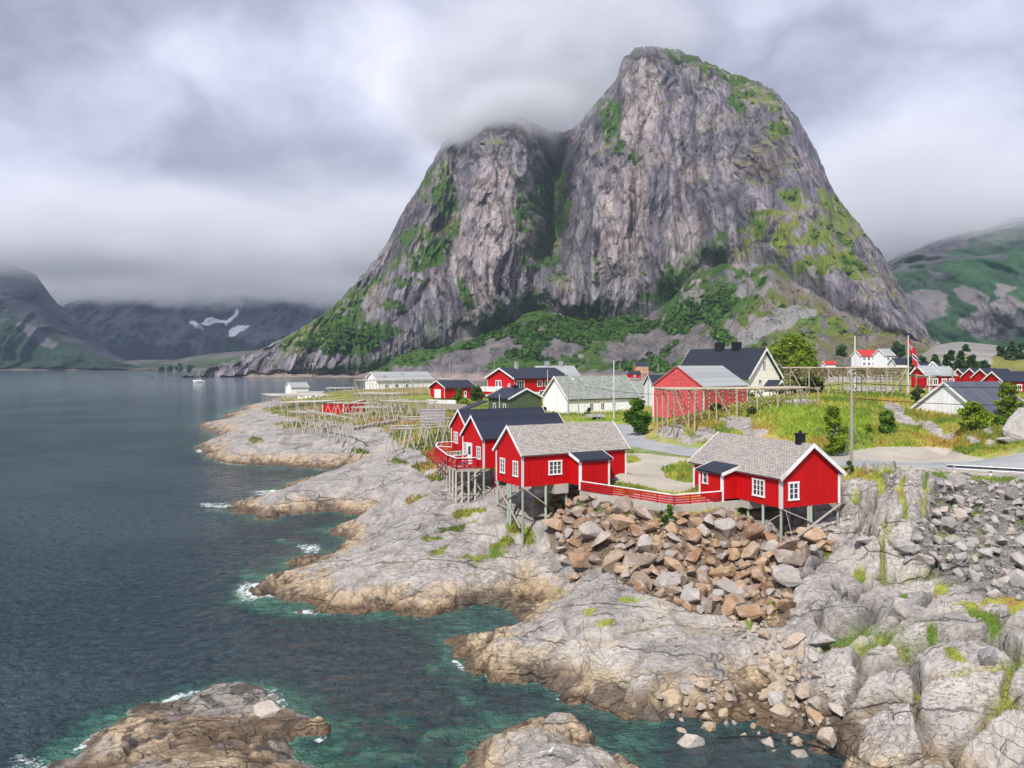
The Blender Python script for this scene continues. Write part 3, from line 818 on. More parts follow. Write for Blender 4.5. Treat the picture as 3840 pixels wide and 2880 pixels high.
# keep sea from lapping over where the plan says rock, and the other way round
Hn = np.where((HB < -0.8), np.minimum(Hn, -0.25 + 0.2*fine), Hn)
# ---- colours
def mixc(a, b, t): return a*(1-t[..., None]) + b*t[..., None]
def C3(*c): return np.array(c)[None, None, :]
n_a = fbm(xx*0.22, yy*0.22, Hn*0.22 + 7, 4); n_b = fbm(xx*1.1, yy*1.1, Hn*1.1 + 2, 4)
rock = mixc(C3(0.345, 0.318, 0.298), C3(0.475, 0.438, 0.405), sstep(n_a + 0.5*n_b, -0.3, 0.35))
rock = mixc(rock, C3(0.30, 0.29, 0.285), sstep(n_b - n_a*0.4, 0.25, 0.5)*0.5)
rock = mixc(rock, C3(0.44, 0.36, 0.25), sstep(n_a - 0.5*n_b, 0.22, 0.5)*0.55*(1-rightr*0.7))
left_cool = sstep(PX, 560, 380)
rock = mixc(rock, C3(0.36, 0.335, 0.33), 0.5*left_cool)
jdark = (1 - joint)*(0.40 + 0.40*rightr) + (1 - joint_s)*(0.08 + 0.32*low)
tide = sstep(Hn + n_a*0.7 + n_b*0.5 - 0.35*np.clip((GY-50)/60, 0, 1), 1.75, 0.85)
band = tide * sstep(n_a*0.8 - n_b*0.6 + 0.25 + 0.35*sstep(Hn, 1.2, 0.4), -0.1, 0.35)
rock = mixc(rock, mixc(C3(0.52, 0.39, 0.235), C3(0.44, 0.285, 0.14), sstep(n_b, -0.2, 0.4)), band*0.75)
stain = sstep(ell(PX + wx*6, PY + wx2*4, [(530,575,14,22,-20), (545,585,10,18,-30)]), 0.4, 0.8)
rock = mixc(rock, C3(0.46, 0.33, 0.18), stain*0.35)
rock = mixc(rock, C3(0.12, 0.075, 0.042), sstep(Hn + n_a*0.5 + n_b*0.35, 0.62, 0.18)*0.88)
blk = sstep(n_b*0.7 + n_a, 0.05, 0.3) * sstep(Hn, 1.3, 0.5)
rock = mixc(rock, C3(0.075, 0.062, 0.055), blk*0.85)
dark3 = sstep(ell(PX + wx*8, PY + wx2*3, [(250,510,45,5,2),(300,511,30,5),(262,588,14,7),(305,513,25,7,4),(470,740,25,30),(560,768,0.1,0.1),(820,735,45,40),(205,452,8,6)]), 0.3, 0.6)
rock = mixc(rock, C3(0.14, 0.10, 0.075), dark3*0.75)
sk_ = sstep(PX, 350, 320)*sstep(PY, 660, 690)
rock = mixc(rock, C3(0.37, 0.34, 0.31), sk_*sstep(n_a - n_b*0.4, -0.05, 0.3)*0.8)
rock = mixc(rock, C3(0.06, 0.05, 0.045), sk_*sstep(n_b + n_a*0.3, 0.18, 0.34)*0.8)
rock = mixc(rock, C3(0.05, 0.08, 0.03), sstep(-Hn, 0.2, 1.0)*0.35)
rock = mixc(rock, C3(0.07, 0.055, 0.04), np.clip(jdark, 0, 1)*0.72)
g_t = fbm(xx*0.12, yy*0.12, 0*xx + 21, 4); g_s = fbm(xx*0.9, yy*0.9, 0*xx + 31, 3)
gcol = mixc(C3(0.125, 0.205, 0.03), C3(0.36, 0.37, 0.075), sstep(g_t + 0.5*g_s, -0.20, 0.25))
gcol = mixc(gcol, C3(0.36, 0.215, 0.07), sstep(g_t*0.8 - g_s + 0.12*left_cool, 0.18, 0.5)*0.8)
bright = sstep(ell(PX + wx*10, PY + wx2*3, [(845,420,40,14,15),(790,410,30,10),(800,432,25,10),(960,458,60,4),(880,448,40,4),(430,398,60,3),(600,420,60,3),(690,445,60,3),(800,425,40,10)]), 0.3, 0.8)
gcol = mixc(gcol, C3(0.24, 0.34, 0.04), bright*0.7)
rust = sstep(ell(PX + wx*10, PY + wx2*4, [(935,412,30,10),(700,424,30,6),(960,440,40,8),(1010,432,20,8),(400,392,50,4),(330,410,30,4),(400,420,40,6),(430,465,12,8),(765,430,20,6),(822,443,22,5),(720,445,20,4),(885,446,14,5),(945,446,30,4),(870,400,30,4)]), 0.3, 0.8)
gcol = mixc(gcol, C3(0.40, 0.22, 0.06), rust*sstep(g_s, -0.3, 0.3)*0.75)
RIPA = [(545,500),(600,498),(676,510),(722,508),(768,528),(830,540),(800,575),(785,625),(712,612),(640,594),(596,566),(563,565),(548,540)]
m_rip = in_poly(PX + wx2*3, PY, RIPA) | in_poly(PX + wx2*3, PY, [(940,482),(1110,488),(1110,600),(1000,600),(905,563),(925,515)])
rock = mixc(rock, C3(0.19, 0.135, 0.095), (m_rip*(PX < 860)).astype(float)*0.9)
rock = mixc(rock, C3(0.19, 0.18, 0.175), (m_rip*(PX > 860)).astype(float)*0.9)
gcol = gcol*(1 - left_cool[..., None]*np.array([0.12, 0.20, 0.05])[None, None])
col = mixc(rock, gcol, np.clip(m_gr, 0, 1))
gcol = gcol*(1 - left_cool[..., None]*np.array([0.22, 0.30, 0.1])[None, None])
# thin turf lines in the joints of the right-hand rocks
turfline = (1-joint) * rightr * sstep(n_a, -0.1, 0.2) * (Hn > 1.8)
col = mixc(col, gcol, np.clip(turfline, 0, 1)*0.8)
bl = bluff * sstep(-rib + n_b*0.8, 0.05, 0.35)
col = mixc(col, gcol*0.9, bl*0.75)
col = mixc(col, C3(0.40, 0.36, 0.29) + 0*col, np.clip(np.maximum(near_road*(1-m_gr*0.6), 0)*0.5, 0, 1))
P = np.stack([GX, GY, Hn], -1)
# push rock faces sideways a little so that steep blocks overhang
gz_y, gz_x = np.gradient(Hn)
land = grid_mesh('ground', P, M_ROCK, col, True, {'turf': np.clip(m_gr + m_flat, 0, 1)}, keep=(Hn > -5.0))
tag(land, kind='structure')
def patch(name, mask, mat, lift):
    keep = mask > 0.5
    F0 = np.stack([keep[:-1, :-1], keep[:-1, 1:], keep[1:, 1:], keep[1:, :-1]], -1).all(-1)
    idx = np.arange(NR*NC).reshape(NR, NC)
    F = np.stack([idx[:-1, :-1], idx[:-1, 1:], idx[1:, 1:], idx[1:, :-1]], -1)[F0]
    u, inv = np.unique(F, return_inverse=True)
    V = P.reshape(-1, 3)[u].copy(); V[:, 2] += lift
    return raw_mesh(name, V, inv.reshape(F.shape), mat, smooth=True)
tag(patch('gravel_yard', m_court*(road_d > 2.0)*(HB > 6), M_GRAVEL, 0.02), kind='structure')
tag(patch('gravel_layby', m_sand*(road_d > 2.0)*(HB > 6), M_GRAVEL, 0.02), kind='structure')
tag(patch('road', m_road*(HB > 5.5), M_ASPHALT, 0.035), kind='structure')
def hz(x, y):
    """height of the finished ground at a point"""
    c = (x/y*FPX + 512 - _px[0])/(_px[-1]-_px[0])*(NC-1)
    r = math.log(y/19.0)/math.log(455.0/19.0)*(NR-1)
    i = min(max(int(r), 0), NR-2); j = min(max(int(c), 0), NC-2)
    fr = min(max(r-i, 0), 1); fc = min(max(c-j, 0), 1)
    return float((Hn[i, j]*(1-fc)+Hn[i, j+1]*fc)*(1-fr) + (Hn[i+1, j]*(1-fc)+Hn[i+1, j+1]*fc)*fr)
_PYn = HOR + (CAM_H - Hn)*FPX/GY
def hit(px, py):
    """where the ray through a pixel first meets the finished ground"""
    j = min(max(int(round((px - _px[0])/(_px[-1]-_px[0])*(NC-1))), 0), NC-1)
    c = _PYn[:, j]
    k = np.argmax(c <= py)
    return Vector((GX[k, j], GY[k, j], Hn[k, j]))

# ------------------------------------------------------------------ the sea
_px2 = np.linspace(-130, 1150, 620)
_d2 = np.concatenate([17*(150/17)**np.linspace(0, 1, 560), 150*(9000/150)**np.linspace(0, 1, 60)[1:]])
SX = (_px2[None, :]-512)/FPX*_d2[:, None]; SY = np.repeat(_d2[:, None], len(_px2), 1)
def sample(A, X, Y):
    c = np.clip((X/Y*FPX + 512 - _px[0])/(_px[-1]-_px[0])*(NC-1), 0, NC-1.001)
    r = np.clip(np.log(Y/19.0)/math.log(455.0/19.0)*(NR-1), 0, NR-1.001)
    i = r.astype(int); j = c.astype(int); fr = r-i; fc = c-j
    return (A[i, j]*(1-fc)+A[i, j+1]*fc)*(1-fr) + (A[i+1, j]*(1-fc)+A[i+1, j+1]*fc)*fr
hb = sample(np.where(Hn > -5, Hn, -8), SX, SY)
hb = np.where(SY > 450, -20, hb)
depth = np.clip(-hb, 0, 20)
amp = 0.05*np.clip(depth/1.0, 0.2, 1)
swell = fbm(SX*0.35, SY*0.55, SX*0+1, 4)*amp*1.3
swell = np.where(SY > 150, 0, swell)
SPX = SX/SY*FPX+512; SPY = HOR + CAM_H*FPX/SY
fo_n = fbm(SX*0.25, SY*0.25, SX*0+5, 3)
SHOAL = [(255,602,40,14,10),(375,617,30,8,5),(440,617,45,8,-3),(490,640,30,22,40),(455,665,26,20,50),(320,702,40,14,10),(385,728,50,14,-15),(450,742,36,9,-10),(350,757,60,13),(415,762,40,8),(110,722,80,7,-26),(475,705,30,12,30),(300,545,20,8),(640,745,40,10),(250,575,14,10),(215,515,30,4)]
FOAM = [(248,592,14,14),(30,768,26,16),(85,740,30,5,-28),(130,712,30,4,-30),(180,695,25,4,-20),(308,548,16,6),(215,505,20,3),(270,493,30,2.5),(200,450,8,4),(240,463,20,2),
        (345,611,12,2),(310,612,10,2),(420,614,20,1.5),(230,700,14,3),(235,716,12,3),(300,722,20,4),(322,740,10,5),(460,665,14,3,30),(262,590,20,10),(225,700,10,4)]
fo_m = fbm(SX*0.55, SY*0.55, SX*0+8, 4)
shoal = np.clip(ell(SPX + fo_n*55 + fo_m*22, SPY + fo_n*22 + fo_m*9, SHOAL)*0.85 + 0.15, 0, 1)*sstep(fo_m + fo_n*0.8, -0.55, 0.15)
inlet = sstep(SPX + fo_n*20, 640, 690)*sstep(SPY, 680, 695)
deep_d = np.where(inlet > 0.5, depth*1.2 + 1.9, np.minimum(depth*2.2 + 0.5, 4.5))
shoal = shoal*(1-inlet)*0.92
depth = deep_d*(1-shoal) + 0.75*shoal
foam = sstep(ell(SPX + fo_n*14, SPY + fo_n*4, FOAM), 0.0, 0.9)*0.74 + sstep(-hb, 0.30, 0.02)*(hb > -3)*0.62*sstep(fo_n, -0.3, 0.2)*(SPX < 560)
SP = np.stack([SX, SY, swell], -1)
sea = grid_mesh('sea', SP, M_WATER, None, True, {'depth': depth, 'foam': foam})
tag(sea, kind='structure')
# ------------------------------------------------------------------ mountains: traced outline, own distance and depth
def interp(xs, pts):
    a = np.array(pts, float)
    return np.interp(xs, a[:, 0], a[:, 1])
def massif(name, crest, foot, shore, d_foot, d_crest, px0, px1, nc, nr_face, nr_tal, nr_back, fn, mat, zback=-60, z_shore=0.0, back_len=500):
    """crest/foot/shore: (px,py) outlines; d_foot, d_crest: (px, distance). A talus runs from the shore to the foot, a wall from foot to crest."""
    xs = np.linspace(px0, px1, nc)
    cy = interp(xs, crest); fy = interp(xs, foot); dc = interp(xs, d_crest); df = interp(xs, d_foot); ds = interp(xs, shore)
    tx = (xs-512)/FPX
    zc = CAM_H + (HOR-cy)*dc/FPX
    zf = CAM_H + (HOR-fy)*df/FPX
    rows_r = []; rows_z = []; rows_t = []
    for t in np.linspace(0, 1, nr_tal, endpoint=False):
        rows_r.append(ds + (df-ds)*t); rows_z.append(z_shore + (zf-z_shore)*(t**1.15)); rows_t.append(np.full(nc, t-1))
    for t in np.linspace(0, 1, nr_face, endpoint=False):
        k = 0.72*t + 0.28*t**2.5          # steep below, easing towards the crest
        rz = 1-(1-t)**1.12
        rows_r.append(df + (dc-df)*(t**1.9)); rows_z.append(zf + (zc-zf)*rz); rows_t.append(np.full(nc, t))
    for t in np.linspace(0, 1, nr_back):
        rows_r.append(dc + back_len*t); rows_z.append(zc + (zback-zc)*(t**1.6)); rows_t.append(np.full(nc, 1+t))
    R = np.array(rows_r); Z = np.array(rows_z); T = np.array(rows_t)
    TX = np.repeat(tx[None], len(R), 0); XS = np.repeat(xs[None], len(R), 0)
    X = TX*R
    PYm = HOR - (Z-CAM_H)*FPX/R
    return fn(name, X, R, Z, T, XS, PYm, mat)

CREST = [(170,378),(205,371),(240,357),(278,340),(315,319),(342,296),(370,266),(389,238),(403,211),(417,190),(431,164),(444,143),(463,132),(481,124),(491,119),(502,116),(514,117),
         (532,123),(545,128),(556,133),(563,134),(579,125),(590,109),(606,93),(618,76),(622,60),(634,50),(648,46.5),(671,50),(694,58),(713,67),(736,76),(759,86),(778,97),
         (796,118),(810,143),(824,171),(833,194),(852,218),(870,241),(884,259),(893,278),(907,301),(921,324),(930,343),(950,352),(985,366)]
FOOT = [(170,378.2),(240,374),(300,372),(352,372),(385,366),(407,352),(440,345),(470,336),(492,330),(515,322),(532,308),(548,312),(570,319),(600,320),(625,318),(648,315),
        (665,302),(685,284),(705,266),(730,262),(770,262),(800,285),(830,300),(870,320),(930,348),(985,368)]
def f_main(name, X, R, Z, T, XS, PYm, mat):
    wall = sstep(T, -0.03, 0.06) * sstep(T, 1.25, 1.0)
    tal = sstep(T + fbm(X*0.02, R*0.02, Z*0.02, 4)*0.22, 0.08, -0.06)
    s = X/30.0
    warp = fbm(X*0.008, R*0.008, Z*0.006, 3)
    ribs = fbm(X*0.018 + warp*0.8, Z*0*1.0 + 2.0, Z*0.0035 + R*0.004, 5, ridged=True)
    ribs2 = fbm(X*0.055 + warp*1.5, R*0.01, Z*0.011, 5, ridged=True)
    blocks = fbm(X*0.03, R*0.02, Z*0.03, 5)
    f1, f2, r0, r1 = worley(X*0.035 + warp, R*0.01, Z*0.014)
    h1, h2, q0, q1 = worley(X*0.10 + warp, R*0.03, Z*0.045 + X*0.02)
    # large forms: recess between the pillar and the main wall, clefts and pillars (towards camera positive)
    def dip(cx, w_, slope=0.0, y0=250): return np.exp(-((XS - cx - slope*(PYm-y0))/w_)**2)
    form = -115*dip(553, 19, -0.02)*sstep(PYm, 345, 240) - 40*dip(556, 8, 0.0)*sstep(PYm, 300, 200) + 45*dip(500, 45, 0.02)*sstep(PYm, 110, 170) - 34*dip(452, 9, -0.10)*sstep(PYm, 330, 250) \
           + 28*dip(607, 20, -0.12) + 22*dip(655, 14, 0.05) - 16*dip(632, 6, -0.12) - 14*dip(700, 7, 0.12) + 18*dip(730, 22, 0.15) - 12*dip(770, 10, 0.2) \
           - 10*dip(583, 5, -0.08) + 15*dip(590, 9, -0.12) + 16*dip(410, 18, -0.35) - 12*dip(438, 7, -0.2)
    rel = wall*(form*sstep(T, 0.0, 0.35)*(1 - 0.85*sstep(T, 0.75, 1.0)) + ribs*22 + ribs2*11 + blocks*6 + (r0-0.5)*9*sstep(f2-f1, 0, 0.2) + (q0-0.5)*4*sstep(h2-h1, 0, 0.15))
    low = fbm(X*0.012, R*0.012, Z*0.01, 5)*16 + fbm(X*0.06, R*0.06, Z*0.05, 4)*5
    rk = sstep(XS + warp*60, 800, 700)
    rel = rel*(0.45 + 0.55*rk)
    rel = rel*(1 - 0.35*sstep(T, 0.85, 1.0))
    Rn = R - rel
    # break the outline of the crest and roughen the slopes
    Zn = Z + (1-wall)*low*sstep(T, -1.0, -0.6)*0.8 + wall*(blocks*6 + (q0-0.5)*4)*0.5 - (rel*0.27*sstep(T, 0.8, 1.0))
    Zn = np.where(T <= -0.985, -3, Zn)
    Zn = Zn + wall*fbm(X*0.08, R*0.06, Z*0.06, 4)*7.0
    Xn = X*Rn/R + wall*blocks*3
    Pm = np.stack([Xn, Rn, Zn], -1)
    du = Pm[:, 2:] - Pm[:, :-2]; du = np.concatenate([du[:, :1], du, du[:, -1:]], 1)
    dv = Pm[2:] - Pm[:-2]; dv = np.concatenate([dv[:1], dv, dv[-1:]], 0)
    N = np.cross(du, dv); N /= np.linalg.norm(N, axis=-1, keepdims=True) + 1e-9
    up = np.abs(N[..., 2])
    # colours
    na = fbm(X*0.02, R*0.02, Z*0.02, 5); nb = fbm(X*0.09, R*0.04, Z*0.06, 4); st = fbm(X*0.10 + warp*2, R*0.01, Z*0.008, 5)
    rock = mixc(C3(0.168, 0.152, 0.180), C3(0.315, 0.285, 0.312), sstep(st + na*0.5, -0.22, 0.22))  # rock tones held darker, cloud shadow on the mountain put into the colour
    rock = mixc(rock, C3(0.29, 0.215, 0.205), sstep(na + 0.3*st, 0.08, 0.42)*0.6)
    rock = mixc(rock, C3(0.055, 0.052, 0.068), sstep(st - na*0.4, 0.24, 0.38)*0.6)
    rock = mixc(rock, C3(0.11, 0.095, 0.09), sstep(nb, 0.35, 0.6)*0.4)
    pillar = sstep(ell(XS + warp*14, PYm, [(485, 245, 34, 90, 6), (640, 130, 22, 90, 4), (620,230,30,70), (690,250,25,50)]), 0.3, 0.8)
    rock = mixc(rock, C3(0.47, 0.39, 0.38), pillar*(0.40 + 0.4*sstep(st, -0.3, 0.3)))
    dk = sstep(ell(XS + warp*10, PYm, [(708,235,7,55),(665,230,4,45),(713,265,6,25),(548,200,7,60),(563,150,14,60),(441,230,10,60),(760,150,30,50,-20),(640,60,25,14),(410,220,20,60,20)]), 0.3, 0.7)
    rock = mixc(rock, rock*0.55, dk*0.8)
    fis = 1 - sstep(np.abs(fbm(X*0.045 + warp*2.5, R*0.004, Z*0.006, 3)), 0.0, 0.045)
    fis2 = 1 - sstep(np.abs(fbm(X*0.016 + Z*0.02, R*0.004, Z*0.012 + 5, 3)), 0.0, 0.022)
    rock = rock*(1 - 0.55*np.clip(fis*sstep(nb, -0.3, 0.1) + 0.7*fis2*sstep(na, -0.1, 0.2), 0, 1)[..., None])
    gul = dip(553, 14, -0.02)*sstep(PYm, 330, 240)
    rock = mixc(rock, rock*0.6, gul)  # shade of the deep gully painted into the rock colour
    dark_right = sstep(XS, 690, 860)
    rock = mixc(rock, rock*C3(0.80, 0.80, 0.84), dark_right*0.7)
    joint = (1-sstep(f2-f1, 0, 0.10))*0.45 + (1-sstep(h2-h1, 0, 0.10))*0.30
    rock = rock*(1-np.clip(joint, 0, 0.8)[..., None]*wall[..., None])
    GR = [(436,250,16,16,10),(450,205,12,40,-10),(430,190,12,22),(420,240,24,12),(400,262,22,8,-30),(350,300,50,12,-33),(320,330,50,20,-20),(425,265,20,8),
          (525,215,13,26),(545,245,14,24),(538,195,12,30),(535,262,15,10),(552,205,8,40),(555,145,8,12),(560,180,6,30),(602,118,6,18,-20),(615,150,8,26,-30),(632,163,14,6),(612,130,10,22,-25),
          (690,60,35,6,15),(725,76,28,8,20),(745,90,30,10,35),(760,100,22,8,30),(700,75,8,12),(735,105,10,8),(780,130,10,12,30),
          (795,200,20,8,20),(830,205,18,12,40),(780,222,35,12,10),(835,235,25,12,40),(790,240,40,10,-5),(850,225,18,10,50),(760,250,30,12,-25),(740,270,35,14,-25),(700,292,35,12,-25),
          (655,296,22,5,-5),(640,275,5,4),(755,230,18,6),(800,260,40,12,10),(850,265,30,10,35),(720,240,6,10),
          (370,330,40,10,5),(382,335,20,9),(345,345,30,10),(410,285,25,4),(395,305,12,5),(470,300,6,18,-15),(462,278,3,10),(478,315,4,16,-30),(500,310,5,5),(670,268,5,8),(598,270,5,16)]
    g = sstep(ell(XS + (warp + nb*0.7 + na)*10, PYm + (nb+na)*9, GR), 0.25, 0.50)
    ledge = sstep(up + nb*0.25, 0.60, 0.80) * sstep(na, -0.2, 0.2) * wall
    gm = np.clip(np.maximum(g*wall*sstep(nb + na*0.5, 0.30, 0.02), ledge*0.8), 0, 1)
    grass = mixc(C3(0.055, 0.115, 0.018), C3(0.165, 0.200, 0.035), sstep(nb*0.6 + na + 0.6*sstep(XS, 650, 850) + 0.3*sstep(XS, 420, 300) - 0.1, -0.1, 0.5))
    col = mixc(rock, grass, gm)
    # talus: scree fans, scrub and turf
    scree = mixc(C3(0.115, 0.105, 0.110), C3(0.19, 0.172, 0.172), sstep(nb, -0.4, 0.4))
    SC_ = [(465,360,45,14,-15),(640,345,40,16,-20),(690,330,22,6,-30),(680,350,26,8,-30),(560,350,22,6),(700,345,20,12),(830,358,35,8,25),(505,345,18,10),(1000,360,50,10),(450,372,60,4),(600,375,70,3)]
    sm = sstep(ell(XS + nb*14, PYm + nb*6 + na*6, SC_), 0.25, 0.5)
    tg = mixc(grass, C3(0.045, 0.09, 0.018), sstep(na + nb*0.5, -0.25, 0.25)*0.7)
    tg = mixc(tg, rock*0.85, sstep(nb + 0.7*na + 0.30*sstep(XS, 650, 760) + 0.20*sstep(T, -0.55, -0.05)*sstep(XS, 600, 680), 0.34, 0.5)*0.9)
    brown = sstep(XS, 720, 830)
    tg = mixc(tg, C3(0.17, 0.14, 0.06), brown*sstep(na, -0.3, 0.3)*0.7)
    slab = sstep(ell(XS + nb*10, PYm + nb*4, [(765,330,45,10,-30),(735,345,30,6,-40),(790,318,30,5,-20)]), 0.3, 0.6)
    tc_ = mixc(tg, scree, sm*(1-brown*0.5))
    tc_ = mixc(tc_, C3(0.27, 0.255, 0.26), slab*0.9)
    shore_b = sstep(Zn, 9, 4)
    tc_ = mixc(tc_, C3(0.34, 0.27, 0.24), shore_b*0.9)
    col = mixc(col, tc_, tal)
    back = sstep(T, 1.0, 1.02)
    col = mixc(col, grass, back)
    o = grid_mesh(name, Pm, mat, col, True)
    tag(o, kind='structure')
    return Pm, XS, PYm, T, col
SHORE = [(170,905),(240,935),(360,900),(430,800),(520,720),(640,700),(760,640),(900,560),(985,540)]
D_FOOT = [(170,915),(240,960),(352,960),(400,900),(470,880),(532,900),(600,910),(650,880),(700,840),(770,760),(830,700),(900,640),(985,600)]
D_CREST = [(170,930),(240,1010),(340,1080),(400,1120),(444,1150),(490,1120),(520,1130),(556,1200),(590,1100),(622,1090),(650,1080),(720,1090),(780,1080),(830,1040),(900,960),(985,860)]
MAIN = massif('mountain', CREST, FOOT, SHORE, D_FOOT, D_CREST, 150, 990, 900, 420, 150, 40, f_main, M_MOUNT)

def f_far(dark, lite, green, amp, snow=None, rockp=(), gshift=0.0):
    def fn(name, X, R, Z, T, XS, PYm, mat):
        w = fbm(X*0.0015, R*0.0015, Z*0.0015, 4)
        rib = fbm(X*0.005 + w, R*0.002, Z*0.002, 5, ridged=True)
        b = fbm(X*0.008, R*0.006, Z*0.008, 5)
        on_ = sstep(T, -0.9, -0.5)
        Rn = R - on_*(rib*amp + b*amp*0.8)
        Zn = Z + on_*b*amp*0.22
        na = fbm(X*0.004, R*0.004, Z*0.005, 5); nb = fbm(X*0.02, R*0.01, Z*0.02, 4)
        rk = mixc(C3(*dark), C3(*lite), sstep(na + nb*0.5, -0.3, 0.4))
        gm = sstep(na*0.7 + 0.9*nb + gshift - 0.9*(T-0.1)*(T > 0), -0.05, 0.40)
        rp_ = sstep(ell(XS + nb*26 + na*30, PYm + nb*16 + na*20, rockp), 0.3, 0.5) if rockp else 0*na
        c = mixc(rk, C3(*green)*(0.8+0.6*sstep(nb, -0.3, 0.4)[..., None]), gm*(1-rp_))
        if snow:
            c = mixc(c, C3(0.75, 0.77, 0.82), sstep(ell(XS + nb*5, PYm + nb*3, snow), 0.42, 0.5))
        c = mixc(c, C3(0.13, 0.11, 0.09), sstep(Z, 6, 2))
        tag(grid_mesh(name, np.stack([X*Rn/R, Rn, Zn], -1), mat, c, True), kind='structure')
    return fn
# steep mountain at the left edge
massif('left_mountain', [(-120,150),(0,257),(15,268),(35,276),(55,302),(75,322),(100,345),(125,361),(170,368.5)], [(-120,358),(60,362),(110,366),(170,370.4)],
       [(-120,1700),(170,1850)], [(-120,1800),(170,1900)], [(-120,2250),(60,2250),(170,2000)], -140, 172, 260, 170, 20, 10,
       f_far((0.04,0.042,0.055), (0.11,0.10,0.12), (0.014,0.032,0.016), 60, rockp=[(20,290,40,20,30),(50,315,40,8,40),(45,340,24,6,35)], gshift=0.45), M_FAR)
# head of the fjord, tops lost in cloud
massif('fjord_head_mountain', [(40,262),(150,258),(260,266),(300,262),(345,256),(420,250)], [(40,358),(150,360),(190,358),(260,356),(300,355),(420,350)],
       [(40,2600),(420,2600)], [(40,2900),(420,3000)], [(40,4300),(260,4200),(420,3500)], 30, 425, 300, 170, 20, 10,
       f_far((0.035,0.04,0.065), (0.085,0.085,0.12), (0.012,0.028,0.024), 130,
             snow=[(212,321,14,3.0,-20),(232,316,12,2.0,-45),(196,327,9,2.2,30),(223,320,8,2.5,0),(240,329,12,4.5,-25),(233,333,5,7,10)],
             rockp=[(165,320,28,25,30),(185,335,30,12,40),(285,320,60,40)], gshift=0.12), M_FAR, z_shore=2)
# low wooded spit in front of the fjord head
massif('fjord_spit', [(60,369.5),(110,362),(150,359),(175,360),(195,356),(230,352),(260,350),(300,352),(360,352)], [(60,370),(110,366),(200,365),(360,364)],
       [(60,1860),(360,1800)], [(60,1900),(360,1850)], [(60,2000),(360,2100)], 50, 365, 200, 30, 8, 8,
       f_far((0.07,0.07,0.06), (0.12,0.11,0.10), (0.03,0.05,0.022), 20, gshift=0.3), M_FAR, zback=-5)
# green mountain on the right, top in cloud
massif('right_mountain', [(850,290),(895,262),(960,238),(1030,220),(1120,210)], [(850,345),(900,340),(1000,338),(1120,335)],
       [(850,1100),(1120,1100)], [(850,1250),(1120,1250)], [(850,2300),(1120,2200)], 840, 1125, 260, 170, 40, 10,
       f_far((0.09,0.085,0.105), (0.18,0.16,0.165), (0.022,0.06,0.024), 70, rockp=[(985,322,18,16,0),(1010,318,26,10,-10),(975,300,22,7,20),(940,300,18,8,30),(925,310,30,16),(1015,300,14,8)], gshift=0.62), M_FAR, z_shore=14)

massif('rocky_hill', [(895,366),(905,362),(919,357),(935,346),(950,343),(962,342),(980,344),(998,346),(1010,350),(1030,349),(1060,343),(1120,340)],
       [(895,372),(919,371),(950,366),(1000,366),(1060,364),(1120,362)], [(895,300),(1120,250)], [(895,330),(1120,300)], [(895,370),(950,470),(1120,420)], 893, 1122, 240, 70, 30, 10,
       f_far((0.20,0.19,0.18), (0.34,0.32,0.30), (0.16,0.16,0.045), 6, rockp=[(965,352,30,5,-5),(985,360,16,8,30),(950,362,10,5),(1000,356,15,5),(940,352,12,4,-20)], gshift=0.35), M_FARHILL, zback=8, back_len=120, z_shore=6)
# ------------------------------------------------------------------ buildings
UP = Vector((0, 0, 1))
def window(parent, c, u, n, w, h, nc=2, nr=3, fw=0.10, mat=None, name='window', label=None, sill=True):
    """casing and glazing bars as one mesh, the glass as its child"""
    mat = mat or M_WHITE
    c = Vector(c); u = Vector(u).normalized(); n = Vector(n).normalized()
    f = MB()
    def bar(x0, x1, z0, z1, t0, t1):
        f.box(c + u*x0 + UP*z0 + n*t0, u*(x1-x0), n*(t1-t0), UP*(z1-z0))
    hw_, hh = w/2, h/2
    bar(-hw_-fw, -hw_, -hh, hh, 0.004, 0.07); bar(hw_, hw_+fw, -hh, hh, 0.004, 0.07)
    bar(-hw_-fw-0.03, hw_+fw+0.03, hh, hh+fw, 0.004, 0.08)
    bar(-hw_-fw-0.03, hw_+fw+0.03, -hh-fw, -hh, 0.004, 0.09 if sill else 0.06)
    for k in range(1, nc):
        x = -hw_ + w*k/nc; bar(x-0.045, x+0.045, -hh, hh, 0.022, 0.058)
    for k in range(1, nr):
        z = -hh + h*k/nr; bar(-hw_, hw_, z-0.018, z+0.018, 0.022, 0.045)
    fo = f.build(name, mat, parent, label=label)
    g = MB(); g.box(c - u*hw_ - UP*hh + n*0.006, u*w, n*0.012, UP*h)
    g.build('pane', M_GLASS, fo)
    return fo
def door(parent, c, u, n, w, h, mat=None, glass=True, label=None, name='door'):
    """c = middle of the sill"""
    c = Vector(c); u = Vector(u).normalized(); n = Vector(n).normalized(); mat = mat or M_WHITE
    f = MB()
    f.box(c - u*w/2 + n*0.004, u*w, n*0.04, UP*h)
    f.box(c - u*(w/2+0.1) + n*0.004, u*0.1, n*0.07, UP*(h+0.1)); f.box(c + u*w/2 + n*0.004, u*0.1, n*0.07, UP*(h+0.1))
    f.box(c - u*w/2 + n*0.004 + UP*h, u*w, n*0.07, UP*0.1)
    o = f.build(name, mat, parent, label=label)
    if glass:
        g = MB(); g.box(c - u*w*0.3 + n*0.046 + UP*h*0.5, u*w*0.6, n*0.012, UP*h*0.38); g.build('pane', M_GLASS, o)
    k = MB(); k.box(c + u*w*0.36 + n*0.045 + UP*h*0.46, u*0.05, n*0.06, UP*0.05); k.build('handle', M_BLACK, o)
    return o
class H: pass
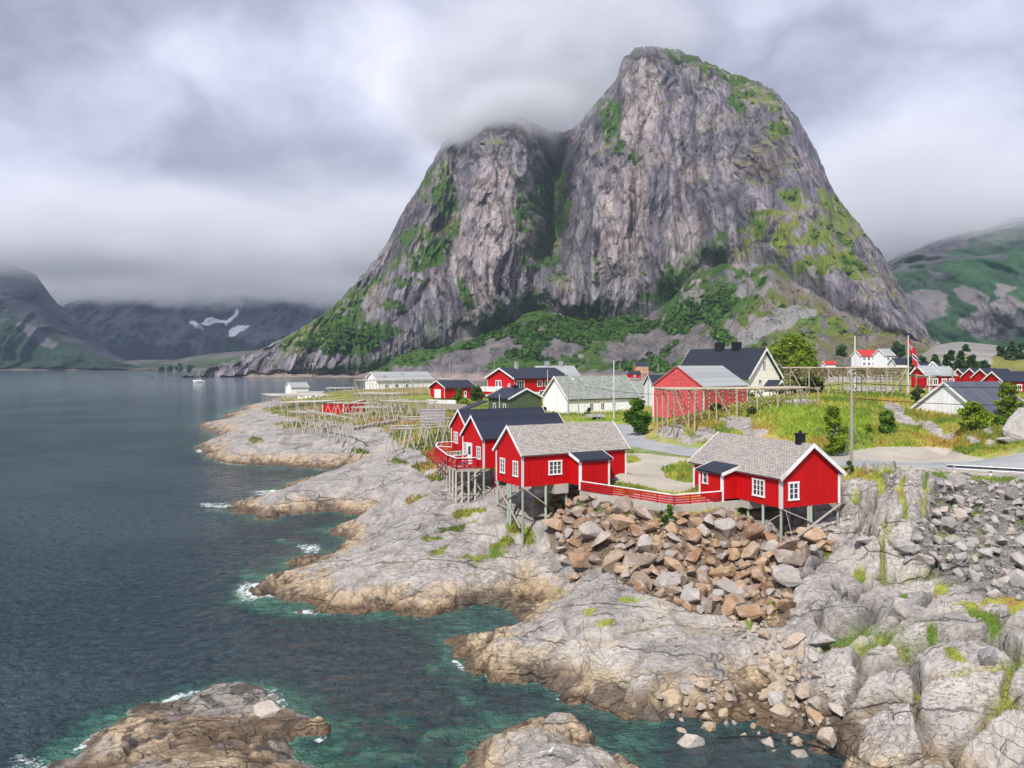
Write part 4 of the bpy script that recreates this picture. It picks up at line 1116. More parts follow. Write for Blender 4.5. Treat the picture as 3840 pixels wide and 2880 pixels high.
def house(name, label, cat, corner, ang, side, L, W, z0, hw, rise, wall=None, roof=None, trim=None, over=0.28, gover=0.25, th=0.14,
          corners=True, barge=True, group=None, ends=(0, 1), cb=0.16, asym=0.5, bargew=0.20):
    """corner: near corner (x, y); ridge runs along ang from it, the gable goes to the given side"""
    a = math.radians(ang)
    r = Vector((math.cos(a), math.sin(a), 0)); g = Vector((-math.sin(a), math.cos(a), 0))*side
    o = Vector((corner[0], corner[1], z0))
    wall = wall or M_RED; roof = roof or M_ROOF_DARK; trim = trim or M_WHITE
    t = thing(name, o, label, cat, group)
    h = H(); h.t = t; h.r = r; h.g = g; h.o = o; h.L = L; h.W = W; h.hw = hw; h.rise = rise; h.z0 = z0
    def pt(s, q, z): return o + r*s + g*q + UP*z
    h.pt = pt
    m = MB()
    A = [pt(0,0,0), pt(L,0,0), pt(L,W,0), pt(0,W,0)]; B = [pt(0,0,hw), pt(L,0,hw), pt(L,W,hw), pt(0,W,hw)]
    R0, R1 = pt(0, W*asym, hw+rise), pt(L, W*asym, hw+rise)
    fl = side < 0
    def P_(x): m.poly(x, fl)
    P_([A[0], A[1], B[1], B[0]]); P_([A[2], A[3], B[3], B[2]])
    P_([A[3], A[0], B[0], R0, B[3]]); P_([A[1], A[2], B[2], R1, B[1]])
    P_([A[3], A[2], A[1], A[0]]); P_([B[0], B[1], R1, R0]); P_([B[2], B[3], R0, R1])
    m.build('wall', wall, t)
    # roof: two slabs meeting at the ridge
    rf = MB()
    for q0, q1 in ((0, W*asym), (W, W*asym)):
        dn = (pt(0, q1, rise) - pt(0, q0, 0)); dn.normalize()
        up = Vector((-dn.dot(g)*0, 0, 0))
        nrm = r.cross(dn).normalized()
        if nrm.z < 0: nrm = -nrm
        e0 = pt(-gover, q0, hw) - dn*over; e1 = pt(L+gover, q0, hw) - dn*over
        k0 = pt(-gover, q1, hw+rise); k1 = pt(L+gover, q1, hw+rise)
        lift = nrm*0.015
        bot = [e0+lift, e1+lift, k1+lift, k0+lift]
        top = [e0+lift+nrm*th, e1+lift+nrm*th, k1+UP*(th/nrm.z)+lift, k0+UP*(th/nrm.z)+lift]
        if (bot[1]-bot[0]).cross(bot[3]-bot[0]).z < 0:
            bot = bot[::-1]; top = top[::-1]
        rf.hexa(bot, top)
        h.slope = dn
    rf_o = rf.build('roof', roof, t)
    if barge:
        for e in ends:
            s = -gover-0.03 if e == 0 else L+gover
            for q0 in (0, W):
                b = MB()
                dn = (pt(0, W*asym, rise) - pt(0, q0, 0)).normalized()
                nrm = r.cross(dn).normalized()
                if nrm.z < 0: nrm = -nrm
                p0 = pt(s, q0, hw) - dn*(over+0.02) + nrm*(0.015-bargew+th+0.05); p1 = pt(s, W*asym, hw+rise) + nrm*(0.015-bargew+th+0.05)
                p1t = pt(s, W*asym, hw+rise) + UP*((0.015+th+0.05)/nrm.z); p0t = p0 + nrm*bargew
                p1 = p1t - UP*(bargew/nrm.z)
                q = [p0, p1, p1t, p0t]
                i = [x + r*0.03 for x in q]
                b.v = q + i
                b.f = [[0,1,2,3],[7,6,5,4],[0,4,5,1],[1,5,6,2],[2,6,7,3],[3,7,4,0]]
                b.build('barge_board', trim, t)
    if corners:
        for (s, q) in ((0, 0), (L, 0), (0, W), (L, W)):
            b = MB(); ds = 1 if s == 0 else -1; dq = 1 if q == 0 else -1
            zt = hw - 0.02
            b.box(pt(s, q, -0.03) - r*ds*0.03 - g*dq*0.03, r*ds*cb, g*dq*0.03, UP*zt)
            b.box(pt(s, q, -0.03) - r*ds*0.03, r*ds*0.03, g*dq*(cb-0.03), UP*zt)
            b.build('corner_board', trim, t)
    return h
def pile(h_t, x, y, ztop, mat=None, w=0.16, name='support_post', lean=None):
    zb = hz(x, y) - 0.35
    m = MB(); m.beam((x, y, zb), (x, y, ztop), w)
    return m.build(name, mat or M_POST, h_t)
def brace(h_t, p, q, mat=None, w=0.13, name='brace'):
    m = MB(); m.beam(p, q, w, 0.06); return m.build(name, mat or M_WOOD, h_t)
def chimney(h, s, q, w, d, ht, mat=None, cap=True, sink=1.2):
    zr = h.hw + h.rise*(1 - abs(q-h.W/2)/(h.W/2))
    m = MB(); c = h.pt(s, q, zr-sink)
    m.box(c - h.r*w/2 - h.g*d/2, h.r*w, h.g*d, UP*(ht+sink))
    o = m.build('chimney', mat or M_BLACK, h.t)
    if cap:
        m = MB(); c2 = h.pt(s, q, zr+ht)
        m.box(c2 - h.r*(w/2+0.07) - h.g*(d/2+0.07) + UP*0.01, h.r*(w+0.14), h.g*(d+0.14), UP*0.08)
        m.tube([c2+UP*0.08, c2+UP*0.28], 0.12, 8)
        m.build('chimney_cap', mat or M_BLACK, o)
    return o
def lean_to(h, s0, s1, depth, zlow, zhigh, mat_roof=None, back_q=0.0, ov=0.22, win=None):
    """porch box on the near long wall"""
    pt = h.pt; t = h.t
    m = MB()
    fl = (h.r.cross(h.g)).z < 0
    A = [pt(s0,-depth,0), pt(s1,-depth,0), pt(s1,0.01,0), pt(s0,0.01,0)]
    B = [pt(s0,-depth,zlow), pt(s1,-depth,zlow), pt(s1,0.01,zhigh-0.1), pt(s0,0.01,zhigh-0.1)]
    for f in ([A[0],A[1],B[1],B[0]], [A[1],A[2],B[2],B[1]], [A[3],A[0],B[0],B[3]], [A[2],A[3],B[3],B[2]], [A[3],A[2],A[1],A[0]], B): m.poly(f, fl)
    po = m.build('porch_wall', M_RED, t)
    dn = (B[2]-B[1]).normalized()
    e = [pt(s0-0.2,-depth,zlow+0.02)-dn*ov, pt(s1+0.2,-depth,zlow+0.02)-dn*ov, pt(s1+0.2,0.45,zhigh-0.1+0.02)+dn*0.0, pt(s0-0.2,0.45,zhigh-0.1+0.02)]
    e[2] = e[1] + dn*(ov+depth/abs(dn.dot(h.g))+0.35); e[3] = e[0] + dn*(ov+depth/abs(dn.dot(h.g))+0.35)
    tp = [x+UP*0.13 for x in e]
    m = MB()
    if fl: e = e[::-1]; tp = tp[::-1]
    m.hexa(e, tp); m.build('porch_roof', mat_roof or M_ROOF_DARK, t)
    for s, sg in ((s0-0.2, -1), (s1+0.2, 1)):
        a = pt(s,-depth,zlow)-dn*ov + h.r*sg*0.02; b = a + dn*(ov+depth/abs(dn.dot(h.g))+0.25)
        m = MB(); m.beam(a+UP*0.05, b+UP*0.05, 0.035, 0.24)
        m.build('barge_board', M_WHITE, t)
    for s, sg in ((s0, 1), (s1, -1)):
        m = MB()
        m.box(pt(s,-depth,-0.35)-h.r*sg*0.03-h.g*0.03, h.r*sg*0.17, h.g*0.03, UP*(zlow+0.33))
        m.box(pt(s,-depth,-0.35)-h.r*sg*0.03, h.r*sg*0.03, h.g*0.14, UP*(zlow+0.33))
        m.build('corner_board', M_WHITE, t)

# --- the stilted cabin in the middle
ang_a = math.degrees(math.atan2(0.478, 0.878))
ca = house('stilt_cabin', 'red stilted cabin with a slate roof, at the left end of the slatted fence', 'cabin', (0.81, 60.2), ang_a, 1, 10.05, 4.45, 7.28, 2.52, 1.95, M_RED, M_SLATE, gover=0.20, over=0.22)
na = -ca.g; nl = -ca.r
window(ca.t, ca.pt(3.0, 0, 1.35), ca.r, na, 1.05, 0.95, 3, 3)
window(ca.t, ca.pt(0, 1.05, 1.32), ca.g, nl, 0.62, 1.05, 2, 3)
window(ca.t, ca.pt(0, 3.25, 1.32), ca.g, nl, 0.62, 1.05, 2, 3)
lean_to(ca, 4.4, 7.25, 1.5, 1.95, 2.55)
for s, q in ((0.08,0.08),(0.08,2.1),(0.08,2.5),(0.1,4.35),(2.2,0.1),(2.2,4.3),(4.2,0.2),(2.2,2.2)):
    p = ca.pt(s, q, 0); pile(ca.t, p.x, p.y, 7.28)
brace(ca.t, ca.pt(0.0,0,-0.1)-ca.g*0.1, ca.pt(0.0,4.2,-2.1)-ca.r*0.06)
brace(ca.t, ca.pt(0.0,4.3,-0.1)-ca.r*0.14, ca.pt(0.0,0.1,-3.2)-ca.r*0.14)
brace(ca.t, ca.pt(0.1,-0.10,-0.1), ca.pt(2.2,-0.10,-1.6))
m = MB(); m.box(ca.pt(2.9,-0.1,-0.75), ca.r*1.3, ca.g*3.5, UP*0.745); m.build('foundation', M_CONCRETE, ca.t)
m = MB(); m.tube([ca.pt(-0.12, 4.5, 2.4), ca.pt(-0.15, 4.45, -1.2)], 0.03, 6); m.build('drain_pipe', M_RED_RAIL, ca.t)

# --- the stilted cabin on the right
ang_b = math.degrees(math.atan2(0.911, -0.4126))
cb_ = house('stilt_cabin', 'red stilted cabin with a slate roof and black chimney, beside the rock bluff', 'cabin', (18.51, 53.0), ang_b, -1, 9.6, 5.5, 6.99, 2.14, 2.02, M_RED, M_SLATE, gover=0.3, over=0.30, bargew=0.26, cb=0.2)
nb_ = -cb_.g; ng = -cb_.r
window(cb_.t, cb_.pt(0, 1.12, 1.12), cb_.g, ng, 0.72, 1.05, 2, 3, fw=0.12)
window(cb_.t, cb_.pt(2.15, 0, 1.12), cb_.r, nb_, 1.0, 1.05, 3, 3, fw=0.12)
lean_to(cb_, 4.46, 7.1, 1.38, 1.85, 2.35)
window(cb_.t, cb_.pt(6.35, -1.38, 1.35), cb_.r, nb_, 0.4, 0.75, 1, 2)
chimney(cb_, 1.0, 2.75, 0.5, 0.5, 0.75)
for s, q in ((0.1,0.1),(0.1,2.6),(0.1,2.85),(0.1,5.4),(1.85,0.1),(2.2,5.4),(2.0,2.7),(3.6,0.3)):
    p = cb_.pt(s, q, 0); pile(cb_.t, p.x, p.y, 6.99)
brace(cb_.t, cb_.pt(0,0,-0.05)-cb_.r*0.08, cb_.pt(0,5.5,-2.25)-cb_.r*0.08, w=0.16)
brace(cb_.t, cb_.pt(0,5.4,-0.05)-cb_.r*0.16, cb_.pt(0,-0.15,-2.75)-cb_.r*0.16, w=0.16)
brace(cb_.t, cb_.pt(0.1,-0.08,-0.5), cb_.pt(1.9,-0.08,-1.6), w=0.14)
m = MB(); m.box(cb_.pt(3.2,0.05,-0.6), cb_.r*1.0, cb_.g*4.5, UP*0.595); m.build('foundation', M_CONCRETE, cb_.t)
m = MB(); m.tube([cb_.pt(-0.1,0.3,-0.05), cb_.pt(-0.5,0.9,-3.0)], 0.012, 4); m.build('rope', M_WHITE, cb_.t)

# --- the two cabins with the deck
cc = house('stilt_cabin', 'red stilted cabin with a dark roof, nearer of the two on the railed deck', 'cabin', (-2.62, 70.7), ang_a, 1, 9.2, 4.5, 7.3, 2.7, 1.85, M_RED, M_ROOF_DARK, gover=0.22, over=0.2)
nl = -cc.r
window(cc.t, cc.pt(0, 0.95, 1.35), cc.g, nl, 0.62, 1.0, 2, 3)
door(cc.t, cc.pt(0, 2.9, 0.02), cc.g, nl, 0.9, 2.0)
window(cc.t, cc.pt(0, 3.85, 1.45), cc.g, nl, 0.5, 1.0, 2, 3)
cd = house('stilt_cabin', 'red stilted cabin with a dark roof, farther of the two on the railed deck', 'cabin', (-4.75+0.1, 81.9), ang_a, 1, 10.2, 4.4, 7.5, 2.4, 1.85, M_RED, M_ROOF_DARK, gover=0.22, over=0.2)
door(cd.t, cd.pt(0, 0.75, 0.02), cd.g, nl, 0.8, 2.0)
window(cd.t, cd.pt(0, 3.1, 1.3), cd.g, nl, 0.8, 1.1, 3, 3)
for h_ in (cc, cd):
    for s, q in ((0.1,0.1),(0.1,2.2),(0.1,4.3),(1.6,0.1),(3.0,0.1),(3.0,4.3)):
        p = h_.pt(s, q, 0); pile(h_.t, p.x, p.y, h_.z0)
brace(cc.t, cc.pt(0,0.2,-0.05)-cc.r*0.1, cc.pt(-1.4,3.4,-2.4), w=0.14)
brace(cc.t, cc.pt(0,0.2,-0.45)-cc.r*0.2, cc.pt(-1.9,3.2,-2.6), w=0.12)
brace(cc.t, cc.pt(0,4.0,-0.1)-cc.r*0.1, cc.pt(0,0.4,-2.0)-cc.r*0.1, w=0.12)
# deck
dk = thing('deck', (-6.0, 75.0, 7.2), 'grey board deck on stilts with white capped red slatted railing', 'deck')
DP = [Vector((-3.30, 71.3, 7.2)), Vector((-5.09, 70.8, 7.2)), Vector((-6.16, 73.4, 7.2)), Vector((-8.09, 81.4, 7.2)), Vector((-7.7, 84.6, 7.2)), Vector((-5.0, 82.0, 7.2)), cc.pt(-0.05, 4.4, -0.1), cc.pt(-0.05, 0.3, -0.1)]
m = MB(); b = [p - UP*0.22 for p in DP]
m.f.append(list(range(len(DP)))[::-1]); m.v += b
m.f.append([len(DP)+i for i in range(len(DP))]); m.v += DP
n_ = len(DP)
for i in range(n_):
    j = (i+1) % n_
    m.f.append([i, j, n_+j, n_+i][::1])
dko = m.build('deck_floor', M_DECK, dk)
bmf = bmesh.new(); bmf.from_mesh(dko.data); bmesh.ops.recalc_face_normals(bmf, faces=bmf.faces); bmf.to_mesh(dko.data); bmf.free()
def railing(parent, pts, h=1.0, slats=4, cap=True, step=1.4, mat=None, slope=0.0):
    post = MB(); sl = MB(); cp = MB()
    for a, b in zip(pts[:-1], pts[1:]):
        a = Vector(a); b = Vector(b); L = (b-a).length; n = max(1, round(L/step))
        for k in range(n+1):
            p = a.lerp(b, k/n); post.beam(p, p+UP*(h-0.03), 0.09)
        side = (b-a).normalized().cross(UP)*0.055
        for k in range(slats):
            z = 0.14 + (h-0.28)*k/max(1, slats-1)
            sl.beam(a+UP*z+side, b+UP*z+side, 0.03, 0.13)
        cp.beam(a+UP*h, b+UP*h, 0.14, 0.05)
    if post.v: post.build('railing_posts', mat or M_RED_RAIL, parent)
    sl.build('railing_slats', mat or M_RED_RAIL, parent)
    if cap: cp.build('railing_cap', M_WHITE, parent)
railing(dk, [p + (0, 0, 0.0) if False else p.copy() for p in DP[0:4]], 1.05)
railing(dk, [Vector((-8.0, 81.2, 7.3)), Vector((-8.1, 84.0, 7.3)), Vector((-5.6, 85.2, 7.3))], 1.05)
railing(dk, [Vector((-8.0, 80.8, 7.3)), Vector((-6.2, 79.8, 7.3))], 1.0)
railing(dk, [Vector((-6.1, 73.6, 7.2)), Vector((-4.9, 74.6, 7.2))], 0.9)
for a, b, n in ((DP[0], DP[1], 3), (DP[1], DP[2], 3), (DP[2], DP[3], 5), (Vector((-4.6,73.2,7.2)), Vector((-6.4,80,7.2)), 4)):
    for k in range(n):
        p = a.lerp(b, (k+0.15)/n); pile(dk, p.x, p.y, 6.98, M_WOOD, 0.17)
for p, q in ((Vector((-4.0,71.3,6.9)), Vector((-5.9,73.8,4.6))), (Vector((-5.0,70.95,6.9)), Vector((-3.6,72.2,4.5))), (Vector((-5.9,73.2,6.9)), Vector((-6.9,77,5.2))), (Vector((-4.9,71.0,4.9)), Vector((-3.0,71.2,4.9)))):
    brace(dk, p, q)
# outward leaning red trestle below the railing
m = MB(); rr = random.Random(4)
for k in range(10):
    t = k/9; a = DP[2].lerp(DP[3], t); a = a + UP*(-0.05)
    e = a + Vector((-0.95, -0.4, -0.1))
    m.beam(a + UP*0.95, e + UP*0.35, 0.07); m.beam(a + UP*(-0.7), e + UP*0.3, 0.06)
    m.beam(a + UP*0.1, e + UP*0.3 + Vector((0.5, 0, 0)), 0.05)
for k in range(5):
    a = DP[2] + Vector((-0.24*k, -0.10*k, 0.85-0.14*k)); b = DP[3] + Vector((-0.24*k, -0.10*k, 0.85-0.14*k)); m.beam(a, b, 0.05)
    a = DP[2] + Vector((-0.24*k, -0.10*k, -0.75+0.2*k)); b = DP[3] + Vector((-0.24*k, -0.10*k, -0.7+0.2*k)); m.beam(a, b, 0.04) if k < 3 else None
m.build('red_trestle', M_RED_RAIL, dk)
# tables and bench on the deck
def picnic_table(loc, rz, label):
    t = thing('picnic_table', loc, label, 'table', 'grey picnic tables on the deck')
    c, s = math.cos(rz), math.sin(rz); u = Vector((c, s, 0)); v = Vector((-s, c, 0)); o = Vector(loc)
    m = MB()
    for k in range(4): m.box(o - u*0.8 + v*(-0.34+k*0.175) + UP*0.72, u*1.6, v*0.155, UP*0.04)
    m.build('table_top', M_DECK, t)
    for sg in (-1, 1):
        m = MB(); m.box(o - u*0.8 + v*(sg*0.68-0.13) + UP*0.43, u*1.6, v*0.26, UP*0.04); m.build('seat', M_DECK, t)
    for sg in (-1, 1):
        m = MB(); b0 = o + u*sg*0.55
        m.beam(b0 - v*0.7 + UP*0.02, b0 - v*0.2 + UP*0.72, 0.09, 0.05); m.beam(b0 + v*0.7 + UP*0.02, b0 + v*0.2 + UP*0.72, 0.09, 0.05)
        m.beam(b0 - v*0.75 + UP*0.4, b0 + v*0.75 + UP*0.4, 0.05, 0.09); m.build('leg', M_DECK, t)
    return t
picnic_table((-5.0, 75.6, 7.2), ang_a*math.pi/180, 'grey picnic table on the deck, nearer to the white door')
picnic_table((-5.9, 78.6, 7.2), 0.3, 'grey picnic table on the deck, nearer to the far cabin')

# --- fence between the two cabins
fp = [ca.pt(4.45, -1.58, 0), Vector((11.57, 54.9, 6.9)), cb_.pt(4.5, -1.42, 0)]
F0 = Vector((fp[0].x, fp[0].y, 6.95)); F1 = Vector((11.57, 54.9, 6.9)); F2 = Vector((fp[2].x, fp[2].y, 6.9))
fe = thing('slatted_fence', F1, 'low red slatted fence with white cap rail between the two slate roofed cabins', 'fence')
for a, b in ((F0, F1), (F1, F2)):
    L = (b-a).length; n = round(L/1.55)
    for k in range(n+1):
        if k == 0 and a is F1: continue
        p = a.lerp(b, k/n); m = MB(); m.beam(p - UP*0.05, p + UP*0.66, 0.09); m.build('fence_post', M_RED_RAIL, fe)
    sd = (b-a).normalized().cross(UP)*0.06
    for k in range(4):
        m = MB(); z = 0.07 + 0.17*k
        m.beam(a+UP*z+sd, b+UP*z+sd, 0.028, 0.115); m.build('slat', M_RED_RAIL, fe)
    m = MB(); m.beam(a+UP*0.70, b+UP*0.70, 0.15, 0.05); m.build('cap_rail', M_WHITE, fe)
m = MB()
for a, b in ((F0, F1), (F1, F2 + (F2-F1).normalized()*3.8 + Vector((0.8, -0.3, 0))*0)):
    d = (b-a).normalized(); sd = Vector((d.y, -d.x, 0))
    m.box(a - UP*0.62 - sd*0.02 - d*0.0, d*((b-a).length+0.0), sd*0.22, UP*0.55)
m.build('concrete_kerb', M_CONCRETE, fe)

# ------------------------------------------------------------------ village
def atd(px, d): return ((px-512)*d/FPX, d)
# white warehouse
wh = house('warehouse', 'long white boarded warehouse with a mossy slate roof, behind the trailer', 'building', atd(568.6, 162), 30.5, 1, 18.8, 9.8, 5.9, 3.6, 4.3, M_WHITE_WALL, M_SLATE_GREEN, over=0.5, gover=0.5, th=0.25, bargew=0.35, corners=False)
for s in (5.9, 8.9, 12.0): window(wh.t, wh.pt(s, 0, 1.75), wh.r, -wh.g, 0.75, 1.35, 2, 3, fw=0.14, sill=False)
m = MB(); m.box(wh.pt(0.1,-0.42,3.22), wh.r*18.6, wh.g*0.08, UP*0.12); m.build('gutter', M_BLACK, wh.t)
m = MB(); a0 = wh.pt(7.5, -1.1, -0.1); a1 = wh.pt(14.5, -1.1, 1.6)
m.beam(a0, a1, 0.9, 0.15); m.beam(a0+UP*1.0-wh.g*0.4, a1+UP*1.0-wh.g*0.4, 0.1); m.beam(a0+UP*0.5-wh.g*0.4, a1+UP*0.5-wh.g*0.4, 0.1)
for k in range(6): p = a0.lerp(a1, k/5)-wh.g*0.4; m.beam(p-UP*0.8, p+UP*1.0, 0.1)
m.build('ramp', M_WHITE, wh.t)
# red two-storey house
rh = house('house', 'red two storey house with a dark roof, white balcony and satellite dish', 'house', atd(514.6, 232), 36, 1, 21, 14.5, 5.6, 6.75, 2.9, M_RED, M_ROOF_DARK, over=0.7, gover=0.7, th=0.25, bargew=0.45)
chimney(rh, 5.5, 6.6, 0.9, 0.9, 2.3, M_METAL); 
for s, w_ in ((2.2, 2.6), (9.6, 1.6), (12.6, 1.6), (17.5, 1.4)): window(rh.t, rh.pt(s, 0, 5.0 if s > 3 else 4.7), rh.r, -rh.g, w_, 1.5 if s > 3 else 2.3, 3 if s < 3 else 2, 1, fw=0.2)
window(rh.t, rh.pt(0, 9.3, 5.0), rh.g, -rh.r, 1.0, 1.7, 1, 1, fw=0.22); window(rh.t, rh.pt(0, 7.6, 5.0), rh.g, -rh.r, 1.0, 1.7, 1, 1, fw=0.22)
m = MB(); m.box(rh.pt(-2.5, 0.2, 2.5), rh.r*2.45, rh.g*15.4, UP*1.5); m.build('balcony', M_WHITE, rh.t)
m = MB(); m.box(rh.pt(-2.4, 0.4, 1.7), rh.r*2.3, rh.g*14.8, UP*0.79); m.build('balcony_fascia', M_RED, rh.t)
m = MB(); m.box(rh.pt(-2.3, 0.5, -1.5), rh.r*2.2, rh.g*14.4, UP*3.19); m.build('lower_wall', M_WHITE, rh.t)
m = MB(); m.box(rh.pt(7.5, -0.06, -0.5), rh.r*12, rh.g*0.05, UP*3.0); m.build('lower_wall', M_WHITE, rh.t)
window(rh.t, rh.pt(10.4, -0.06, 1.7), rh.r, -rh.g, 1.6, 2.2, 2, 1, fw=0.2, sill=False)
m = MB(); c = rh.pt(-0.45, 2.3, 4.6)
pts = [c + (rh.g*math.cos(t) + UP*math.sin(t))*0.75 for t in [2*math.pi*k/14 for k in range(14)]]
m.v = pts + [p + rh.r*0.12 for p in pts]; m.f = [list(range(14))[::-1], list(range(14, 28))] + [[k, (k+1) % 14, 14+(k+1) % 14, 14+k] for k in range(14)]
m.build('satellite_dish', M_METAL, rh.t)
# grey roofed building with two vents behind it
gb = house('building', 'grey roofed building with two pale roof vents, behind the red two storey house', 'building', atd(562, 262), 24, 1, 14, 12, 5.5, 6.0, 4.2, M_WHITE_WALL, M_ROOF_ASBESTOS, over=0.6, gover=0.5, th=0.3, corners=False)
gb.t.location.x -= 6.0
for s in (4.0, 9.5): chimney(gb, s, 6, 1.3, 1.3, 1.9, M_ROOF_ASBESTOS, cap=True)
# green house and its lean-to
gh = house('house', 'dark green boarded house with a dark roof and white barge boards', 'house', atd(509.3, 138), 122, -1, 7.4, 7.0, 7.3, 3.3, 1.6, M_GREEN_WALL, M_ROOF_DARK, over=0.45, gover=0.35, th=0.2, bargew=0.28, corners=False)
for s in (1.6, 5.2): window(gh.t, gh.pt(s, 0, 1.6), gh.r, -gh.g, 0.6, 1.1, 1, 1, fw=0.13)
chimney(gh, 3.6, 3.5, 0.7, 0.7, 0.6)
m = MB()
X1 = Vector((1, 0, 0)); q0 = gh.pt(7.6, 0, 2.6)
e = [q0, q0 + Vector((-1.5, 3.5, 0.0)), q0 + Vector((-6.6, 2.4, -2.1)), q0 + Vector((-5.6, -1.6, -2.1))]
if (e[1]-e[0]).cross(e[2]-e[1]).z < 0: e = e[::-1]
m.hexa([p-UP*0.2 for p in e], e); m.build('annex_roof', M_ROOF_DARK, gh.t)
m = MB(); m.box(gh.pt(7.6, 0.2, 0) + Vector((-5.0, -1.0, 0)), (4.4, 0, 0), (0, 2.5, 0), UP*0.42); m.build('annex_wall', M_GREEN_WALL, gh.t)
# garage with slanting white corner boards
gg = house('garage', 'small red garage with a white door and slanting white corner boards', 'garage', atd(446.0, 226), 40, 1, 10.5, 8.2, 6.6, 3.1, 1.9, M_RED, M_ROOF_DARK, over=0.5, gover=0.7, th=0.2, bargew=0.3, corners=False)
door(gg.t, gg.pt(0, 4.3, 0), gg.g, -gg.r, 3.2, 2.5, glass=False, name='garage_door')
door(gg.t, gg.pt(7.0, 0, 0), gg.r, -gg.g, 0.8, 2.0)
for q0, q1 in ((-0.35, 0.6), (8.5, 7.6)):
    m = MB(); m.beam(gg.pt(-0.85, q0, 3.1), gg.pt(-0.1, q1, 0.0), 0.18, 0.1); m.build('corner_board', M_WHITE, gg.t)
# long white house by the water
lw = house('boathouse', 'long white building with a pale grey roof by the water, behind the racks', 'building', atd(377.9, 330), 36, 1, 27, 12.5, 4.6, 4.6, 3.6, M_WHITE_WALL, M_ROOF_ASBESTOS, over=0.6, gover=0.6, th=0.3, bargew=0.4, corners=False)
chimney(lw, 4.0, 2.2, 1.2, 1.0, 1.2, M_METAL, cap=False); chimney(lw, 13.5, 4.0, 1.3, 1.2, 1.0, M_METAL, cap=False)
for s in (4, 9, 14): window(lw.t, lw.pt(s, 0, 2.4), lw.r, -lw.g, 1.2, 1.4, 2, 1, fw=0.2)
bh = house('boathouse', 'tiny white boathouse with a steep gable at the outer tip of the headland', 'building', atd(291.5, 300), 38, 1, 7.0, 6.0, 4.4, 2.9, 1.9, M_WHITE_WALL, M_ROOF_ASBESTOS, over=0.3, gover=0.3, th=0.2, bargew=0.25, corners=False)
bl_ = house('low_shed', 'low white shed with small dark windows, right of the tiny boathouse', 'shed', atd(297, 285), 3, 1, 9.5, 3.6, 3.6, 2.3, 0.5, M_WHITE_WALL, M_ROOF_ASBESTOS, over=0.2, gover=0.2, th=0.12, barge=False, corners=False)
for s in (1.9, 5.9): window(bl_.t, bl_.pt(s, 0, 1.3), bl_.r, -bl_.g, 1.0, 0.6, 2, 1, fw=0.1)
# red shed among the racks
rs = house('shed', 'small red shed with a flat dark roof among the drying racks', 'shed', atd(322.3, 184), 0, 1, 5.1, 6.0, 4.3, 2.9, 0.05, M_RED, M_ROOF_DARK, over=0.1, gover=0.1, th=0.08, barge=False, cb=0.2)
m = MB(); a = rs.pt(5.1, 0, 2.9); b = rs.pt(5.1+4.2, 5.0, 2.6)
m.v = [rs.pt(5.12,0.02,-0.5), rs.pt(9.0,3.6,-0.5), rs.pt(9.0,3.6,3.6), rs.pt(5.12,0.02,2.9), rs.pt(5.12,6,-0.5), rs.pt(9.0,6,-0.5), rs.pt(9.0,6,3.6), rs.pt(5.12,6,2.9)]
m.f = [[0,1,2,3],[1,5,6,2],[5,4,7,6],[4,0,3,7],[3,2,6,7],[4,5,1,0]]
m.build('side_wing', M_RED, rs.t)
m = MB(); m.beam(rs.pt(5.1,-0.05,2.95), rs.pt(9.1,3.6,3.7), 0.1, 0.25); m.build('barge_board', M_WHITE, rs.t)
# grey box shed
gs = house('shed', 'small weathered grey box shed behind the red trestle', 'shed', atd(431.5, 128), 3, 1, 4.2, 2.6, 7.0, 2.1, 0.1, M_GREY_WALL, M_GREY_WALL, over=0.06, gover=0.06, th=0.06, barge=False, corners=False)
gs.t.location.x -= 1.9; 
# long white garden wall
m = MB(); a = at(427.8, 401.3, 190); b = at(466, 402.5, 170)
gw = thing('garden_wall', a, 'long low white wall on a stone footing in front of the red garage', 'wall')
m.beam(a, a.lerp(b, 0.75), 0.3, 0.9); m.build('coping', M_WHITE, gw); m = MB(); m.beam(a - UP*1.15, b - UP*1.05, 0.5, 1.4); m.build('stone_footing', M_BOULDER_TAN, gw)
# big worn red barn on posts
rb = house('barn', 'big worn red barn with a pale sheet roof, standing on posts above the rocks', 'barn', atd(703.7, 112), 41, 1, 11.5, 9.3, 8.7, 4.85, 2.9, M_RED_WORN, M_ROOF_ASBESTOS, over=0.25, gover=0.2, th=0.1, barge=False, cb=0.22)
for k in range(5):
    p = rb.pt(0.15, 0.1+k*2.28, 0); pile(rb.t, p.x, p.y, 8.7, M_WOOD, 0.22)
for k in range(4):
    p = rb.pt(0.3+k*3.6, 0.1, 0); pile(rb.t, p.x, p.y, 8.7, M_WOOD, 0.22)
for q in (0.1, 4.65):
    m = MB(); m.beam(rb.pt(-0.18, q, 4.85 if q < 1 else 7.8), rb.pt(-0.18, 4.65 if q < 1 else 9.3, 7.8 if q < 1 else 4.85), 0.05, 0.12); m.build('verge', M_RED_WORN, rb.t)
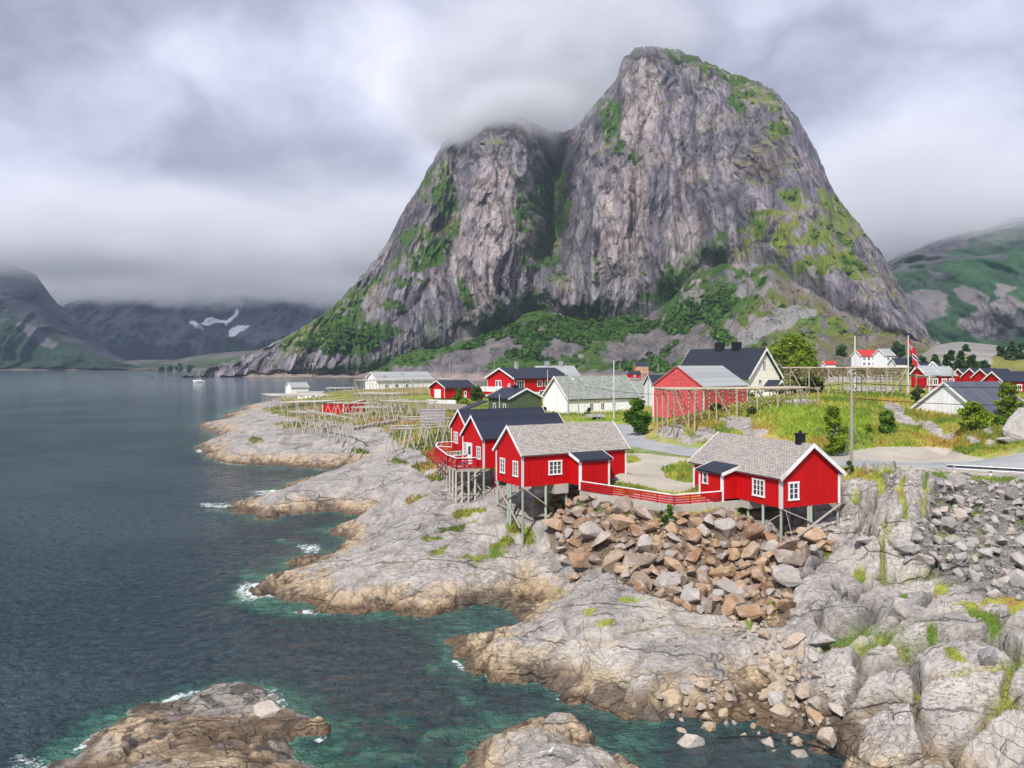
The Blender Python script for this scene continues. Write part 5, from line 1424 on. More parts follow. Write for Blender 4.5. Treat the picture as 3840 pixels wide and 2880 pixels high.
# cream house with the tall dark roof
ch = house('house', 'cream house with a tall dark tiled roof and two black chimneys', 'house', atd(748.5, 178), 120, -1, 24, 10.3, 9.0, 4.8, 6.3, M_CREAM_WALL, M_ROOF_TILE, over=0.9, gover=0.8, th=0.3, bargew=0.45, corners=False)
chimney(ch, 8.6, 5.15, 2.2, 1.2, 1.9); chimney(ch, 14.2, 5.15, 2.3, 1.2, 1.9)
window(ch.t, ch.pt(0, 5.15, 7.4), ch.g, -ch.r, 0.8, 1.9, 2, 4, fw=0.15)
for q in (3.8, 6.9): window(ch.t, ch.pt(0, q, 3.6), ch.g, -ch.r, 0.9, 0.9, 2, 1, fw=0.18)
pg = house('porch', 'small white gabled porch at the right side of the cream house', 'porch', atd(775, 168), 120, -1, 3.0, 3.4, 9.0, 2.4, 1.6, M_CREAM_WALL, M_ROOF_TILE, over=0.4, gover=0.4, th=0.2, bargew=0.4, corners=False)
# small dark and grey roofs between the warehouse and the barn
gr_ = house('house', 'white walled house with a grey slate roof and a roof window, right of the warehouse', 'house', atd(634.0, 185), 12, 1, 7.6, 9, 5.5, 3.6, 3.2, M_WHITE_WALL, M_SLATE_GREEN, over=0.4, gover=0.3, th=0.2, bargew=0.3, corners=False)
dr_ = house('house', 'house with a black pitched roof half hidden behind the red barn', 'house', atd(653.5, 175), 10, 1, 7, 6.0, 7.0, 4.9, 2.2, M_WHITE_WALL, M_ROOF_DARK, over=0.3, gover=0.3, th=0.2, corners=False)
# white building with ribbed dark roof on the right
wb = house('boathouse', 'white gabled building with a ribbed dark metal roof behind the grassy bank', 'building', (57.7, 93.8), 15, 1, 8.2, 12.2, 6.2, 4.2, 4.0, M_WHITE_WALL, M_ROOF_METAL, over=0.35, gover=0.3, th=0.15, bargew=0.3, corners=False)

# distant buildings
def far_house(name, label, px, py0, d, L, W, hw, rise, ang=20, side=1, wall=None, roof=None, wins=0, cat='house', group=None, wr=1):
    z0 = CAM_H - (py0-HOR)*d/FPX
    h = house(name, label, cat, atd(px, d), ang, side, L, W, z0, hw, rise, wall or M_RED, roof or M_ROOF_DARK, over=0.4, gover=0.4, th=0.25, bargew=0.35, corners=False, group=group)
    for k in range(wins):
        for r_ in range(wr):
            window(h.t, h.pt(L*(k+0.5)/wins, 0, hw*(0.5 if wr == 1 else (0.28+0.48*r_))), h.r, -h.g, 1.0, 1.2, 2, 1, fw=0.22)
    return h
far_house('house', 'orange two storey house with a dark hipped roof below the scree', 635.6, 374.2, 560, 9.5, 8.5, 6.0, 2.3, 3, 1, M_ORANGE_WALL, wins=4, wr=2)
far_house('boathouse', 'tiny red boathouse on the far shore, below the orange house', 628.5, 377.8, 520, 8.5, 5, 2.6, 1.8, 8, 1, wins=1, cat='building')
far_house('house', 'white villa with a red tiled roof, below the mountain on the right', 862, 366.8, 330, 8.5, 8, 4.6, 2.4, 8, 1, M_WHITE_WALL, M_ROOF_RED, wins=4, wr=2)
far_house('house', 'white gabled house with a white roof, right of the red roofed villa', 886, 367.5, 315, 4.4, 7.4, 4.8, 2.6, 15, 1, M_WHITE_WALL, M_ROOF_ASBESTOS, wins=2, wr=2)
far_house('pavilion', 'low dark roofed pavilion with a white railing, right of the white gabled house', 896, 368, 300, 6.0, 5, 1.6, 1.9, 5, 1, M_WHITE_WALL, M_ROOF_DARK, wins=0, cat='building')
far_house('house', 'low house with an orange red roof behind the tall yellow green tree', 826, 368, 350, 4.6, 5, 1.6, 1.3, 3, 1, M_WHITE_WALL, M_ROOF_RED)
far_house('house', 'white house with dark roof and carved gables, above the small red cabins', 923.5, 378.5, 235, 6.6, 4.4, 2.4, 2.1, 6, 1, M_WHITE_WALL, M_ROOF_DARK, wins=2)
far_house('house', 'white gable end with carved barge boards, right of the carved gabled house', 941, 378.5, 228, 1.6, 4.4, 2.4, 2.3, 60, 1, M_WHITE_WALL, M_ROOF_DARK, wins=1)
for i, (px, py, d, L, rm, lb) in enumerate([(926.5, 388.5, 175, 3.2, M_ROOF_ASBESTOS, 'small red cabin with a pale roof, left of the ribbed metal roof'), (940.5, 388.5, 180, 4.2, M_ROOF_ASBESTOS, 'red cabin with a pale grey roof just above the ribbed metal roof')]):
    far_house('harbour_cabin', lb, px, py, d, L, 4.6, 3.0, 1.9, 15, 1, roof=rm, wins=2, cat='cabin', group='red harbour cabins on the right')
for i, (px, py, d, L, lb) in enumerate([(967, 388, 215, 7, 'leftmost red cabin of the dark roofed harbour row'), (979, 388, 210, 8, 'second red cabin from the left in the dark roofed harbour row'),
                                    (990, 389, 205, 8, 'third red cabin from the left in the dark roofed harbour row'), (1003, 394, 185, 9, 'largest red cabin of the dark roofed harbour row, at the right edge')]):
    far_house('harbour_cabin', lb, px, py, d, L, 6.0, 3.0, 2.1, 10, 1, wins=3, cat='cabin', group='red harbour cabins on the right')
# ------------------------------------------------------------------ fish drying racks
rnd = random.Random(11)
def rack_rows(a, b, top, rows=3, width=3.0, every=2.3, hgt=None, label='', group='wooden fish drying racks', mat=None, flat=False, heads=False, posts=True):
    """a, b: (x, y) ends of the near edge; top: height of the rails at a and b"""
    a = Vector((a[0], a[1], 0)); b = Vector((b[0], b[1], 0)); mat = mat or M_WOOD
    za, zb = top if isinstance(top, (tuple, list)) else (top, top)
    d = (b-a).normalized(); n = Vector((-d.y, d.x, 0)); L = (b-a).length
    t = thing('drying_rack', (a.x, a.y, hz(a.x, a.y)), label, 'drying rack', group)
    k = max(2, round(L/every)); J = rnd.uniform
    for i in range(k+1):
        p = a.lerp(b, i/k); zt = za + (zb-za)*i/k
        for r_ in range(rows):
            m = MB()
            q = p + n*(width*r_/max(1, rows-1) if rows > 1 else 0)
            sp = (0.9 + 0.25*(zt-hz(q.x, q.y)))*0.5
            if posts and flat:
                m.tube([(q.x+J(-.1,.1), q.y, hz(q.x, q.y)-0.2), (q.x, q.y, zt)], [0.11, 0.085], 5)
                if (i+r_) % 2 == 0:
                    q2 = q + d*every*0.8*(1 if i < k else -1)
                    m.tube([(q2.x, q2.y, hz(q2.x, q2.y)-0.2), (q.x, q.y, zt-0.1)], 0.08, 5)
            else:
                for sg in (-1, 1):
                    f = q + d*sg*sp*J(0.7, 1.2) + n*sg*0.25
                    m.tube([(f.x, f.y, hz(f.x, f.y)-0.2), tuple(Vector((q.x, q.y, zt)) - d*sg*0.22 + UP*J(0.05, 0.35))], [0.115, 0.08], 5)
            m.tube([tuple(q - d*0.32 + UP*(zt-0.22)), tuple(q + d*0.32 + UP*(zt-0.22))], 0.06, 4)
            m.build('trestle', mat, t)
    nr = rows if not flat else max(rows, int(width/0.42))
    for r_ in range(nr):
        m = MB(); w0 = width*r_/max(1, nr-1) if nr > 1 else 0
        p0 = a + n*w0 - d*J(0.2, 0.7); p1 = b + n*w0 + d*J(0.2, 0.7)
        p0.z = za + J(-0.03, 0.05); p1.z = zb + J(-0.03, 0.05); mid = p0.lerp(p1, 0.5) - UP*J(0, 0.12)
        m.tube([p0, mid, p1], [0.10, 0.09, 0.075], 5)
        if not flat: 
            m.tube([p0+n*0.16+UP*0.02, mid+n*0.2, p1+n*0.14], [0.08, 0.08, 0.065], 5)
        m.build('rail', mat, t)
    if flat or rows > 1:
        m = MB()
        for i in range(k+1):
            p = a.lerp(b, i/k); zt = za + (zb-za)*i/k - 0.13
            m.tube([tuple(p - n*0.3 + UP*zt), tuple(p + n*(width+0.3) + UP*zt)], 0.07, 5)
        m.build('cross_beams', mat, t)
    if heads:
        V = []; F = []
        for i in range(int(L*14)):
            p = a + d*J(0, L) + n*J(0, width); zz = za - J(0.3, 1.5)
            r_ = J(0.10, 0.2)
            base = len(V)
            for q in ((r_,0,0),(-r_,0,0),(0,r_*0.7,0),(0,-r_*0.7,0),(0,0,r_*1.8),(0,0,-r_*1.8)): V.append((p.x+q[0], p.y+q[1], zz+q[2]))
            for f in ((0,2,4),(2,1,4),(1,3,4),(3,0,4),(2,0,5),(1,2,5),(3,1,5),(0,3,5)): F.append([base+x for x in f])
        o = raw_mesh('hanging_fish_heads', V, F, M_FISH, t); o['kind'] = 'stuff'
    return t
def rk(pa, ya, da, pb, yb, db, **kw):
    A = at(pa, ya, da); B = at(pb, yb, db)
    return rack_rows((A.x, A.y), (B.x, B.y), (A.z, B.z), **kw)
rk(271,396,215, 329,395,222, rows=4, width=16, flat=True, every=4.5, label='outermost pale rack at the tip of the headland, in front of the low white shed')
rk(279,402.8,190, 323,401.4,186, rows=4, width=9, flat=True, every=2.4, label='flat topped rack left of the red shed')
rk(326,388.2,300, 353,388,300, rows=2, width=6, flat=True, every=4, label='far small rack at the water, left of the long white building')
rk(354,380.3,268, 412,379.2,262, rows=3, width=10, flat=True, every=3.6, label='long rack right in front of the long white building')
rk(413,379.5,262, 452,378.6,255, rows=2, width=8, flat=True, every=4, label='long rack between the long white building and the red garage')
rk(354,393.2,192, 392,394,188, rows=4, width=7, every=2.0, label='tall rack right behind the red shed')
rk(382,401,155, 419,402.2,150, rows=3, width=5, every=2.4, label='tall rack in front of the red garage, left of the grey box shed')
rk(353,407.4,158, 387,407.6,155, rows=2, width=3, every=2.2, label='short rack in the middle of the headland, nearer the sea than the red shed')
rk(328,402.8,176, 368,403.2,172, rows=2, width=2.5, every=2.4, label='rack standing right in front of the red shed')
rk(290,411.3,143, 326,414.7,140, rows=2, width=2.5, every=2.2, label='rack at the seaward edge of the headland, left of the long slanting rail')
rk(307,409.9,142, 352,418.5,128, rows=1, every=2.6, label='rack with one long slanting rail above the dry stone wall')
rk(394,428.8,102, 445,426.5,104, rows=2, width=4.0, every=2.6, label='nearest rack of the headland, left of the red trestle')
rk(408,419.2,118, 448,417.8,120, rows=2, width=4.5, every=2.8, label='rack in front of the grey box shed')
rk(344,413.5,147, 364,414.0,145, rows=1, every=2.0, label='smallest rack, just behind the dry stone wall')
rk(674,389.6,98, 818,388.2,101, rows=4, width=6.5, flat=True, every=2.8, mat=M_WOOD_TAN, label='long flat topped rack in front of the worn red barn')
rk(790,367.8,122, 907,368.0,118, rows=3, width=8, flat=True, every=3.0, mat=M_WOOD_TAN, heads=True, label='high flat topped rack hung with dried fish heads, on the hilltop')
rk(900,373.0,130, 932,377.0,130, rows=2, width=5, flat=True, every=2.4, mat=M_WOOD_TAN, label='low end rack to the right of the flagpole')

# dry stone wall on the headland
m = MB(); rnd2 = random.Random(5); W0 = on(309, 431, 3.7); W1 = on(352, 433, 4.1); W2 = on(398, 425, 4.8)
sw = thing('dry_stone_wall', W0, 'low dry stone wall of grey blocks below the racks', 'wall')
for a, b, n in ((W0, W1, 26), (W1, W2, 30)):
    for k in range(n):
        for lay in range(3):
            p = a.lerp(b, (k+rnd2.random()*0.6)/n); s_ = rnd2.uniform(0.35, 0.6)
            z = hz(p.x, p.y) + lay*0.32 - 0.15
            c = Vector((p.x, p.y, z)); q = rnd2.uniform(-0.3, 0.3); u = Vector((math.cos(q), math.sin(q), rnd2.uniform(-.1, .1)))
            m.box(c - u*s_*0.6, u*s_*1.3, Vector((0, 0.5, 0)), Vector((0.03, 0, 0.30)))
m.build('stones', M_BOULDER_GREY, sw)

# ------------------------------------------------------------------ poles, lamps, flags and wires
def pole(px, ytop, d, label, r=0.11, name='utility_pole', cat='pole', ybot=None, mat=None, arm=None, lamp=False, group=None):
    x, y = atd(px, d); zb = hz(x, y) if d < 440 else CAM_H - (ybot-HOR)*d/FPX
    if ybot and d >= 60: zb = min(zb, CAM_H - (ybot-HOR)*d/FPX)
    zt = CAM_H - (ytop-HOR)*d/FPX
    t = thing(name, (x, y, zb), label, cat, group)
    m = MB(); m.tube([(x, y, zb-0.3), (x, y, zt)], [r*1.15, r*0.8], 8); m.build('shaft', mat or M_WOOD, t)
    if arm:
        m = MB(); m.beam((x-arm, y, zt-0.5), (x+arm, y, zt-0.5), 0.09); 
        for s in (-arm, 0, arm): m.tube([(x+s*0.9, y, zt-0.48), (x+s*0.9, y, zt-0.25)], 0.05, 5)
        m.build('crossarm', M_WOOD, t)
    if lamp:
        m = MB(); m.tube([(x, y, zt-0.6), (x-0.5, y-0.5, zt-0.35), (x-0.9, y-0.9, zt-0.35)], 0.035, 5); m.build('lamp_arm', M_METAL, t)
        m = MB(); c = Vector((x-1.1, y-1.1, zt-0.38)); m.tube([c-Vector((.45,.3,0)), c-Vector((.25,.15,-.06)), c, c+Vector((.3,.2,0))], [0.08, 0.2, 0.22, 0.1], 8); m.build('lamp_head', M_WHITE_GLOSS, t)
    return t, Vector((x, y, zt))
_, TA = pole(568.3, 382.3, 131, 'tall grey pole carrying the cable, in front of the corner of the white warehouse', arm=None)
_, TL = pole(578.7, 377.5, 150, 'street lamp with a white head in front of the white warehouse', r=0.09, name='street_lamp', cat='street lamp', lamp=True, mat=M_METAL)
_, TB = pole(851.6, 371.5, 66.5, 'tallest bare timber pole, beside the road right of the cabin with the chimney', r=0.135)
m = MB(); x, y = atd(851.6, 66.5); tp = bpy.data.objects[_.name]
m.tube([(x-0.05, y, TB.z-0.35), (x-0.3, y-0.1, TB.z+0.0), (x, y, TB.z+0.15)], [0.1, 0.16, 0.1], 8); m.build('pole_cap', M_WHITE_GLOSS, _)
m = MB()
for q in ((-1.6, -1.2), (1.4, -0.8), (-0.6, -1.6)): m.tube([(x, y, TB.z-4.4), (x+q[0], y+q[1], hz(x+q[0], y+q[1]))], 0.015, 4)
m.build('guy_wire', M_METAL, _)
_, TC = pole(952.5, 368.7, 108, 'bare timber pole in front of the ribbed metal roof', arm=0.5)
pole(929.4, 373.8, 125, 'short white painted pole left of the ribbed metal roof', mat=M_WHITE, r=0.14)
pole(854.9, 336.0, 150, 'tall white mast rising behind the rack on the hilltop', mat=M_WHITE, r=0.16, name='mast', cat='mast')
pole(449.7, 362.6, 235, 'tall timber pole beside the red garage', r=0.16)
pole(494.3, 360.2, 262, 'thin pole rising behind the roof of the red two storey house', r=0.1)
pole(565.5, 364, 215, 'thin white mast right of the red two storey house', r=0.09, mat=M_WHITE)
pole(547.6, 370, 180, 'thin white pole in front of the right part of the red two storey house', r=0.09, mat=M_WHITE)
pole(648.2, 377.5, 150, 'thin grey pole left of the worn red barn', r=0.09, mat=M_METAL)
pole(499.5, 394.0, 131, 'thin white pole in front of the dark green house', r=0.07, mat=M_WHITE)
for px, yt, yb, lb in ((478.7, 366, 373, 'far pole on the shore left of the red two storey house'), (619.8, 361.8, 370, 'far pole left of the orange house'), (658.3, 363, 371, 'far pole right of the orange house')):
    pole(px, yt, 640, lb, r=0.35, ybot=yb)
# flagpoles
fpx, fd = 613.9, 141
t, T = pole(fpx, 361.8, fd, 'white flagpole without a flag in front of the white warehouse', r=0.12, name='flagpole', cat='flagpole', mat=M_WHITE)
m = MB(); m.tube([T, T+UP*0.12, T+UP*0.25], [0.1, 0.15, 0.03], 8); m.build('finial', M_WHITE_GLOSS, t)
t, T = pole(908.2, 337.0, 128, 'white flagpole flying a limp flag', r=0.11, name='flagpole', cat='flagpole', mat=M_WHITE)
m = MB(); m.tube([T, T+UP*0.12, T+UP*0.25], [0.1, 0.15, 0.03], 8); m.build('finial', M_WHITE_GLOSS, t)
def flag():
    m_, w = new_mat('flag_cloth')
    uv = w.add('ShaderNodeUVMap').outputs[0]; sp = w.add('ShaderNodeSeparateXYZ', {0: uv})
    def band(s, lo, hi):
        return w.math('MULTIPLY', w.math('GREATER_THAN', s, lo), w.math('LESS_THAN', s, hi))
    U, V_ = sp.outputs[0], sp.outputs[1]
    wht = w.math('MAXIMUM', band(U, 6/22, 10/22), band(V_, 6/16, 10/16)); blu = w.math('MAXIMUM', band(U, 7/22, 9/22), band(V_, 7/16, 9/16))
    c = w.mix(wht, (0.55, 0.015, 0.04, 1), (0.8, 0.8, 0.8, 1)); c = w.mix(blu, c, (0.01, 0.03, 0.15, 1))
    d_ = w.add('ShaderNodeBsdfPrincipled', {'Base Color': c, 'Roughness': 0.8}); finish(w, d_)
    nu, nv = 22, 12; V = []; UVs = []
    for i in range(nu+1):
        for j in range(nv+1):
            u = i/nu; v = j/nv
            x = T.x + 0.14 + u*1.9*(0.75) + 0.12*math.sin(u*9+v*2); z = T.z - 0.3 - (1-v)*2.0 - u*3.9*(0.75 + 0.2*(1-v)); y = T.y + 0.25*math.sin(u*13 + v*3)
            V.append((x, y, z)); UVs.append((u, v))
    F = [[i*(nv+1)+j, (i+1)*(nv+1)+j, (i+1)*(nv+1)+j+1, i*(nv+1)+j+1] for i in range(nu) for j in range(nv)]
    o = raw_mesh('flag', V, F, m_, t, True)
    ul = o.data.uv_layers.new(name='uv')
    for l in o.data.loops: ul.data[l.index].uv = UVs[l.vertex_index]
flag()
def wire(a, b, sag, label, n=14):
    m = MB(); pts = [a.lerp(b, k/n) - UP*sag*4*(k/n)*(1-k/n) for k in range(n+1)]
    m.tube(pts, 0.028, 4); o = m.build('overhead_cable', M_BLACK); tag(o, label, 'cable')
wire(TA - UP*0.1, TB - UP*1.0, 1.5, 'black cable running from the pole by the warehouse to the tall roadside pole')
wire(TB - UP*1.0, Vector((62, 70, 15.4)), 0.5, 'upper black cable running right from the tall roadside pole')
wire(TB - UP*2.3, Vector((62, 72, 13.6)), 0.6, 'lower black cable running right from the tall roadside pole')
wire(TA - UP*0.3, wh.pt(0.0, 0.2, 1.6), 1.2, 'short cable drooping from the pole to the wall of the white warehouse')

# ------------------------------------------------------------------ guard rail
G = [on(952, 477.5, 6.75), on(988, 479.5, 6.75), on(1026, 482, 6.75), on(1068, 485, 6.75)]
gr = thing('guard_rail', G[0], 'grey steel guard rail along the road above the rubble slope', 'guard rail')
for p in G:
    z = hz(p.x, p.y); m = MB(); m.box((p.x-0.1, p.y-0.42, z-0.5), (0.2, 0, 0), (0, 0.2, 0), (0, 0, 7.98-z+0.5)); m.build('rail_post', M_WHITE, gr)
a = Vector((G[0].x-0.5, G[0].y-0.1, 7.78)); b = Vector((G[-1].x, G[-1].y-0.1, 7.78))
m = MB(); d = (b-a).normalized(); n = Vector((d.y, -d.x, 0)); prof = [(0.0, 0.16), (0.07, 0.13), (0.07, 0.07), (0.0, 0.03), (0.0, -0.03), (0.07, -0.07), (0.07, -0.13), (0.0, -0.16)]
for q in (a, b): m.v += [q + n*(0.02+u) + UP*v for u, v in prof] + [q + n*(u) + UP*v for u, v in prof]
for k in range(7): m.f.append([k, k+1, 16+k+1, 16+k]); m.f.append([8+k+1, 8+k, 24+k, 24+k+1])
m.f += [[0, 16, 24, 8], [7, 15, 31, 23], [0, 8, 15, 7], [16, 23, 31, 24]]
m.build('beam', M_ROOF_METAL, gr)  # dark metal paints the shade inside the beam's hollow
for zz in (0.15, -0.15):
    m = MB(); m.beam(a + n*0.10 + UP*zz, b + n*0.10 + UP*zz, 0.05, 0.07); m.build('beam_highlight', M_WHITE, gr)  # added white strips paint the light along the beam's top and bottom

# ------------------------------------------------------------------ trailer
def trailer():
    c = on(596, 421.0, 6.35); L, Wd = 3.4, 1.5; z = hz(c.x, c.y)
    t = thing('trailer', (c.x, c.y, z), 'grey open flatbed trailer parked in front of the white warehouse', 'trailer')
    u = Vector((0.97, 0.2, 0)); v = Vector((-0.2, 0.97, 0)); o = Vector((c.x, c.y, z))
    m = MB(); m.box(o - u*L/2 + UP*0.6, u*L, v*Wd, UP*0.12)
    for a_, b_, t_ in ((0, L, v*0.05), ): pass
    m.box(o - u*L/2 + UP*0.72, u*L, v*0.05, UP*0.35); m.box(o - u*L/2 + v*(Wd-0.05) + UP*0.72, u*L, v*0.05, UP*0.35)
    m.box(o - u*L/2 + v*0.052 + UP*0.722, u*0.05, v*(Wd-0.104), UP*0.346); m.box(o + u*(L/2-0.05) + v*0.052 + UP*0.722, u*0.05, v*(Wd-0.104), UP*0.346)
    m.build('bed', M_METAL, t)
    m = MB(); m.beam(o - u*L/2 + v*Wd/2 + UP*0.55, o - u*(L/2+1.3) + v*Wd/2 + UP*0.5, 0.1); m.build('drawbar', M_METAL, t)
    for s in (0.2, 0.95):
        for q in (-0.12, Wd+0.0):
            p = o + u*s + v*q + UP*0.3; m = MB()
            m.tube([p, p + v*0.18], 0.3, 14); w_ = m.build('wheel', M_RUBBER, t)
            m = MB(); m.tube([p - v*0.012, p + v*0.02], 0.15, 10); m.build('rim', M_METAL, w_)
trailer()

# ------------------------------------------------------------------ motor boat
def boat():
    o = Vector((*atd(199, 690), 0)); t = thing('motor_boat', o, 'small white cabin cruiser crossing the fjord', 'boat')
    n = 14; V = []; ring = 7
    for i in range(n+1):
        s = i/n; x = -5.5 + 11*s; wd = 1.65*math.sin(math.pi*min(1, 0.28+0.72*s)**1.0 if False else math.pi*(0.5 - 0.5*(1-s)**2.2 if s < 1 else 0.5)) if False else 1.65*(1-(1-s)**3)*0.98+0.05
        sh = 1.15 + 0.5*(1-s)**2
        for k in range(ring):
            a = k/(ring-1)*2-1
            V.append(o + Vector((x + (1-abs(a))*0.6*(1 if s < 0.1 else 0), wd*a*(1-0.0), -0.5 + (sh+0.5)*abs(a)**1.6)))
    F = [[i*ring+k, (i+1)*ring+k, (i+1)*ring+k+1, i*ring+k+1] for i in range(n) for k in range(ring-1)]
    m = MB(); m.v = V; m.f = F + [[i*ring, i*ring+ring-1, (i+1)*ring+ring-1, (i+1)*ring] for i in range(n)] + [[n*ring+k for k in range(ring)]]
    m.build('hull', M_WHITE_GLOSS, t, True)
    m = MB(); z = 1.1
    m.hexa([o+Vector((-2.6,-1.1,z)), o+Vector((1.8,-1.2,z)), o+Vector((1.8,1.2,z)), o+Vector((-2.6,1.1,z))], [o+Vector((-1.2,-0.95,z+1.5)), o+Vector((1.5,-1.0,z+1.5)), o+Vector((1.5,1.0,z+1.5)), o+Vector((-1.2,0.95,z+1.5))])
    cab = m.build('cabin', M_WHITE_GLOSS, t)
    m = MB(); m.box(o+Vector((-1.3,-1.16,z+0.55)), (2.6,0,0), (0,0.05,0), (0,0,0.6)); m.build('window', M_GLASS, cab)
    m = MB(); m.box(o+Vector((-1.4,-1.15,z+1.51)), (3.6,0,0), (0,2.3,0), (0,0,0.12)); m.build('cabin_roof', M_WHITE_GLOSS, t)
    m = MB(); m.tube([o+Vector((0.6,0,z+1.63)), o+Vector((0.8,0,z+3.2))], 0.05, 5); m.build('mast', M_METAL, t)
boat()

# ------------------------------------------------------------------ hose in the inlet
pts = [on(718, 737.5, 0.12), on(745, 736, 0.2), on(775, 737.5, 0.2), on(805, 743, 0.2), on(835, 752, 0.25), on(865, 768, 0.35), on(885, 785, 0.4)]
m = MB(); sm = []
for a, b in zip(pts[:-1], pts[1:]): sm += [a.lerp(b, k/4) for k in range(4)]
m.tube(sm + [pts[-1]], 0.035, 6); tag(m.build('hose', M_BLACK, smooth=True), 'long black hose lying across the shallow rocky inlet', 'hose')

# ------------------------------------------------------------------ person on the deck
def person():
    base = cc.pt(-0.75, 2.0, -0.1); f = -cc.r; s = cc.g
    t = thing('person', base, 'person in a blue top sitting on the deck in front of the cabin door', 'person')
    def P(fx, sx, z): return base + f*fx + s*sx + UP*z
    def skin(name, joints, edges, mat, root=0):
        me = bpy.data.meshes.new(name); me.from_pydata([tuple(p-base) for p, r in joints], edges, []); me.update()
        o = bpy.data.objects.new(name, me); COL.objects.link(o); o.parent = t
        md = o.modifiers.new('skin', 'SKIN'); md.use_smooth_shade = True
        for i, (p, r) in enumerate(joints): me.skin_vertices[0].data[i].radius = (r, r)
        me.skin_vertices[0].data[root].use_root = True
        o.modifiers.new('sub', 'SUBSURF').levels = 2; me.materials.append(mat)
        return o
    # seat at 0.35 m on a low crate, leaning slightly forward
    J = [(P(0,0,0.42),0.15),(P(0.03,0,0.62),0.135),(P(0.06,0,0.84),0.155),(P(0.08,0,0.98),0.055),(P(0.12,0,1.07),0.075),(P(0.13,0,1.18),0.088),(P(0.12,0,1.25),0.06),
         (P(0.06,0.18,0.9),0.062),(P(0.12,0.24,0.66),0.045),(P(0.34,0.16,0.58),0.036),(P(0.42,0.13,0.58),0.03),
         (P(0.06,-0.18,0.9),0.062),(P(0.12,-0.24,0.66),0.045),(P(0.34,-0.16,0.58),0.036),(P(0.42,-0.13,0.58),0.03),
         (P(0.05,0.11,0.42),0.1),(P(0.45,0.14,0.50),0.075),(P(0.50,0.14,0.10),0.05),(P(0.64,0.15,0.045),0.04),
         (P(0.05,-0.11,0.42),0.1),(P(0.45,-0.14,0.50),0.075),(P(0.50,-0.14,0.10),0.05),(P(0.64,-0.15,0.045),0.04)]
    E = [(0,1),(1,2),(2,3),(3,4),(4,5),(5,6),(2,7),(7,8),(8,9),(9,10),(2,11),(11,12),(12,13),(13,14),(0,15),(15,16),(16,17),(17,18),(0,19),(19,20),(20,21),(21,22)]
    skin('body', J, E, M_SKIN)
    J2 = [(P(0,0,0.44),0.165),(P(0.03,0,0.62),0.15),(P(0.06,0,0.84),0.168),(P(0.06,0.18,0.9),0.075),(P(0.12,0.24,0.70),0.06),(P(0.06,-0.18,0.9),0.075),(P(0.12,-0.24,0.70),0.06)]
    skin('top', J2, [(0,1),(1,2),(2,3),(3,4),(2,5),(5,6)], M_BLUE)
    J3 = [(P(0,0,0.42),0.165),(P(0.05,0.11,0.42),0.115),(P(0.45,0.14,0.50),0.09),(P(0.49,0.14,0.18),0.068),(P(0.05,-0.11,0.42),0.115),(P(0.45,-0.14,0.50),0.09),(P(0.49,-0.14,0.18),0.068)]
    skin('trousers', J3, [(0,1),(1,2),(2,3),(0,4),(4,5),(5,6)], M_BLUE)
    J4 = [(P(0.06,0,1.17),0.085),(P(0.09,0,1.25),0.085),(P(0.04,0,1.08),0.07)]
    skin('hair', J4, [(0,1),(0,2)], M_HAIR)
    for sx in (0.14, -0.14):
        J5 = [(P(0.47,sx,0.05),0.05),(P(0.66,sx,0.04),0.042)]
        skin('shoe', J5, [(0,1)], M_BLACK)
    b = thing('deck_bench', base, 'low grey bench under the person on the deck', 'bench')
    m = MB(); m.box(P(-0.22,-0.7,0.26), f*0.4, s*1.4, UP*0.045); m.build('seat', M_DECK, b)
    for q in (-0.6, 0.5):
        m = MB(); m.box(P(-0.18,q,0.0), f*0.32, s*0.08, UP*0.26); m.build('leg', M_DECK, b)
person()
# ------------------------------------------------------------------ loose boulders
def boulder_mesh(name, seed, mat, flat=0.7, n=18):
    r = random.Random(seed); bm = bmesh.new()
    for k in range(n):
        v = Vector((r.gauss(0, 1), r.gauss(0, 1), r.gauss(0, 1))).normalized() * r.uniform(0.82, 1.05)
        bm.verts.new((v.x*r.uniform(0.9, 1.1), v.y*0.85, v.z*flat))
    bmesh.ops.convex_hull(bm, input=bm.verts)
    bmesh.ops.delete(bm, geom=[v for v in bm.verts if not v.link_faces], context='VERTS')
    bmesh.ops.dissolve_limit(bm, angle_limit=math.radians(14), verts=bm.verts, edges=bm.edges)
    bmesh.ops.bevel(bm, geom=list(bm.edges), offset=0.035, segments=1, profile=0.6, affect='EDGES')
    bmesh.ops.triangulate(bm, faces=bm.faces)
    bmesh.ops.subdivide_edges(bm, edges=[e for e in bm.edges if e.calc_length() > 0.5], cuts=1)
    for v in bm.verts:
        nn = Vector((r.gauss(0, 1), r.gauss(0, 1), r.gauss(0, 1)))*0.012
        v.co += nn
    me = bpy.data.meshes.new(name); bm.to_mesh(me); bm.free()
    for p in me.polygons: p.use_smooth = False
    me.materials.append(mat)
    return me
BM = {}
for key, mat, fl in (('brown', M_BOULDER_BROWN, 0.68), ('grey', M_BOULDER_GREY, 0.6), ('tan', M_BOULDER_TAN, 0.75)):
    BM[key] = [boulder_mesh(key+'_boulder', 100+i*7+len(key), mat, fl*(0.85+0.06*i), (10+i) if key != 'tan' else 18+i) for i in range(8)]
BV = {k: [(np.array([v.co for v in me.vertices]), np.array([list(p.vertices) for p in me.polygons if len(p.vertices) == 3])) for me in v_] for k, v_ in BM.items()}
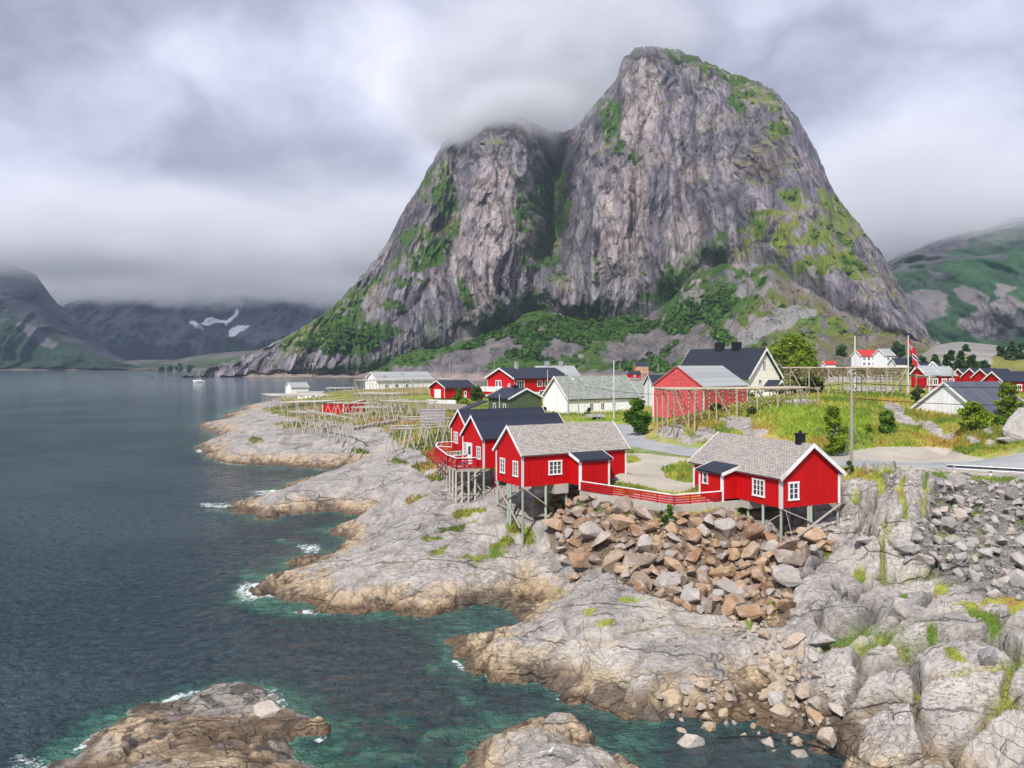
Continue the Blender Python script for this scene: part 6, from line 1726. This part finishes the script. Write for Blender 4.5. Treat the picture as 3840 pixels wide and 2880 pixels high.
def scatter(key, name, poly, classes, zone, cat, group, sink=0.25, seed=1, filler=0, rfill=(0.08, 0.2), fname='rubble', thin=0.70, zoff=0.0):
    r = random.Random(seed); placed = []
    x0 = min(p[0] for p in poly); x1 = max(p[0] for p in poly); y0 = min(p[1] for p in poly); y1 = max(p[1] for p in poly)
    def rnd_pt():
        for _ in range(200):
            px = r.uniform(x0, x1); py = r.uniform(y0, y1)
            if in_poly(np.array([px]), np.array([py]), poly)[0]:
                return px, py, hit(px, py)
    for (cnt, ra, rb, word) in classes:
        c = 0
        for tr in range(cnt*30):
            if c >= cnt: break
            px, py, p = rnd_pt(); rad = r.uniform(ra, rb)
            if any((p - q).length < (rad + rq)*thin for q, rq in placed): continue
            placed.append((p.copy(), rad)); c += 1
            o = bpy.data.objects.new(name, r.choice(BM[key])); COL.objects.link(o)
            o.location = p + UP*(rad*(0.45 - sink) + zoff)
            o.rotation_euler = (r.uniform(-.7, .7), r.uniform(-.7, .7), r.uniform(0, 6.28))
            o.scale = (rad*r.uniform(0.9, 1.25), rad*r.uniform(0.8, 1.1), rad*r.uniform(0.75, 1.1))
            tag(o, zone(word, px, py), cat, group)
    if filler:
        V = []; F = []; base = 0
        for k in range(filler):
            px, py, p = rnd_pt(); rad = r.uniform(*rfill)
            v, f = r.choice(BV[key]); a = r.uniform(0, 6.28); ca_, sa = math.cos(a), math.sin(a)
            M = np.array([[ca_, -sa, 0], [sa, ca_, 0], [r.uniform(-.4, .4), r.uniform(-.4, .4), 1]])
            V.append(v @ M.T * rad + np.array(p) + np.array([0, 0, rad*0.3])); F.append(f + base); base += len(v)
        o = raw_mesh(fname, np.concatenate(V), np.concatenate(F), BM[key][0].materials[0])
        tag(o, kind='stuff')
    return placed
RIP = [(545,500),(575,496),(600,506),(640,516),(676,521),(722,517),(745,519),(768,535),(800,545),(826,540),(832,552),(800,560),(792,590),(788,612),(770,628),(745,618),(712,612),(694,616),
       (668,600),(640,594),(618,574),(596,566),(575,583),(563,560),(552,540),(545,512)]
def z_brown(w, px, py):
    a = 'under the right hand cabin' if px > 765 and py < 560 else ('at the foot of the rock pile' if py > 575 else ('just below the slatted fence' if py < 530 else 'in the middle of the rock pile'))
    side = '' if px > 765 else (', left half' if px < 640 else ', right half')
    return '%s brown angular boulder %s%s' % (w, a, side)
PL1 = scatter('brown', 'boulder', RIP, [(26, 0.85, 1.25, 'very large'), (84, 0.55, 0.82, 'large'), (120, 0.38, 0.52, 'medium'), (68, 0.24, 0.34, 'small')], z_brown, 'boulder', 'brown boulders of the rock pile', seed=3, filler=1800, rfill=(0.12, 0.30), fname='brown_rubble', sink=0.0, thin=0.60)
RIPG = [(940,480),(955,479),(1110,486),(1110,600),(1060,603),(1000,600),(975,585),(950,572),(905,566),(898,552),(915,540),(925,515),(935,495)]
def z_grey(w, px, py):
    return '%s grey broken rock %s' % (w, 'just below the guard rail' if py < 510 else ('on the middle of the grey rubble slope' if py < 550 else 'at the foot of the grey rubble slope'))
scatter('grey', 'broken_rock', RIPG, [(14, 0.75, 1.05, 'very large'), (70, 0.45, 0.62, 'large'), (140, 0.30, 0.42, 'medium'), (75, 0.20, 0.28, 'small')], z_grey, 'rock', 'grey broken rocks of the rubble slope', seed=8, filler=2200, rfill=(0.12, 0.28), fname='grey_rubble', sink=0.0, thin=0.60)
INL = [(655,705),(700,690),(745,690),(790,700),(835,730),(838,775),(700,775),(660,745)]
def z_tan(w, px, py): return '%s rounded stone in the shallow inlet%s' % (w, ', near the hose' if py > 725 else ', below the rock slab')
scatter('tan', 'shore_stone', INL, [(7, 0.45, 0.62, 'large'), (18, 0.25, 0.38, 'medium'), (30, 0.13, 0.2, 'small')], z_tan, 'stone', 'stones in the shallow inlet', seed=5, sink=0.05, zoff=0.12, thin=0.9)
GUL = [(720,612),(785,622),(805,650),(838,690),(840,730),(790,720),(760,690),(752,650),(722,625)]
def z_gul(w, px, py): return '%s pale stone in the gully between the slab and the right hand rocks' % w
scatter('tan', 'shore_stone', GUL, [(9, 0.40, 0.6, 'large'), (26, 0.22, 0.34, 'medium'), (60, 0.10, 0.18, 'small')], z_gul, 'stone', 'stones in the rocky gully', seed=6, sink=0.12, thin=0.85)
def one_rock(px, py, rad, key, i, label, sc=(1, 1, 1), rz=0.0, z=None, cat='boulder'):
    p = hit(px, py); o = bpy.data.objects.new('boulder', BM[key][i]); COL.objects.link(o)
    o.location = (p.x, p.y, (p.z if z is None else z) + rad*0.25); o.rotation_euler = (0.1, 0.1, rz); o.scale = [rad*s for s in sc]
    return tag(o, label, cat)
one_rock(267, 712, 0.68, 'tan', 5, 'lone tan boulder standing in the water beside the low skerry', (1.25, 1, 0.95), 0.4, z=0.2)
one_rock(838, 592, 0.9, 'grey', 3, 'upright pale boulder below the foot of the rock bluff', (0.8, 0.8, 1.4), 1.0)
one_rock(900, 618, 1.0, 'grey', 6, 'tall smooth grey boulder at the top of the right hand rocks', (0.9, 0.8, 1.3), 0.3)
one_rock(865, 545, 0.75, 'grey', 2, 'grey boulder against the left foot of the rock bluff', (1.2, 1, 0.8), 0.6)
one_rock(902, 549, 1.05, 'grey', 4, 'big dark sided boulder between the rock bluff and the grey rubble', (1.3, 1, 0.85), 1.6)
one_rock(985, 660, 0.65, 'grey', 7, 'round grey boulder beside the turf at the right edge', (1, 1, 1), 0.5)
one_rock(820, 645, 0.9, 'grey', 1, 'blocky grey boulder left of the smooth tall one', (1.1, 0.9, 1.0), 2.2)
one_rock(545, 520, 0.7, 'grey', 0, 'pale grey boulder beside the posts of the middle cabin', (1.3, 0.9, 0.7), 0.2)
one_rock(1020, 436, 2.6, 'grey', 5, 'big rounded grey boulder at the right edge above the road', (1.0, 1.0, 1.35), 0.8)
one_rock(1007, 443, 0.9, 'grey', 2, 'small boulder left of the big rounded one above the road', (1.2, 1.0, 0.8), 0.1)
# small white dots: a gull on the front rock
def gull(px, py, label):
    p = hit(px, py); t = thing('gull', p, label, 'gull')
    m = MB(); m.tube([p+Vector((-0.22,0,0.20)), p+Vector((-0.1,0,0.22)), p+Vector((0.05,0,0.22)), p+Vector((0.16,0,0.27)), p+Vector((0.19,0,0.36)), p+Vector((0.25,0,0.38))], [0.015, 0.06, 0.085, 0.06, 0.045, 0.03], 8); m.build('body', M_WHITE_GLOSS, t, True)
    m = MB(); m.tube([p+Vector((0.02,0.03,-0.02)), p+Vector((0.02,0.03,0.16))], 0.008, 4); m.build('leg', M_FISH, t)
    m = MB(); m.tube([p+Vector((0.02,-0.03,-0.02)), p+Vector((0.02,-0.03,0.16))], 0.008, 4); m.build('leg', M_FISH, t)
    m = MB(); m.hexa([p+Vector((-0.30,-0.09,0.22)), p+Vector((0.08,-0.09,0.22)), p+Vector((0.08,0.09,0.22)), p+Vector((-0.30,0.09,0.22))], [p+Vector((-0.28,-0.05,0.27)), p+Vector((0.06,-0.06,0.31)), p+Vector((0.06,0.06,0.31)), p+Vector((-0.28,0.05,0.27))]); m.build('wings', M_METAL, t)
gull(547, 758, 'white gull standing on the rock at the bottom centre')
gull(846, 523, 'white gull resting between the right hand cabin and the rock bluff')

# ------------------------------------------------------------------ grass blades
def grass_blades(name, n, seed, dmax, dmin, hgt, mask, weight=None):
    r = np.random.RandomState(seed)
    ok = (mask > 0.55) & (GY > dmin) & (GY < dmax) & (Hn > 0.9) & (m_flat < 0.3)
    w = np.where(ok, 1.0, 0.0)
    # equal density on screen rather than on the ground
    w *= np.clip(np.abs(np.gradient(_PYn, axis=0)), 0.02, 3)
    w = w.ravel(); w /= w.sum()
    k = r.choice(len(w), n, p=w)
    i, j = np.divmod(k, NC)
    X = GX[i, j] + r.uniform(-.2, .2, n); Y = GY[i, j] + r.uniform(-.2, .2, n); Z = Hn[i, j] - 0.03
    S = hgt*r.uniform(0.4, 1.3, n)*np.clip(Y/60, 0.8, 1.8)
    a = r.uniform(0, math.pi, n); bw = S*0.16
    lean = r.normal(0, 0.30, (n, 2))*S[:, None]
    V = np.empty((n, 3, 3)); V[:, 0] = np.stack([X-np.cos(a)*bw, Y-np.sin(a)*bw, Z], -1); V[:, 1] = np.stack([X+np.cos(a)*bw, Y+np.sin(a)*bw, Z], -1)
    V[:, 2] = np.stack([X+lean[:, 0], Y+lean[:, 1], Z+S], -1)
    c = gcol[i, j]*r.uniform(0.9, 1.6, (n, 1)) + r.uniform(-.02, .03, (n, 1))*np.array([1, .8, .2])
    C = np.repeat(np.clip(c, 0.01, 1)[:, None], 3, 1)
    o = raw_mesh(name, V.reshape(-1, 3), np.arange(n*3).reshape(n, 3), M_GRASS, cols=C.reshape(-1, 3))
    tag(o, kind='stuff')
grass_blades('grass', 150000, 1, 240, 60, 0.28, m_gr*(1 - 0.6*left_cool*(np.sin(GX*7.3 + GY*3.1) > 0)))
grass_blades('rock_turf', 40000, 2, 90, 20, 0.14, np.maximum(gp, turfline))

# ------------------------------------------------------------------ bushes and trees
def plant(name, px, py, d, wpx, hpx, mat, label, cat, n=1600, leaf=0.16, seed=0, conifer=False, z=None, squash=1.0, trunk_h=0.25, group=None, clumps=26):
    r = np.random.RandomState(seed + int(px*7))
    x, y = atd(px, d); zb = hz(x, y) if z is None else z
    hgt = hpx*d/FPX; wid = wpx*d/FPX/2
    t = thing(name, (x, y, zb), label, cat, group)
    cc_ = []
    for k in range(clumps):
        if conifer:
            q = r.rand()**0.7; rr_ = wid*(1-q)*1.0 + 0.05*wid; th = r.rand()*6.28; cc_.append((x+math.cos(th)*rr_*0.6, y+math.sin(th)*rr_*0.6, zb+hgt*(0.08+0.9*q), rr_*0.55+0.06*hgt))
        else:
            q = r.rand(); th = r.rand()*6.28; prof = math.sin(math.pi*min(0.96, 0.12+0.84*q**0.85))**0.7
            rr_ = wid*prof*math.sqrt(r.rand())*0.85; cc_.append((x+math.cos(th)*rr_, y+math.sin(th)*rr_*0.8, zb+hgt*(trunk_h*0.5+(0.97-trunk_h*0.5)*q), wid*r.uniform(0.22, 0.42)))
    cc_ = np.array(cc_); k = r.randint(0, len(cc_), n)
    dirs = r.normal(size=(n, 3)); dirs /= np.linalg.norm(dirs, axis=1)[:, None]
    rad = r.rand(n)**0.4
    P0 = cc_[k, :3] + dirs*rad[:, None]*cc_[k, 3:4]*np.array([1, 1, 0.8*squash])
    P0[:, 2] = np.maximum(P0[:, 2], zb + 0.03)
    u = r.normal(size=(n, 3)); u /= np.linalg.norm(u, axis=1)[:, None]
    v = np.cross(u, r.normal(size=(n, 3))); v /= np.linalg.norm(v, axis=1)[:, None]
    s = leaf*r.uniform(0.6, 1.4, (n, 1))
    V = np.stack([P0-u*s, P0+v*s*0.5, P0+u*s, P0-v*s*0.5], 1)
    tone = np.clip(0.45 + 0.35*dirs[:, 2]*0 + (r.rand(len(cc_))[k]-0.5)*0.8 + r.normal(0, 0.15, n), 0, 1)
    C = np.repeat(np.repeat(tone[:, None], 3, 1)[:, None], 4, 1)
    raw_mesh('crown', V.reshape(-1, 3), np.arange(n*4).reshape(n, 4), mat, t, cols=C.reshape(-1, 3))
    m = MB()
    if conifer:
        m.tube([(x, y, zb-0.2), (x, y, zb+hgt*0.9)], [hgt*0.03, hgt*0.006], 6)
    else:
        m.tube([(x, y, zb-0.2), (x+0.03*hgt, y, zb+hgt*0.3), (x+0.02*hgt, y, zb+hgt*0.7)], [hgt*0.03, hgt*0.022, hgt*0.008], 6)
        for q in cc_[:7]:
            m.tube([(x+0.02*hgt, y, zb+hgt*0.2), ((x+q[0])/2, (y+q[1])/2, (zb+hgt*0.3+q[2])/2), tuple(q[:3])], [hgt*0.014, hgt*0.01, hgt*0.004], 5)
    m.build('trunk', M_WOOD, t)
    return t
plant('bush', 638, 434, 107, 27, 36, M_LEAF, 'large dark green bush beside the road, left of the worn red barn', 'bush', 5200, 0.20, 1, clumps=46)
plant('bush', 835, 448, 80, 30, 49, M_LEAF_YELLOW, 'tall yellow green shrub on the bank, left of the tallest roadside pole', 'bush', 4200, 0.17, 2, clumps=40)
plant('bush', 886, 431, 92, 23, 21, M_LEAF, 'round green bush on the grassy bank, right of the tallest roadside pole', 'bush', 3000, 0.17, 3)
plant('bush', 973, 449, 84, 30, 28, M_LEAF_YELLOW, 'yellow green bush beside the road, below the ribbed metal roof', 'bush', 3000, 0.17, 4, clumps=34)
plant('bush', 1008, 424, 92, 26, 36, M_LEAF_YELLOW, 'tall bright bush at the right end of the ribbed metal roof', 'bush', 3800, 0.19, 5, clumps=34)
plant('bush', 918, 402, 108, 14, 21, M_LEAF_DULL, 'upright bush under the end of the hilltop rack', 'bush', 1800, 0.18, 6)
plant('bush', 666, 507, 54.2, 14, 22, M_LEAF, 'small leafy shrub growing in front of the corner of the slatted fence', 'bush', 900, 0.13, 7, clumps=16)
plant('tree', 588, 417, 150, 7, 9, M_LEAF_DULL, 'small sapling in front of the windows of the white warehouse', 'tree', 500, 0.2, 8, clumps=9)
plant('tree', 793, 390, 215, 52, 56, M_LEAF_YELLOW, 'large yellow green tree behind the cream house', 'tree', 9000, 0.52, 9, clumps=70)
plant('tree', 812, 391, 158, 24, 32, M_LEAF_YELLOW, 'smaller yellow green tree right of the largest one behind the racks', 'tree', 3200, 0.36, 10, clumps=30)
plant('bush', 790, 397, 140, 30, 13, M_LEAF_DULL, 'low dull green hedge between the cream house and the hilltop rack', 'bush', 2600, 0.26, 11, clumps=26)
plant('bush', 812, 398, 128, 26, 15, M_LEAF_DULL, 'dark shrub behind the left end of the hilltop rack', 'bush', 2400, 0.24, 12, clumps=22)
plant('bush', 458, 400, 205, 11, 15, M_LEAF, 'dark green bush in front of the red garage', 'bush', 1800, 0.3, 13)
plant('bush', 466, 404, 190, 14, 8, M_LEAF_YELLOW, 'low light green bush in front of the right corner of the red garage', 'bush', 1300, 0.26, 14)
plant('bush', 477, 399, 215, 16, 15, M_LEAF_DULL, 'dull green bush between the red garage and the red two storey house', 'bush', 1800, 0.32, 15)
plant('bush', 545, 413, 150, 5, 11, M_LEAF_DULL, 'thin bush at the right wall of the dark green house', 'bush', 500, 0.2, 16)
plant('bush', 968, 410, 96, 9, 14, M_LEAF_DULL, 'grey leafless looking shrub in front of the ribbed metal roof', 'bush', 500, 0.12, 17, clumps=12)
plant('bush', 849, 470, 65, 8, 14, M_LEAF_DULL, 'small dry shrub at the foot of the tallest roadside pole', 'bush', 500, 0.12, 18, clumps=9)
plant('bush', 773, 617, 46, 9, 11, M_LEAF_YELLOW, 'bright yellow green plant at the lower right corner of the rock pile', 'bush', 700, 0.09, 19, clumps=9)
plant('bush', 975, 548, 57, 9, 5, M_LEAF_YELLOW, 'small green tuft growing in the grey rubble slope', 'bush', 500, 0.09, 20, clumps=8)
plant('bush', 745, 398, 150, 20, 10, M_LEAF_DULL, 'shrub under the long flat rack, behind the worn red barn', 'bush', 1200, 0.24, 21)
for px, py, d, w_, h_, mt, lb in [(752,426,98,12,8,M_LEAF_DULL,'low dull shrub on the bank just above the slate roof ridge'), (868,424,92,9,7,M_LEAF_YELLOW,'small yellow green shrub between the pole and the round green bush'),
        (716,408,108,16,7,M_LEAF,'low green shrub under the left half of the long flat rack'),
        (945,398,112,12,8,M_LEAF_DULL,'shrub against the white gable wall with the ribbed roof'), (1000,446,82,16,8,M_LEAF,'low green shrub in front of the big rounded boulder')]:
    plant('bush', px, py, d, w_, h_, mt, lb, 'bush', 900, 0.16, int(px), clumps=16)
CON = [(897,358,395,17,16,'round dark conifer on the slope above the flag'),(912,374,300,12,17,'dark conifer left of the double gabled white house'),(922,375,300,12,18,'dark conifer just behind the double gabled white house'),
       (935,375,290,14,20,'dark conifer behind the carved gable'),(950,377,285,16,26,'tall dark conifer right of the carved gable'),(961,378,280,15,26,'dark conifer above the harbour cabins, second of the middle clump'),
       (972,378,280,14,22,'dark conifer above the harbour cabins, third of the middle clump'),(984,375,300,12,14,'lighter conifer above the right harbour cabins'),(1001,365,330,13,19,'dark conifer on the rocky hill near the right edge'),
       (1012,366,320,15,24,'tallest dark conifer on the rocky hill at the right edge'),(1022,364,320,14,20,'dark conifer cut by the right edge of the photo'),(966,361,345,10,16,'dark conifer on the top of the rocky hill'),(842,357,420,13,11,'dark conifer above the red roofed villa')]
for i, (px, py, d, w_, h_, lb) in enumerate(CON):
    plant('conifer', px, py, d, w_, h_, M_LEAF_DARK, lb, 'tree', 1500, 0.62, 30+i, conifer=(i in (3, 5, 9)), z=CAM_H-(py-HOR)*d/FPX, group='dark conifers on the right', clumps=30)
for i, (px, py, w_, h_) in enumerate([(162,373,9,6),(170,373,9,7),(180,372,10,8),(190,372,9,7)]):
    plant('tree', px, py, 1500, w_, h_, M_LEAF_DARK, ['leftmost dark tree on the far spit', 'second dark tree on the far spit', 'third dark tree on the far spit', 'rightmost dark tree on the far spit'][i], 'tree', 400, 2.0, 60+i, z=CAM_H-(py-HOR)*1500/FPX, group='dark trees on the far spit', clumps=10)

def scrub():
    Pm, XS, PYm_, T, C = MAIN
    r = np.random.RandomState(9)
    green = (C[..., 1] > C[..., 0]*1.25)
    ok = green & (T < 0.75) & (T > -0.93) & (XS > 230) & (XS < 940)
    bands = ell(XS, PYm_, [(560,335,70,16,-5),(640,328,60,10),(480,350,40,12,-25),(700,312,45,16,-25),(690,340,40,16),(525,345,40,16),(640,366,30,8),(600,320,60,6),(660,350,30,10),(395,345,30,8),(350,335,30,10),(325,345,30,8),(720,355,30,10)])
    w = ok * np.where(bands > 0.35, 1.0, 0.10)
    w = w.ravel()/w.sum(); n = 2600
    k = r.choice(w.size, n, p=w); P0 = Pm.reshape(-1, 3)[k]
    L = 16; sz = r.uniform(1.2, 3.4, n)*(1 + 0.8*(bands.ravel()[k] > 0.5))
    dirs = r.normal(size=(n, L, 3)); dirs /= np.linalg.norm(dirs, axis=-1, keepdims=True); dirs[..., 2] = np.abs(dirs[..., 2])
    c = P0[:, None] + dirs*(sz[:, None, None]*0.8) 
    u = r.normal(size=(n, L, 3)); u /= np.linalg.norm(u, axis=-1, keepdims=True); v = np.cross(u, dirs); 
    s = (sz*0.55)[:, None, None]
    V = np.stack([c-u*s, c+v*s*0.8, c+u*s, c-v*s*0.8], 2)
    tone = np.clip(r.rand(n, 1)*0.7 + r.normal(0.0, 0.15, (n, L)), 0, 1)
    Cc = np.repeat(np.repeat(tone[..., None], 3, 2)[:, :, None], 4, 2)
    tag(raw_mesh('mountain_scrub', V.reshape(-1, 3), np.arange(n*L*4).reshape(-1, 4), M_SCRUB, cols=Cc.reshape(-1, 3)), kind='stuff')
M_SCRUB = make_leaf('birch_scrub', (0.025, 0.075, 0.010), (0.13, 0.25, 0.030))
scrub()

# ------------------------------------------------------------------ clouds and haze
def cube(name, lo, hi, mat, kind='stuff'):
    m = MB(); m.box(lo, (hi[0]-lo[0], 0, 0), (0, hi[1]-lo[1], 0), (0, 0, hi[2]-lo[2]))
    o = m.build(name, mat); tag(o, kind=kind); return o
def cloud_mat(name, build, color=(0.945, 0.95, 0.98, 1)):
    m, w = new_mat(name)
    pos = w.add('ShaderNodeNewGeometry').outputs['Position']
    dens = build(w, pos)
    v = w.add('ShaderNodeVolumePrincipled', {'Color': color, 'Density': dens, 'Anisotropy': 0.0})
    out = w.add('ShaderNodeOutputMaterial'); w.l.new(v.outputs[0], out.inputs['Volume'])
    m.cycles.volume_sampling = 'DISTANCE'
    return m
def bank(z0, z1, dmax0, scale, xr, zr):
    def f(w, pos):
        xyz = w.add('ShaderNodeSeparateXYZ', {0: pos}); z = xyz.outputs[2]
        n = w.noise(w.vmath('MULTIPLY', pos, (1, 1, 2.0)), scale, 5, 0.6); n2_ = w.noise(w.vmath('MULTIPLY', pos, (1, 0.6, 3.0)), scale*0.6, 4, 0.6)
        dmax = w.math('MULTIPLY', w.mr(n2_, 0.36, 0.62, 0.25, 1.5), dmax0)
        zz = w.math('ADD', z, w.math('MULTIPLY', w.math('SUBTRACT', n, 0.5), 230.0))
        e = w.math('MULTIPLY', w.mr(zz, zr[1], zr[0]), w.math('MULTIPLY', w.mr(xyz.outputs[0], xr[0], xr[1]), w.mr(xyz.outputs[0], xr[3], xr[2])))
        return w.math('MULTIPLY', w.math('MULTIPLY', w.mr(zz, z0, z1), e), dmax)
    return f
cube('fjord_cloud', (-2900, 1750, 190), (250, 4700, 640), cloud_mat('fjord_cloud', bank(225, 300, 0.009, 0.0024, (-2900, -2300, -150, 200), (330, 520))))
cube('right_cloud', (560, 1420, 215), (3000, 3000, 620), cloud_mat('right_cloud', bank(225, 300, 0.011, 0.003, (570, 900, 2500, 3000), (380, 560))))
def cap(w, pos):
    def blob(c, r_, amp):
        q = w.vmath('MULTIPLY', w.vmath('SUBTRACT', pos, c), (1/r_[0], 1/r_[1], 1/r_[2]))
        return w.math('MULTIPLY', w.mr(w.vmath('LENGTH', q), 1.0, 0.35), amp)
    n = w.noise(w.vmath('MULTIPLY', pos, (1, 1, 1.4)), 0.012, 5, 0.62, 0.4)
    b = w.math('ADD', blob((-10, 1215, 445), (235, 200, 150), 1.3), blob((90, 1250, 560), (260, 180, 130), 0.9))
    b = w.math('ADD', b, blob((-95, 1190, 400), (80, 90, 55), 0.5))
    b = w.math('ADD', b, blob((55, 1180, 400), (45, 70, 70), 0.9))
    b = w.math('ADD', b, blob((178, 1020, 452), (110, 100, 34), 0.8))
    b = w.math('ADD', b, blob((15, 1010, 352), (115, 100, 40), 2.2))
    b = w.math('ADD', b, blob((-72, 1010, 330), (75, 90, 32), 2.0))
    return w.math('MULTIPLY', w.math('MULTIPLY', b, w.mr(n, 0.36, 0.62, 0.15, 1.15)), 0.014)
cube('summit_cloud', (-260, 900, 280), (360, 1440, 700), cloud_mat('summit_cloud', cap, (0.90, 0.905, 0.94, 1)))
m, w = new_mat('haze')
v = w.add('ShaderNodeVolumePrincipled', {'Color': (0.58, 0.74, 1.0, 1), 'Density': 0.00007})
out = w.add('ShaderNodeOutputMaterial'); w.l.new(v.outputs[0], out.inputs['Volume'])
cube('haze', (-6000, -60, -62), (6000, 9200, 700), m)
